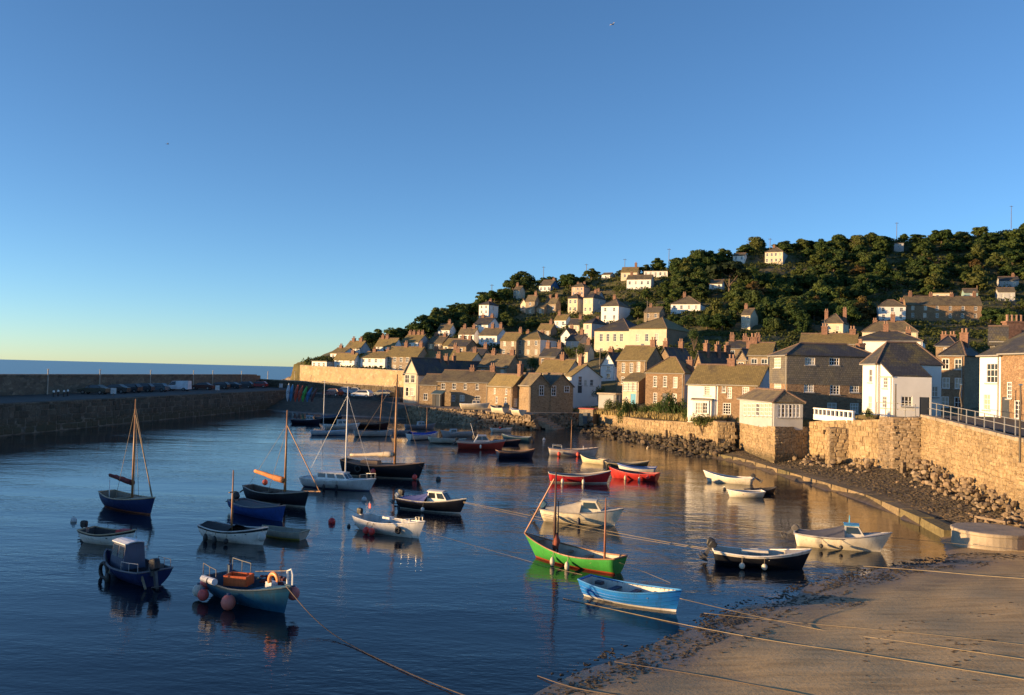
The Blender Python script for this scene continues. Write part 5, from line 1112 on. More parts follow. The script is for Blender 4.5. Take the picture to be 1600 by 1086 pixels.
NAVY = (0.010, 0.026, 0.10); ORANGE = (0.75, 0.12, 0.05); TAN = (0.45, 0.33, 0.2); RED = (0.5, 0.025, 0.03); GREEN = (0.05, 0.30, 0.05)
# --- left-hand boats
b = Boat('blue gaff yawl with a maroon furled sail and tall wooden mast', (168, 790), (237, 805), 1.7, .7, .3, .15, .6, .4, NAVY, NAVY, (0.3, 0.1, 0.05), (0.25, 0.2, 0.15), TAN, name='sailing_boat').deck(.62, .97, (0.3, 0.25, 0.18)).thwarts((.25, .4))
b.mast(.56, 6.3, .075).boom(.55, .03, 1.5, 1.75, (0.09, 0.015, 0.02), .13).mast(.04, 1.5, .035, FRAME, name='mizzen_post')
for x0, y0 in ((.97, 0), (.45, .7), (.45, -.7), (.36, .7)): b.line((b.X(x0), y0, b.sheer(x0)), (b.X(.56), 0, 6.0), .012)
b.line((b.X(.99), 0, b.sheer(1)), (b.X(.57), 0, 5.5), .035, GREYWOOD, 'furled_jib')
Boat('small white open boat with black strake, red gear and lettering', (137, 846), (206, 853), 1.45, .5, .25, .1, .75, .3, CW, CN, None, (0.05, 0.04, 0.04), TAN).thwarts((.35, .6), (0.05, 0.05, 0.05)).outboard(0, up=.1).box(.8, 0, .62, (.5, .5, .2), RED, 'red_tarpaulin').lettering('PZ 90', .62, 1, .17)
b = Boat('blue cabin boat with a white wheelhouse roof and a black outboard', (246, 918), (164, 889), 1.65, .52, .28, .08, .85, .4, NAVY, NAVY, None, (0.08, 0.08, 0.09), (0.15, 0.15, 0.17), name='motor_boat', L=3.7)
b.cabin(.42, .76, 1.0, .82, (0.07, 0.09, 0.14), .22, .0, roofc=(0.72, 0.74, 0.76)).outboard(.1, up=.25, k=1.35).rail(.02, .3, .34, 3).tyre(.7, -1, .3).fenders((.5,), (0.02, 0.02, 0.02), -1).box(.16, -.4, .5, (.5, .4, .4), (0.1, 0.1, 0.1), 'locker')
b.line((b.X(0), .5, .5), (b.X(-.12), .55, .05), .05, GREYWOOD, 'boarding_ladder')
b = Boat('black yawl with an orange furled sail and long bowsprit', (389, 780), (478, 793), 1.75, .68, .3, .2, .5, .3, CN, CN, (0.5, 0.46, 0.36), (0.09, 0.07, 0.05), (0.3, 0.27, 0.22), name='sailing_boat').deck(.6, .97, (0.14, 0.11, 0.08)).thwarts((.25, .42), (0.1, 0.08, 0.06))
b.mast(.63, 5.7, .08).boom(.62, .1, 1.35, 1.75, (0.55, 0.22, 0.08), .15)
b.line((b.X(.95), 0, b.sheer(1)-.02), (b.X(1.22), 0, b.sheer(1)+.1), .05, plain('orange spar', (0.55, 0.25, 0.08)), 'bowsprit').line((b.X(1.2), 0, b.sheer(1)+.1), (b.X(.63), 0, 4.9), .03, WOOD, 'furled_jib').line((b.X(.5), .75, .7), (b.X(.63), 0, 4.6)).line((b.X(.5), -.75, .7), (b.X(.63), 0, 4.6)).line((b.X(.02), 0, 1.0), (b.X(.63), 0, 4.9), .01).ball(.35, -.3, 1.25, .17, ORANGE)
b.line((b.X(.0), 0, .85), (b.X(-.16), 0, .35), .05, BLACK, 'rudder_stock')
Boat('royal blue open boat with a grey cover and tilted outboard', (370, 800), (442, 815), 1.6, .6, .3, .12, .7, .3, (0.015, 0.06, 0.25), (0.015, 0.06, 0.25), None, (0.1, 0.1, 0.11), (0.2, 0.2, 0.2)).cover(.12, .92, .1, .14, (0.075, 0.08, 0.085)).outboard(0, up=.9, k=1.2)
b = Boat('white open boat with black strake, short mast and dark cover', (325, 840), (413, 852), 1.6, .56, .3, .12, .75, .3, CW, CN, None, (0.06, 0.05, 0.05), (0.55, 0.55, 0.52)).cover(.02, .5, .16, .22, (0.02, 0.02, 0.022)).thwarts((.62, .76), (0.1, 0.1, 0.1)).mast(.42, 3.3, .055).fenders((.18, .36), (0.03, 0.03, 0.03), 1).fenders((.55,), (0.03, 0.03, 0.03), 1, 'round', .12)
b.box(.42, 0, 2.35, (.06, .5, .05), (0.2, 0.12, 0.06), 'mast_crosstree').fenders((.99,), (0.5, 0.5, 0.46), 1, 'round', .2)
Boat('small yellow ended dinghy tied behind the short masted boat', (461, 842), (424, 838), 1.1, .36, .12, .05, .8, .2, (0.42, 0.40, 0.33), (0.6, 0.58, 0.5), (0.5, 0.42, 0.1), (0.25, 0.24, 0.2), (0.3, 0.28, 0.2), name='dinghy', L=2.3)
b = Boat('turquoise fishing boat hung with pink and white buoys', (343, 928), (447, 959), 1.7, .62, .32, .1, .8, .3, (0.015, 0.10, 0.19), (0.015, 0.07, 0.13), None, (0.02, 0.07, 0.12), (0.05, 0.09, 0.12), name='fishing_boat').deck(.74, .97, (0.04, 0.16, 0.25)).thwarts((.5,), (0.05, 0.2, 0.3))
cr = MB(); w_, d_, h_ = .85, .6, .36; cr.box((0, 0, .03), (w_, d_, .05)); [cr.box((sx*w_/2, 0, h_/2), (.05, d_, h_)) for sx in (-1, 1)]; [cr.box((0, sy*d_/2, h_/2), (w_, .05, h_)) for sy in (-1, 1)]
fb = thing('fish_crate', 'orange plastic fish crate on the turquoise fishing boat', 'crate', b.root.location+Vector((math.cos(b.rz)*b.X(.3), math.sin(b.rz)*b.X(.3), .55)), b.rz+.5); cr.build('crate_body', P_((0.7, 0.13, 0.03), .5), fb); MB().box((.1, 0, .12), (.4, .3, .12)).build('net_heap', P_((0.3, 0.1, 0.03), .9), fb)
b.part(MB().tube([(b.X(.08), -.9, .78), (b.X(.3), -1.0, .8)], .12, 10), 'white_roller', P_((0.7, 0.7, 0.7))); b.part(MB().tube([(b.X(.2), -.97, .78), (b.X(.215), -.975, .78)], .125, 10), 'roller_strap', BLACK)
b.ball(.02, -.92, .3, .21, (0.5, 0.5, 0.45)).ball(.15, -1.05, .26, .2, (0.62, 0.10, 0.09)).ball(.53, -1.05, .26, .25, (0.60, 0.16, 0.12)).ball(.0, -.6, .45, .2, (0.55, 0.1, 0.09)).ball(.97, .35, .62, .22, (0.55, 0.16, 0.14))
b.part(MB().torus((b.X(.84), -.1, 1.05), .24, .075, 'y', 14, 6, math.pi*1.15), 'life_ring', P_((0.8, 0.28, 0.1)), True); b.part(MB().tube([(b.X(.93), .2, .95), (b.X(.93), .2, 1.4), (b.X(.98), .2, 1.48), (b.X(1.0), .2, 1.3), (b.X(1.0), .2, .95)], .035, 6), 'davit', FRAME)
b.rail(.0, .22, .5, 3, plain('grey tube', (0.12, 0.12, 0.12), .4)).line((b.X(.3), .7, .9), (b.X(.85), .5, 1.3), .016, GREYWOOD, 'boat_hook').box(.68, .3, .75, (.35, .3, .2), (0.6, 0.6, 0.6), 'white_drum').box(.12, .1, .9, (.14, .14, .5), (0.02, 0.06, 0.12), 'engine_post')
net = MB(); rn = random.Random(4)
for i in range(60): net.ball((b.X(.45+.3*rn.random()), .45+.35*rn.random(), .62+.3*rn.random()), .07, .07, .05, 6, 4)
b.part(net, 'net_pile', P_((0.12, 0.03, 0.03), .9))
# --- middle boats
b = Boat('white sailing cruiser with a tall pale mast and coachroof', (485, 760), (573, 767), 1.9, .62, .25, .05, .7, .5, (0.62, 0.62, 0.6), (0.66, 0.66, 0.63), (0.1, 0.12, 0.2), (0.4, 0.4, 0.38), CW, name='sailing_boat', L=5.4).deck(.05, .97, (0.55, 0.54, 0.5)).cabin(.22, .7, .62, .75, CW, .5, .1, wt=3).mast(.6, 6.6, .055, FRAME, z0=.6).rail(.84, .99, .38, 3).fenders((.4, .58), (0.03, 0.03, 0.035), 1)
b.line((b.X(.99), 0, .9), (b.X(.6), 0, 6.6), .008, STEEL).line((b.X(.02), 0, .7), (b.X(.6), 0, 6.6), .008, STEEL)
b = Boat('large black lugger with a varnished mast and cream furled sail', (541, 742), (654, 749), 2.3, .95, .35, .3, .5, .5, CN, (0.02, 0.017, 0.015), (0.55, 0.5, 0.4), (0.16, 0.10, 0.06), (0.22, 0.14, 0.08), name='sailing_lugger', L=6.6).deck(.1, .97, (0.2, 0.13, 0.08))
b.mast(.66, 8.0, .11).boom(.64, .08, 1.75, 1.5, (0.55, 0.46, 0.34), .15).tyre(.26, 1, .24).ball(.47, -1.25, .55, .2, (0.75, 0.08, 0.06)).ball(.95, -.55, .22, .2, (0.75, 0.08, 0.06)).box(.35, 0, 1.12, (1.5, .8, .3), (0.2, 0.13, 0.08), 'hatch_coaming')
for x0, y0 in ((.99, 0), (.55, 1.0), (.55, -1.0), (.02, 0)): b.line((b.X(x0), y0, b.sheer(x0)), (b.X(.66), 0, 7.8), .014, DARKROPE)
b = Boat('black motor boat with a white cuddy and blue canvas cover', (630, 793), (722, 803), 1.75, .6, .3, .05, .8, .45, CN, (0.02, 0.02, 0.03), (0.7, 0.68, 0.6), (0.2, 0.2, 0.2), (0.6, 0.55, 0.42), name='motor_boat').deck(.72, .97, (0.6, 0.57, 0.48)).cabin(.45, .82, .72, .8, (0.72, 0.69, 0.62), .55, .1).cover(.04, .47, .1, .5, (0.10, 0.12, 0.30)).outboard(.1, (0.02, 0.02, 0.02), .2, k=1.2).outboard(-.45, (0.6, 0.58, 0.5), .6, k=.8).fenders((.48,), side=1, kind='round', r=.12)
Boat('white open boat with a red ensign and fenders at its quarter', (567, 826), (657, 842), 1.7, .6, .3, .1, .75, .4, (0.80, 0.77, 0.69), (0.82, 0.79, 0.71), None, (0.55, 0.54, 0.5), CW).thwarts((.3, .5, .68), (0.6, 0.55, 0.45)).deck(.78, .97, (0.6, 0.58, 0.52)).outboard(0, up=.1).fenders((.3, .4), (0.65, 0.06, 0.05), 1, 'round', .17).mast(.02, .9, .02, FRAME, side=.4, name='ensign_staff', z0=.5).box(.02, .42, 1.15, (.16, .02, .28), (0.6, 0.04, 0.05), 'red_ensign').box(.45, 0, .8, (.5, .4, .1), (0.72, 0.7, 0.65), 'white_seat').rail(.78, .93, .22, 3).tyre(.76, 1, .13)
b = Boat('bright green lugger with two bare masts and red bottom', (968, 897), (828, 869), 1.75, .55, .45, .15, .6, .75, GREEN, (0.055, 0.33, 0.06), (0.35, 0.07, 0.03), (0.45, 0.40, 0.30), (0.28, 0.13, 0.06), name='sailing_lugger', L=4.8).thwarts((.22, .4, .62), (0.3, 0.2, 0.12)).deck(.84, .97, (0.2, 0.13, 0.08))
b.mast(.72, 3.9, .07, plain('dark spar', (0.09, 0.05, 0.035), .5)).mast(.15, 3.05, .055, plain('russet spar', (0.28, 0.11, 0.06), .5)).mast(.70, 2.6, .04, plain('dark spar', (0.09, 0.05, 0.035)), name='stowed_spar', side=-.12)
b.line((b.X(1.08), 0, b.sheer(1)+.05), (b.X(.74), 0, 3.7), .035, plain('russet spar', (0.28, 0.11, 0.06)), 'leaning_yard').part(MB().tube([(b.X(.72), -.06, .55), (b.X(.71), -.1, .9), (b.X(.72), -.05, 1.25)], [.13, .17, .08], 8), 'furled_sail', plain('tan sail', (0.3, 0.08, 0.05), .9), True)
b.fenders((.42, .60), (0.55, 0.50, 0.38), -1).fenders((.42, .60), (0.55, 0.50, 0.38), 1)
b = Boat('bright blue clinker rowing boat with white inside', (915, 929), (1061, 957), 1.6, .52, .28, .12, .62, .22, (0.015, 0.17, 0.55), (0.015, 0.17, 0.55), (0.75, 0.72, 0.66), (0.58, 0.54, 0.46), (0.03, 0.2, 0.5), L=3.8).thwarts((.28, .5, .72), (0.05, 0.07, 0.12))
for i in range(14):
    t = .2+.055*i
    for sd in (1,): b.part(MB().box((b.X(t), sd*b.side(t)*.93, b.sheer(t)-.16), (.035, .03, .3)), 'rib', P_((0.25, 0.22, 0.18)))
for u in (.45, .62, .78): b.part(MB().tube([Vector(b.pt(i/16, u))+Vector((0, -.006, 0)) for i in range(17)], .012, 4), 'strake_edge', P_((0.012, 0.14, 0.47)))
b.box(.12, .2, .5, (.3, .25, .12), (0.04, 0.04, 0.05), 'rope_coil').box(.6, .1, .36, (.9, .12, .05), (0.3, 0.2, 0.12), 'stowed_oar', .1)
b = Boat('cream cabin cruiser with a cream canvas cover, off the green lugger', (851, 813), (966, 822), 1.8, .66, .32, .05, .8, .55, (0.80, 0.71, 0.52), (0.80, 0.72, 0.54), None, (0.3, 0.3, 0.3), (0.35, 0.33, 0.3), name='motor_boat', L=4.3).deck(.72, .97, (0.6, 0.55, 0.45)).cabin(.50, .82, .78, .82, (0.70, 0.64, 0.50), .5, .1, wt=1).cover(.04, .52, .08, .6, (0.50, 0.44, 0.33)).outboard(0, (0.04, 0.12, 0.2), .7, k=1.2).fenders((.2, .52), (0.05, 0.05, 0.06), 1).box(.96, -.2, .75, (.03, .02, .12), (0.1, 0.15, 0.4), 'number_plate')
b = Boat('dark open motor boat with white gunwale and two round fenders', (1120, 881), (1256, 889), 1.7, .58, .3, .12, .8, .4, (0.02, 0.018, 0.018), (0.68, 0.62, 0.5), None, (0.5, 0.46, 0.38), CW, L=4.0, name='motor_boat').thwarts((.35, .55), (0.65, 0.6, 0.5)).deck(.76, .97, (0.5, 0.44, 0.34)).outboard(.25, (0.03, 0.03, 0.03), .35, k=1.1).outboard(-.2, (0.03, 0.03, 0.03), .7, k=1.0).fenders((.28, .52), (0.62, 0.58, 0.46), 1, 'round', .13).box(.45, .35, .62, (1.2, .35, .1), (0.66, 0.6, 0.48), 'side_bench')
b = Boat('white cabin boat with a grey cover and pale blue cabin top', (1242, 851), (1386, 863), 1.75, .62, .36, .06, .8, .55, (0.86, 0.78, 0.60), (0.86, 0.79, 0.62), None, (0.3, 0.3, 0.3), (0.4, 0.38, 0.36), name='motor_boat', L=4.2).deck(.72, .97, (0.6, 0.56, 0.48)).cabin(.52, .80, .72, .8, (0.6, 0.58, 0.52), .45, .12, roofc=(0.10, 0.35, 0.55), wt=1).cover(.03, .54, .06, .55, (0.09, 0.09, 0.11)).outboard(0, (0.12, 0.11, 0.1), .9).fenders((.28, .5), (0.04, 0.04, 0.04), 1, 'round', .1).mast(.6, .5, .04, P_((0.10, 0.4, 0.6)), name='cabin_vent', z0=1.2)
# --- right-hand dinghies
Boat('long white dinghy with a raised outboard near the foreshore', (1172, 757), (1106, 752), 1.3, .46, .4, .08, .75, .4, (0.80, 0.73, 0.58), None, None, (0.45, 0.43, 0.38), CW, name='dinghy', L=3.7).thwarts((.35, .6), (0.5, 0.48, 0.4)).outboard(0, up=1.0)
Boat('short white tender floating beside the dark dinghy', (1188, 777), (1141, 776), 1.15, .36, .12, .08, .8, .2, (0.82, 0.75, 0.58), None, None, (0.4, 0.38, 0.33), CW, name='dinghy', L=2.4).thwarts((.3, .6), (0.5, 0.45, 0.36))
Boat('flat dark dinghy floating beside the white tender', (1172, 772), (1208, 771), 1.1, .3, .15, .05, .8, .25, (0.03, 0.025, 0.02), None, None, (0.08, 0.07, 0.06), (0.1, 0.09, 0.08), name='dinghy', L=2.3).thwarts((.4,), (0.1, 0.08, 0.06))
# --- red and other boats in the middle distance
Boat('red rowing boat with a white rubbing strake and high bow', (862, 753), (948, 755), 1.6, .55, .42, .15, .65, .35, RED, (0.5, 0.03, 0.03), (0.7, 0.65, 0.55), (0.25, 0.2, 0.17), (0.6, 0.58, 0.52), L=4.6).thwarts((.3, .5, .68)).fenders((.2, .55), (0.65, 0.6, 0.5), 1)
Boat('red rowing boat with tan fenders moored beside the blue edged boat', (1025, 752), (955, 746), 1.5, .52, .35, .1, .7, .35, (0.42, 0.03, 0.025), None, None, (0.2, 0.1, 0.08), (0.5, 0.05, 0.05), L=4.0).thwarts((.3, .55)).fenders((.3, .6), (0.6, 0.5, 0.35), -1).ball(.12, .8, .35, .14, (0.6, 0.06, 0.05))
Boat('white boat with a blue gunwale behind the red rowing boat', (1023, 740), (968, 737), 1.4, .45, .25, .08, .7, .3, (0.6, 0.58, 0.55), (0.05, 0.1, 0.3), None, (0.3, 0.3, 0.3), (0.05, 0.12, 0.4)).thwarts((.4,))
Boat('pale grey fishing boat with two orange floats and a short post', (859, 711), (931, 713), 1.8, .62, .3, .12, .75, .4, (0.55, 0.53, 0.5), (0.5, 0.36, 0.28), None, (0.25, 0.23, 0.22), (0.5, 0.42, 0.36), name='fishing_boat').mast(.46, 3.6, .045).mast(.72, .95, .05, FRAME, name='samson_post').rail(.08, .26, .38, 2, FRAME).fenders((.2, .6), (0.75, 0.1, 0.06), 1, 'round', .2).thwarts((.4, .6))
Boat('cream dinghy with a tapering bow left of the olive boat', (946, 726), (909, 722), 1.2, .4, .3, .08, .75, .3, (0.66, 0.56, 0.36), None, None, (0.3, 0.27, 0.2), (0.6, 0.5, 0.35), name='dinghy', L=2.8).thwarts((.45,))
Boat('olive and cream rowing boat with an orange ring at its stern', (949, 731), (1011, 732), 1.4, .42, .25, .1, .7, .3, (0.10, 0.09, 0.05), (0.4, 0.33, 0.2), None, (0.3, 0.26, 0.18), (0.5, 0.42, 0.28)).thwarts((.3, .6)).tyre(.02, 1, .2)
Boat('red cabin boat with a grey wheelhouse near the quay', (718, 701), (784, 702), 1.9, .75, .3, .08, .8, .45, (0.42, 0.06, 0.04), (0.4, 0.38, 0.36), None, (0.3, 0.3, 0.3), (0.4, 0.38, 0.36), name='motor_boat', L=5.0).deck(.6, .97, (0.4, 0.38, 0.36)).cabin(.33, .72, .85, .8, (0.42, 0.42, 0.42), .6, .5, roofc=(0.5, 0.5, 0.5)).outboard(0, (0.03, 0.03, 0.03), .6).mast(.36, 1.6, .025, FRAME, tilt=-.3, name='aerial', z0=1.2).fenders((.48,), side=1)
Boat('dark navy boat with a brown gunwale in front of the quay boats', (781, 716), (830, 716), 1.6, .62, .3, .12, .75, .3, (0.012, 0.018, 0.045), (0.16, 0.09, 0.05), None, (0.2, 0.14, 0.1), (0.35, 0.2, 0.12), L=3.6).thwarts((.4, .6))
Boat('low dark punt tucked behind the red cabin boat', (778, 694), (806, 695), 1.3, .45, .2, .08, .75, .3, (0.02, 0.02, 0.022), (0.25, 0.1, 0.06), None, (0.15, 0.1, 0.08), (0.3, 0.2, 0.15), name='dinghy', L=3.0)
Boat('teal open boat with an outboard off the stone steps', (825, 690), (789, 688), 1.5, .5, .28, .08, .75, .3, (0.08, 0.16, 0.17), None, None, (0.2, 0.22, 0.22), (0.35, 0.4, 0.4), L=3.6).outboard(0, up=.4).thwarts((.45,))
Boat('little white tender with a red bundle by the revetment', (769, 675), (798, 675), 1.2, .42, .15, .08, .8, .2, (0.66, 0.6, 0.5), None, None, (0.4, 0.36, 0.3), CW, name='dinghy', L=2.9).ball(.42, 0, .6, .16, (0.6, 0.06, 0.04), 'red_bundle')
b = Boat('white yacht under a bright blue boat cover', (637, 688), (684, 686), 1.7, .62, .25, .1, .7, .4, (0.6, 0.6, 0.58), None, (0.05, 0.06, 0.1), (0.3, 0.3, 0.3), CW, name='sailing_boat', L=4.2).cover(.03, .93, .35, .2, (0.02, 0.05, 0.32), 1.02).mast(.62, 3.8, .05)
Boat('cream open boat with a round float at its bow', (724, 693), (673, 692), 1.5, .45, .25, .08, .7, .3, (0.5, 0.46, 0.38), None, (0.1, 0.09, 0.07), (0.3, 0.27, 0.22), (0.5, 0.45, 0.35), L=4.2).ball(.98, 0, .5, .2, (0.65, 0.6, 0.4)).thwarts((.3, .6))
Boat('grey day boat with a small cuddy beyond the cream open boat', (735, 682), (692, 682), 1.6, .52, .25, .08, .75, .35, (0.4, 0.4, 0.4), None, None, (0.25, 0.25, 0.25), (0.45, 0.45, 0.45), name='motor_boat', L=4.0).cabin(.5, .78, .5, .75, (0.5, 0.48, 0.46), .3, .1, wt=1).outboard(0, up=.5)
b = Boat('pale blue sailing dinghy with a tall bare mast off the far beach', (488, 680), (540, 680), 1.6, .5, .2, .05, .75, .4, (0.5, 0.55, 0.6), None, (0.1, 0.15, 0.3), (0.35, 0.36, 0.38), (0.5, 0.52, 0.55), name='sailing_boat', L=4.4).deck(.45, .97, (0.45, 0.48, 0.52)).mast(.33, 6.8, .05, FRAME)
Boat('white cabin motor boat near the far beach', (509, 671), (558, 671), 1.8, .6, .28, .05, .8, .5, (0.55, 0.53, 0.5), None, None, (0.3, 0.3, 0.3), CW, name='motor_boat', L=4.6).cabin(.35, .75, .8, .8, (0.55, 0.54, 0.5), .6, .1).deck(.72, .97, (0.45, 0.44, 0.42))
Boat('grey ketch hull with a brown mast in front of the beach wall', (557, 682), (609, 682), 1.7, .55, .28, .1, .7, .4, (0.42, 0.42, 0.4), None, (0.1, 0.1, 0.1), (0.25, 0.22, 0.2), (0.4, 0.36, 0.3), name='sailing_boat', L=4.6).mast(.66, 6.3, .06, WOOD, .05).deck(.6, .97, (0.3, 0.28, 0.25))
Boat('dark navy launch with a white cuddy, farthest off the beach', (460, 662), (497, 663), 1.8, .6, .3, .08, .8, .4, (0.015, 0.02, 0.04), None, None, (0.1, 0.1, 0.1), (0.2, 0.2, 0.2), name='motor_boat', L=4.2).cabin(.5, .8, .7, .8, (0.4, 0.42, 0.45), .3, .1)
Boat('black launch with a canvas hood close to the far beach', (492, 658), (530, 659), 1.8, .6, .3, .08, .8, .4, (0.015, 0.016, 0.02), None, None, (0.1, 0.1, 0.1), (0.2, 0.2, 0.2), name='motor_boat', L=4.4).cover(.3, .95, .3, .5, (0.06, 0.07, 0.1))
Boat('long dark maroon boat moored beyond the black lugger', (560, 668), (602, 669), 1.7, .55, .3, .1, .75, .3, (0.05, 0.015, 0.015), None, None, (0.1, 0.08, 0.07), (0.2, 0.14, 0.1), L=4.6).thwarts((.3, .6))
Boat('small grey dinghy between the grey ketch and the blue covered yacht', (619, 679), (634, 679), 1.2, .45, .15, .05, .8, .2, (0.25, 0.27, 0.3), None, None, (0.2, 0.2, 0.2), (0.3, 0.3, 0.3), name='dinghy', L=2.4)
b = Boat('grey motor boat with an aerial behind the blue covered yacht', (640, 670), (672, 670), 1.6, .5, .25, .05, .8, .4, (0.2, 0.22, 0.26), None, None, (0.15, 0.15, 0.16), (0.3, 0.3, 0.3), name='motor_boat', L=4.2).cabin(.4, .7, .6, .75, (0.4, 0.4, 0.4), .3, .1).mast(.5, 2.0, .03, BLACK, name='aerial', z0=1.0)
# --- boats drawn up on the quay
Boat('white cabin boat drawn up in front of the stone terrace', (726, 637), (757, 638), 1.7, .62, .3, .05, .8, .4, (0.62, 0.56, 0.44), None, None, (0.3, 0.3, 0.3), CW, name='motor_boat', z=QT+.25, L=4.6).cabin(.4, .75, .75, .8, (0.62, 0.56, 0.45), .3, .2)
Boat('white boat with a dark engine box drawn up by the end cottage', (797, 645), (760, 641), 1.5, .55, .3, .1, .75, .35, (0.66, 0.58, 0.45), None, None, (0.1, 0.1, 0.1), (0.3, 0.3, 0.3), name='motor_boat', z=QT+.25, L=4.6).box(.45, 0, .75, (.8, .7, .4), (0.04, 0.04, 0.045), 'engine_box')
Boat('upturned looking white pram at the corner of the quay', (826, 649), (790, 644), 1.5, .5, .25, .1, .8, .3, (0.66, 0.56, 0.42), None, None, (0.4, 0.36, 0.3), CW, name='dinghy', z=QT+.25, L=4.2).cover(.04, .95, .12, .12, (0.6, 0.5, 0.38))
# ================================================================== shore details, street furniture, cars, ropes
rnd = random.Random(12)
# ---- boulders and rocks
def rock_mesh(seed, mat, name):
    r_ = random.Random(seed); b = MB().ball((0, 0, 0), 1, seg=7, rings=5)
    k = [Vector((r_.gauss(0, 1), r_.gauss(0, 1), r_.gauss(0, 1))).normalized() for _ in range(7)]; ds = [r_.uniform(.55, .85) for _ in k]
    out = []
    for v in b.v:
        v = Vector(v)*r_.uniform(.9, 1.1)
        for n_, d in zip(k, ds):
            e = v.dot(n_)-d
            if e > 0: v -= n_*e
        out.append(v)
    b.v = [tuple(v) for v in out]; return b, b.mesh(name, mat)
BO = [rock_mesh(i, BOULDER, 'boulder') for i in range(8)]; RK = [rock_mesh(50+i, DARKROCK, 'rock') for i in range(8)]
def rocks(spots, meshes, name, label, group, most):
    spots = sorted(spots, key=lambda s: -s[3]/Vector(s[:3]).length)
    for i, (x, y, z, s) in enumerate(spots[:most]):
        sz = 'large ' if s > .42 else ('small ' if s < .28 else 'middling '); o = tag(link(name, meshes[i % 8][1], None, (x, y, z), rnd.uniform(0, 6.28)), sz+label, name, sz+group); o.scale = (s*rnd.uniform(.8, 1.3), s*rnd.uniform(.7, 1.1), s*rnd.uniform(.55, .9)); o.rotation_euler.x = rnd.uniform(-.4, .4)
    rest = spots[most:]
    if rest:
        b = MB()
        for i, (x, y, z, s) in enumerate(rest): b.add([(x+v[0]*s, y+v[1]*s*.9, z+v[2]*s*.7) for v in meshes[i % 8][0].v], meshes[i % 8][0].f)
        stuff(tag(b.build(name+'_rubble', meshes[0][1].materials[0]), label.replace(name, 'small '+name+' rubble'), 'rubble'))
sp_ = []
for _ in range(250):
    t = rnd.random(); A = Vector((29.6, 47)).lerp(Vector((32.7, 69.5)), t); q = abs(rnd.gauss(0, 1.05))+.25; s = rnd.uniform(.12, .29)*(1.1-.1*q)*(1.35 if rnd.random() < .12 else 1)
    if q < 5 and s > .12: sp_.append((A.x-q, A.y+rnd.uniform(-.5, .5), bz(A.x-q, A.y)+max(0, 1.0-q*.45)*rnd.uniform(.1, 1)+s*.2, s))
rocks(sp_, BO, 'boulder', 'pale granite boulder heaped at the foot of the railed sea wall', 'boulders at the foot of the sea wall', 290)
sp_ = []
for _ in range(60):
    t = rnd.random(); A = Vector((31.0, 71)).lerp(Vector((28.6, 82.5)), t); q = rnd.uniform(.2, 2.6); s = rnd.uniform(.12, .32); sp_.append((A.x-q, A.y-.3, bz(A.x-q, A.y)+max(0, .9-q*.4)*rnd.random()+.05, s))
rocks(sp_, BO, 'boulder', 'pale boulder at the foot of the wall of large pale stones', 'boulders below the balustrade wall', 60)
sp_ = []
line_ = [(24.2, 92), (21.8, 99), (16.8, 114), (12.6, 137), (8, 146), (4.6, 137)]
for _ in range(900):
    k = rnd.random()*4.6; i = int(k); A = Vector(line_[i]).lerp(Vector(line_[i+1]), k-i) if i < 5 else Vector(line_[5]); q = abs(rnd.gauss(0, 1.5)); s = rnd.uniform(.14, .45)
    x, y = A.x-q-.3, A.y-q*.2; sp_.append((x, y, max(-.1, bz(x, y))+max(0, 1.1-q*.4)*rnd.uniform(0, .8)+s*.1, s))
rocks(sp_, RK, 'rock', 'dark weedy rock on the bank below the low sea wall', 'weedy rocks along the low sea wall', 270)
# ---- foreshore shingle, seaweed, drift on the sand
b = MB()
for _ in range(5200):
    y = rnd.uniform(50, 96); A = np.interp(y, [50, 62, 86, 96], [25.6, 26.4, 24.4, 22.4]); x = A+rnd.uniform(0, 1)**.8*np.interp(y, [50, 70, 72, 83, 84, 96], [3.6, 6, 4.4, 4, 1.2, .6])
    s = rnd.uniform(.03, .13); z = bz(x, y); b.add([(x+v[0]*s, y+v[1]*s, z+v[2]*s*.6+.01) for v in RK[_ % 8][0].v], RK[_ % 8][0].f)
stuff(tag(b.build('shingle', DARKROCK), 'dark shingle and weed spread over the foreshore', 'shingle'))
b = MB(); wd = plain('seaweed', (0.06, 0.045, 0.024), .7, .4, 6)
r_ = random.Random(99); nb = 0; cl = [(r_.uniform(-4, 24), r_.gauss(.8, .75)) for _ in range(170)]
def at_edge(s, d):
    """a place d metres inland of the water's edge, s metres along it in x"""
    ex = np.interp(s, [p[0] for p in BL[1:6]], [p[1] for p in BL[1:6]]); return s+d*.69, ex-d*.72
while nb < 3200:
    ci = min(int(r_.random()**1.8*len(cl)), len(cl)-1); s, d = cl[ci]; s += r_.gauss(0, .22+.5*((ci*7) % 5)/5); d = d+r_.gauss(0, .10+.15*((ci*3) % 4)/4); x, y = at_edge(s, d)
    if d < -.5: continue
    z = max(bz(x, y), 0.0); q = r_.uniform(.012, .05)*(1.6 if r_.random() < .1 else 1); a_ = r_.uniform(0, 3.14); ca_, sa_ = math.cos(a_), math.sin(a_); e_ = r_.uniform(1, 3.2); b.add([(x+(v[0]*e_*ca_-v[1]*sa_)*q, y+(v[0]*e_*sa_+v[1]*ca_)*q, z+v[2]*q*.4+.008) for v in RK[nb % 8][0].v], RK[nb % 8][0].f); nb += 1
for _ in range(380):                                         # wrack lines higher up the beach
    s = r_.uniform(4, 24); d = r_.choice((6.5, 9.0, 11.5))+1.1*math.sin(s*.55)+r_.gauss(0, .28); x, y = at_edge(s, d); q = r_.uniform(.015, .06)
    b.add([(x+v[0]*q*1.6, y+v[1]*q, bz(x, y)+v[2]*q*.35+.006) for v in RK[_ % 8][0].v], RK[_ % 8][0].f)
stuff(tag(b.build('seaweed', wd), 'dark seaweed and pebbles strewn along the sand at the water edge', 'seaweed'))
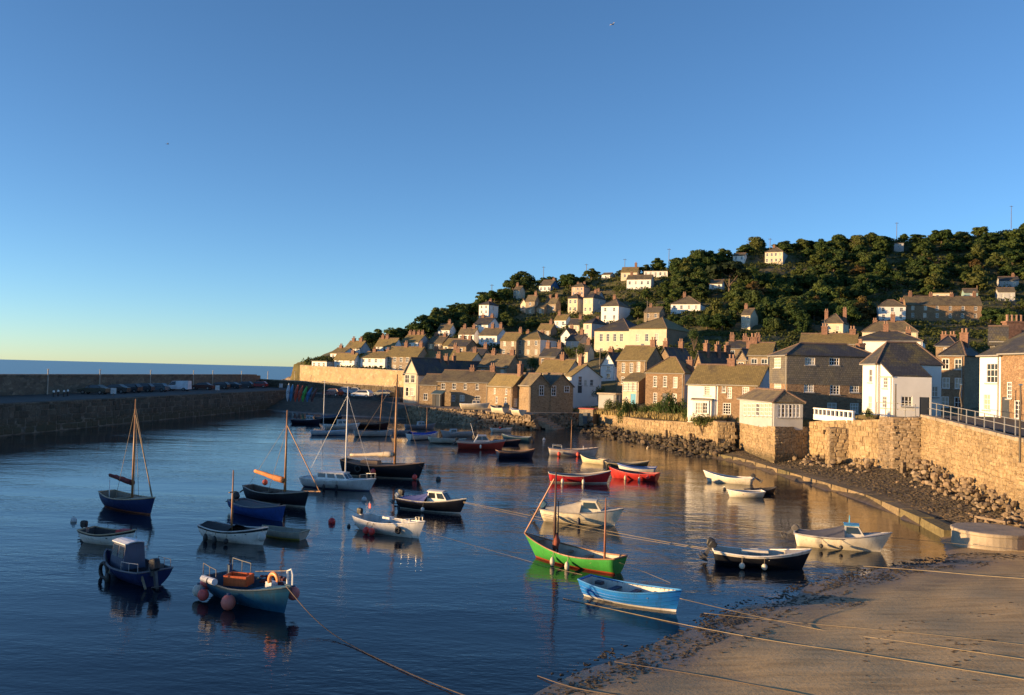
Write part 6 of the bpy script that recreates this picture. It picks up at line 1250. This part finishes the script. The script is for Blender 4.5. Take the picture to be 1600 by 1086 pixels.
# ---- stone and timber posts on the foreshore
for i, (px, py, h_, w_, m_, lb) in enumerate(((1123, 700, 1.5, .45, BOULDER, 'upright stone post beside the recess of the bastion'), (1232, 718, .9, .4, BOULDER, 'short stone post before the shaded bastion'), (1342, 735, .7, .45, BOULDER, 'squat stone post on the foreshore below the balustrade'), (1411, 756, 1.1, .4, BOULDER, 'leaning stone post near the coursed buttress'), (1018, 684, 1.4, .3, GREYWOOD, 'timber stake by the weedy rocks, short and dark'), (1041, 690, 1.7, .4, BOULDER, 'tilted stone slab among the weedy rocks'), (1051, 690, 1.5, .4, BOULDER, 'upright stone slab among the weedy rocks'), (1079, 697, 1.7, .5, BOULDER, 'broad stone slab leaning by the low sea wall'))):
    p = G(px, py, .5); t = thing('mooring_post', lb, 'post', (p.x, p.y, max(.0, bz(p.x, p.y))-.2)); c = MB().box((0, 0, h_*.25), (w_, w_*.8, h_*.5), .3, 0, .94).box((.02*h_, 0, h_*.72), (w_*.9, w_*.72, h_*.44), .34, 0, .85); c.build('shaft', m_, t); MB().torus((0, 0, h_*.7), w_*.62, .025, 'z', 12, 4).build('rope_turn', ROPE, t); t.rotation_euler.x = rnd.uniform(-.12, .12); t.rotation_euler.y = rnd.uniform(-.15, .1)
# steps between quay and rocks, kiosk
t = thing('stone_steps', 'broad stone steps descending from the quay beside the dark gables', 'steps', (5.2, 133.4, 0))
for k in range(8):
    MB().box((k*.55-1.6, .4-k*.1, QT-.14-k*.27-.4), (.62, 4.2, .8), -.35).build('step', plain('worn step', (0.36, 0.28, 0.19), .9, .3, bmp=.5), t)
p = P(919, 657, 136); t = thing('stone_kiosk', 'small stone kiosk with a flat red roof above the steps', 'kiosk', p); MB().box((0, 0, .5), (2.3, 1.7, 2.6), -.5).build('wall', GRANITE2, t); MB().box((0, 0, 1.86), (2.6, 2.0, .14), -.5).build('roof', plain('red roof', (0.4, 0.05, 0.04)), t); MB().box((-.55, -1.02, .4), (.7, .08, 1.7), -.5).build('door', DARKDOOR, t)
# ---- railing along the road
t = thing('railing', 'two bar galvanised railing along the top of the sea wall road', 'railing', (29.5, 40, 5.0)); o3 = t.location
rl = [Vector((28.75, 26, 5.15)), Vector((29.75, 39, 5.2)), Vector((30.6, 52, 5.35)), Vector((32.1, 61, 5.65)), Vector((33.6, 69.7, 5.9))]
def along(pts, s):
    for A, B in zip(pts[:-1], pts[1:]):
        if s <= (B-A).length: return A.lerp(B, s/(B-A).length)
        s -= (B-A).length
    return pts[-1]
tot = sum((B-A).length for A, B in zip(rl[:-1], rl[1:]))
for i in range(int(tot/1.7)+1):
    p = along(rl, i*1.7); MB().box((0, 0, .5), (.05, .05, 1.05)).build('post', RAIL, t, loc=(p-o3)[:])
for h_ in (.55, 1.0): MB().tube([p-o3+Vector((0, 0, h_)) for p in rl], .024, 6).build('rail', RAIL, t)
t = thing('railing', 'short railing in front of the low white front block', 'railing', (33.2, 71.5, 5.6))
for k in range(5): MB().box((-k*.42, k*.9, .55), (.06, .06, 1.1)).build('post', RAIL, t)
for h_ in (.6, 1.08): MB().tube([(0, 0, h_), (-1.7, 3.6, h_)], .03, 6).build('rail', RAIL, t)
b = MB(); b.quad([(29.3, 20, 5.13), (31.2, 51.6, 5.30), (34.2, 70, 5.86), (38.5, 70, 5.9), (38.5, 50, 5.55), (38, 20, 5.2)]); struct(b.build('road', ASPHALT))
for i, (px, y0, y1, D_, ln, lb) in enumerate(((1501, 655, 600, 66, .25, 'crooked dark timber pole rising over the road railing'), (1594, 690, 600, 50.5, -.05, 'straight dark pole standing against the near sea wall'), (1399, 656, 600, 73, 0, 'thin dark pole before the low white front block'))):
    p = P(px, y0, D_); h_ = (y0-y1)*D_/F_PX; t = thing('pole', lb, 'pole', p); MB().tube([(0, 0, -1.2), (ln*.3, 0, h_*.4), (-ln*.3, 0, h_*.7), (ln*.2, 0, h_)], [.07, .065, .06, .045], 7).build('shaft', plain('tarred pole', (0.05, 0.04, 0.03)), t); MB().box((0, 0, h_-.05), (.14, .14, .08)).build('cap', STEEL, t)
# ---- white balustrade above the sea wall
A, B = Vector((29.75, 76.0, 4.75)), Vector((28.5, 82.4, 4.45)); d = B-A; a_ = math.atan2(d.y, d.x); L = d.length
t = thing('balustrade', 'white balustrade with square openings above the sea wall', 'balustrade', A, a_); MB().box((L/2, -.25, .25), (L, .2, .5)).build('plinth', WHITE, t); MB().box((L/2, -.25, 1.05), (L, .26, .12)).build('top_rail', WHITE, t)
for k in range(10): MB().box((.15+k*(L-.3)/9, -.25, .74), (.16, .18, .5)).build('baluster', WHITE, t)
# ---- pier furniture and cars
def on_pier(px, off, z=DECK+.03):
    """the deck point at distance off from the inner edge that the photograph shows in column px"""
    q = PI0+pn*off; k = (px-800)/F_PX; s = (k*q.y-q.x)/(pd.x-k*pd.y); return Vector((q.x+pd.x*s, q.y+pd.y*s, z))
for i, px in enumerate((77, 158, 237, 304, 334, 379, 420, 462)):
    p = on_pier(px, PW-.5); t = thing('lamp_post', 'wooden lamp post against the pier parapet, '+('next to the bollards', 'behind the first dark saloon', 'before the white van', 'just past the white van', 'by the low white sign', 'near the dark estate cars', 'by the red car', 'at the landward end')[i], 'lamp post', p)
    MB().tube([(0, 0, -.1), (0, 0, 3.6)], [.10, .08], 8).build('post', plain('bleached post', (0.42, 0.37, 0.3), .8), t); MB().box((0, -.1, 3.62), (.16, .4, .1)).build('lamp_head', STEEL, t)
def wheel(root, x, y, r=.31):
    o = MB().tube([(x, y-.09, r), (x, y+.09, r)], r, 14).build('wheel', RUBBER, root); MB().tube([(x, y-.1, r), (x, y+.1, r)], r*.55, 10).build('rim', STEEL, o)
def car(label, p, rz, c, kind='saloon', group=None):
    t = thing('van' if kind == 'van' else 'parked_car', label, 'van' if kind == 'van' else 'car', p, rz, group); W = .86
    if kind == 'van': low = [(-2.1, .35), (2.1, .35), (2.12, .85), (1.45, 1.02), (.85, 1.78), (-2.1, 1.85)]; gl = [(1.38, 1.05), (.86, 1.70), (.2, 1.72), (.2, 1.08)]
    elif kind == 'hatch': low = [(-1.85, .3), (1.95, .3), (2.0, .72), (1.1, .92), (.35, 1.42), (-1.3, 1.46), (-1.88, .95)]; gl = [(1.02, .93), (.36, 1.36), (-1.25, 1.39), (-1.55, .96)]
    else: low = [(-2.15, .3), (2.15, .3), (2.2, .7), (1.15, .9), (.45, 1.38), (-.9, 1.42), (-1.6, 1.0), (-2.2, .92)]; gl = [(1.05, .92), (.46, 1.32), (-.88, 1.36), (-1.45, .98)]
    b = MB(); n = len(low)
    tap = lambda z: W*(1 if z < .95 else 1-(z-.95)*.28)
    b.v = [(x, -tap(z), z) for x, z in low]+[(x, tap(z), z) for x, z in low]; b.f = [tuple(range(n)), tuple(range(2*n-1, n-1, -1))]+[((i+1) % n, i, n+i, n+(i+1) % n) for i in range(n)]; b.m = [0]*len(b.f)
    b.build('body', paint(c, .25), t)
    for sd in (-1, 1): MB().slab([(x, sd*(tap(z)+.012), z) for x, z in (gl if sd < 0 else gl[::-1])], .015).build('side_window', PANE, t)
    (x0, z0), (x1, z1) = gl[0], gl[1]; MB().slab([(x0+.08, -tap(z0)*.9, z0), (x0+.08, tap(z0)*.9, z0), (x1+.08, tap(z1)*.9, z1), (x1+.08, -tap(z1)*.9, z1)], .015).build('windscreen', PANE, t)
    for x in (-1.3, 1.3):
        for sd in (-1, 1): wheel(t, x, sd*(W-.08))
    for sd in (-1, 1): MB().box((2.12 if kind != 'hatch' else 1.93, sd*.6, .66), (.08, .28, .12)).build('headlight', FRAME, t)
    return t
pang = math.atan2(pd.y, pd.x)
for i, (px, off, c, k, lb) in enumerate(((150, 10.2, (0.10, 0.085, 0.06), 'saloon', 'dull bronze saloon parked first along the pier parapet'), (182, 10.4, (0.06, 0.055, 0.05), 'saloon', 'dark brown saloon parked behind the bronze one'), (204, 10.8, (0.03, 0.03, 0.035), 'hatch', 'black hatchback between the brown saloon and the charcoal one'), (224, 11.0, (0.05, 0.05, 0.055), 'hatch', 'charcoal hatchback beside the blue grey car'), (246, 10.5, (0.10, 0.13, 0.15), 'hatch', 'blue grey hatchback parked next to the white van'), (281, 10.2, (0.62, 0.64, 0.68), 'van', 'white delivery van parked on the dark pier'), (318, 10.8, (0.10, 0.03, 0.02), 'saloon', 'dark maroon saloon just past the white van'), (345, 11.0, (0.03, 0.03, 0.04), 'hatch', 'black hatchback after the maroon saloon'), (362, 10.8, (0.04, 0.05, 0.06), 'saloon', 'dark slate saloon before the red car'), (383, 11.0, (0.04, 0.04, 0.045), 'hatch', 'dark hatchback right beside the red car'), (406, 10.8, (0.35, 0.03, 0.025), 'hatch', 'red hatchback parked near the end of the pier'), (430, 11.0, (0.05, 0.06, 0.06), 'saloon', 'dark green saloon at the landward end of the pier'))):
    car(lb, on_pier(px, off), pang+R(90)+R(6)+rnd.uniform(-.06, .06), c, k, 'cars parked on the pier')
for i, (px, py, c, k, lb, a) in enumerate(((520, 619, (0.14, 0.02, 0.02), 'hatch', 'dark red car in the shaded car park beyond the kayaks', 2.7), (540, 615, (0.4, 0.42, 0.45), 'hatch', 'silver car parked under the golden wall', 2.5), (556, 616, (0.35, 0.37, 0.4), 'saloon', 'grey saloon parked between silver and white cars', 2.6), (566, 621, (0.55, 0.57, 0.6), 'hatch', 'white hatchback near the beach edge of the car park', 2.8), (583, 615, (0.62, 0.63, 0.65), 'saloon', 'white saloon under the end of the golden wall', 2.6), (598, 620, (0.08, 0.09, 0.1), 'saloon', 'dark saloon at the corner of the car park', 2.7), (618, 618, (0.05, 0.05, 0.055), 'hatch', 'black hatchback beside the cream gable', 2.4))):
    car(lb, G(px, py, 3.01), a, c, k, 'cars in the car park')
for i, (px, off, lb) in enumerate(((180, 4.0, 'white notice board standing on the pier edge'), (342, 3.0, 'small white notice beyond the van'), (441, 3.0, 'white notice near the stacked kayaks'))):
    p = on_pier(px, off); t = thing('notice_board', lb, 'sign', p); MB().box((0, 0, .75), (.75, .05, .85), .3).build('panel', plain('grey white board', (0.5, 0.5, 0.5)), t); MB().box((0, 0, .2), (.08, .08, .5)).build('post', GREYWOOD, t)
for i, px in enumerate((87, 94, 103, 109)):
    p = on_pier(px, 7.0+(i % 2)); t = thing('bollard', 'white topped bollard standing in a row on the pier', 'bollard', p, 0, 'bollards on the pier'); MB().lathe([(.12, 0), (.1, .6), (.13, .64)], (0, 0, 0), 10).build('shaft', BLACK, t); MB().lathe([(.135, .64), (.135, .82), (.08, .9)], (0, 0, 0), 10).build('cap', FRAME, t)
for i, (px, c, lb) in enumerate(((449, (0.5, 0.55, 0.6), 'pale blue and white kayak, first of the upright row'), (454, (0.03, 0.2, 0.4), 'blue kayak leaning next to the pale one'), (461, (0.55, 0.07, 0.03), 'red kayak leaning in the upright row'), (467, (0.5, 0.09, 0.05), 'orange red kayak leaning beside the red one'), (473, (0.06, 0.38, 0.06), 'bright green kayak leaning in the upright row'), (480, (0.03, 0.15, 0.35), 'dark blue kayak leaning beside the green one'), (487, (0.12, 0.05, 0.05), 'maroon kayak at the low end of the row'))):
    p = P(px, 627+i*.2, 171); t = thing('kayak', lb, 'kayak', p, 0, 'kayaks stacked upright by the pier'); n = 12; b = MB(); ln = 3.5-.12*i
    for k in range(n+1):
        q = k/n; w_ = .36*math.sin(math.pi*min(.97, max(.03, q)))**.6; z = q*ln; x = (.16+.10*i)*q*q*1.4
        for a, e in ((1, 0), (.6, .6), (0, .8), (-.6, .6), (-1, 0), (0, -.5)): b.v.append((x+a*w_, -e*w_*.7, z))
    for k in range(n):
        for j in range(6): b.f.append((k*6+j, k*6+(j+1) % 6, k*6+6+(j+1) % 6, k*6+6+j)); b.m.append(0)
    b.build('shell', paint(c, .4), t, smooth=True); MB().torus((.08, -.2, ln*.5), .2, .03, 'y', 12, 5).build('cockpit_rim', BLACK, t)
# ---- floats on the water
for px, py, r_, c, lb in ((518.5, 817, .2, (0.62, 0.04, 0.04), 'lone red mooring buoy between the white boats'), (115, 815, .16, (0.5, 0.5, 0.5), 'small pale mooring buoy left of the open boats'), (569, 782, .17, (0.55, 0.55, 0.52), 'white mooring buoy near the white cruiser'), (545, 823, .1, (0.03, 0.03, 0.03), 'tiny black float near the red mooring buoy'), (685, 750, .2, (0.06, 0.06, 0.06), 'dark mooring buoy ahead of the black lugger'), (850, 688, .2, (0.6, 0.6, 0.58), 'white mooring buoy off the stone steps'), (1132, 765, .12, (0.03, 0.03, 0.03), 'small dark float near the white tender'), (1012, 701, .15, (0.5, 0.4, 0.25), 'tan float below the weedy rocks')):
    p = G(px, py); t = thing('mooring_buoy', lb, 'buoy', (p.x, p.y, 0)); MB().ball((0, 0, r_*.35), r_, r_, r_*1.05, 14, 10).build('float', paint(c, .4), t, smooth=True); MB().torus((0, 0, r_*1.5), r_*.28, .02, 'y', 10, 5).build('ring', STEEL, t)
# ---- mooring ropes
def rope(label, pts, r=.03, mat=None, n=14):
    """pts: (px, py, z) seen points; a smooth line through them with a slight sag"""
    V = [G(*q) if len(q) == 3 else Vector(q[:3]) for q in pts]; out = []
    for i in range(len(V)-1):
        a, b_ = V[max(i-1, 0)], V[i]; c, d = V[i+1], V[min(i+2, len(V)-1)]
        for k in range(n):
            t = k/n; out.append(.5*((2*b_)+(-a+c)*t+(2*a-5*b_+4*c-d)*t*t+(-a+3*b_-3*c+d)*t**3))
    out.append(V[-1]); o3 = out[0].copy(); t = tag(link('mooring_rope', MB().tube([p-o3 for p in out], r, 5).mesh('mooring_rope', mat or ROPE, True), None, o3), label, 'rope'); return t
def zb(px, py, k=.03):
    z = .3
    for _ in range(6): g = G(px, py, z); z = max(bz(g.x, g.y), 0)+k
    return (px, py, z)
rope('pale rope pulled tight from the black motor boat to the dark open boat', [(724, 784, .85), (900, 820, .35), (1020, 843, .35), (1116, 859, .7)], 0.0140)
rope('second pale rope running beside it to the dark open boat', [(724, 785.5, .82), (900, 825, .2), (1020, 846, .28), (1116, 861, .66)], 0.0117)
rope('rope from the bow of the bright blue rowing boat onto the sand', [(1062, 935, .75), (1200, 967, .3), (1300, 987, .2), zb(1450, 1008), zb(1640, 1036)], 0.0131)
rope('long pale rope lying from the water across the sand', [(880, 935, .02), (1050, 972, .02), zb(1200, 1000), zb(1350, 1022), zb(1640, 1068)], 0.0140)
rope('thin tan rope crossing the upper sand', [(1100, 958, .05), zb(1250, 973), zb(1440, 990), zb(1640, 1012)], 0.0093)
rope('bright rope stretched from the water to the right over the sand', [(1340, 884, .06), (1450, 892, .3), (1530, 899, .6), (1640, 907, .9)], 0.0164)
rope('rope from the bow of the white cabin boat towards the platform', [(1388, 840, .85), (1480, 848, .5), (1600, 862, .5), (1660, 868, .6)], 0.0103)
rope('rope from the bow of the cream cabin cruiser towards the slipway', [(978, 799, .95), (1100, 812, .3), (1230, 832, .15), (1340, 845, .1)], 0.0103)
rope('thin rope from the white open boat running under the green lugger', [(658, 829, .7), (760, 858, .1), (860, 886, .03), (910, 898, .02)], 0.0093)
rope('dark rope sagging from the fishing boat bow towards the shore', [(447, 916, 1.0), (490, 965, .35), (540, 1003, .05), (640, 1052, .03), (740, 1092, .05)], 0.0164, DARKROPE)
rope('thin rope from the green lugger stern to the water', [(968, 879, .6), (1010, 895, .2), (1048, 911, .02)], 0.0084)
rope('dark rope on the sand near the water edge', [(840, 1056, .02), zb(900, 1075), zb(1000, 1092)], 0.0140, DARKROPE)
rope('dark line over the wet sand in front of the beach', [zb(960, 1034), zb(1100, 1056), zb(1260, 1086), zb(1300, 1095)], 0.0117, DARKROPE)
rope('slack rope between the slipway edge and the boulders', [(1336, 771, .75), (1400, 765, .7), (1470, 760, 1.2)], 0.0140)
rope('mooring line ahead of the black lugger', [(655, 727, 1.25), (672, 740, .5), (686, 749, .1)], 0.0117, DARKROPE)
rope('mooring line from the black yawl bowsprit to the white open boat', [(505, 770, .9), (545, 795, .25), (590, 815, .3), (612, 819, .4)], 0.0093, DARKROPE)
# ---- poles on the hill
for px, y0, y1, lb in ((1580, 352, 321, 'tall thin pole at the highest end of the hill'), (1401, 378, 347, 'tall mast above the hilltop hut'), (1045, 414, 388, 'pole with crossbars above the hilltop bungalows'), (976, 426, 404, 'thin pole over the hilltop scrub'), (916, 436, 412, 'slender pole right of the round skyline trees'), (849, 440, 416, 'pole with a crossbar among the skyline trees'), (1203, 395, 372, 'short pole behind the lone cream villa'), (768, 470, 444, 'thin pole at the edge of the far wood'), (900, 590, 545, 'telegraph pole in the dark lane'), (1011, 505, 470, 'white pole on the green slope'), (937, 590, 545, 'telegraph pole behind the white gable end'), (1288, 545, 498, 'telegraph pole by the olive roofed cottage')):
    D_ = Dmap(px, y0)-3; p = P(px, y0, D_); h_ = (y0-y1)*D_/F_PX; t = thing('utility_pole', lb, 'pole', p); MB().tube([(0, 0, -1.5), (0, 0, h_)], [.14, .09], 7).build('shaft', plain('pole timber', (0.09, 0.07, 0.055)), t); MB().box((0, 0, h_-.4), (1.5, .12, .12)).build('crossbar', plain('pole timber', (0.09, 0.07, 0.055)), t)
# ---- gulls
for px, py, D_, lb in ((957, 38, 120, 'gull gliding high above the harbour'), (262, 225, 150, 'gull flying over the pier')):
    p = P(px, py, D_); t = thing('gull', lb, 'bird', p, .5); bb = MB().ball((0, 0, 0), .22, .06, .06, 8, 6); bb.ball((.2, 0, .02), .05, .04, .04, 6, 4); [bb.slab([(-.05, s*.04, .01), (.09, s*.04, .02), (.06, s*.36, .13), (-.06, s*.62, .06), (-.07, s*.36, .11)][::s], .012) for s in (1, -1)]; bb.slab([(-.2, -.03, 0), (-.2, .03, 0), (-.36, .06, 0), (-.36, -.06, 0)], .01); bb.build('body', plain('gull grey', (0.25, 0.25, 0.26)), t)
# ---- headland rocks at the far end of the pier
sp_ = [(P(px, 580, 250+rnd.uniform(-12, 14)).x, 250+rnd.uniform(-12, 14), rnd.uniform(-.3, 4.2), rnd.uniform(1.2, 3.2)) for px in [rnd.uniform(428, 474) for _ in range(34)]]
rocks(sp_, BO, 'headland_rock', 'sunlit golden rock of the headland beyond the pier', 'headland rocks', 40)
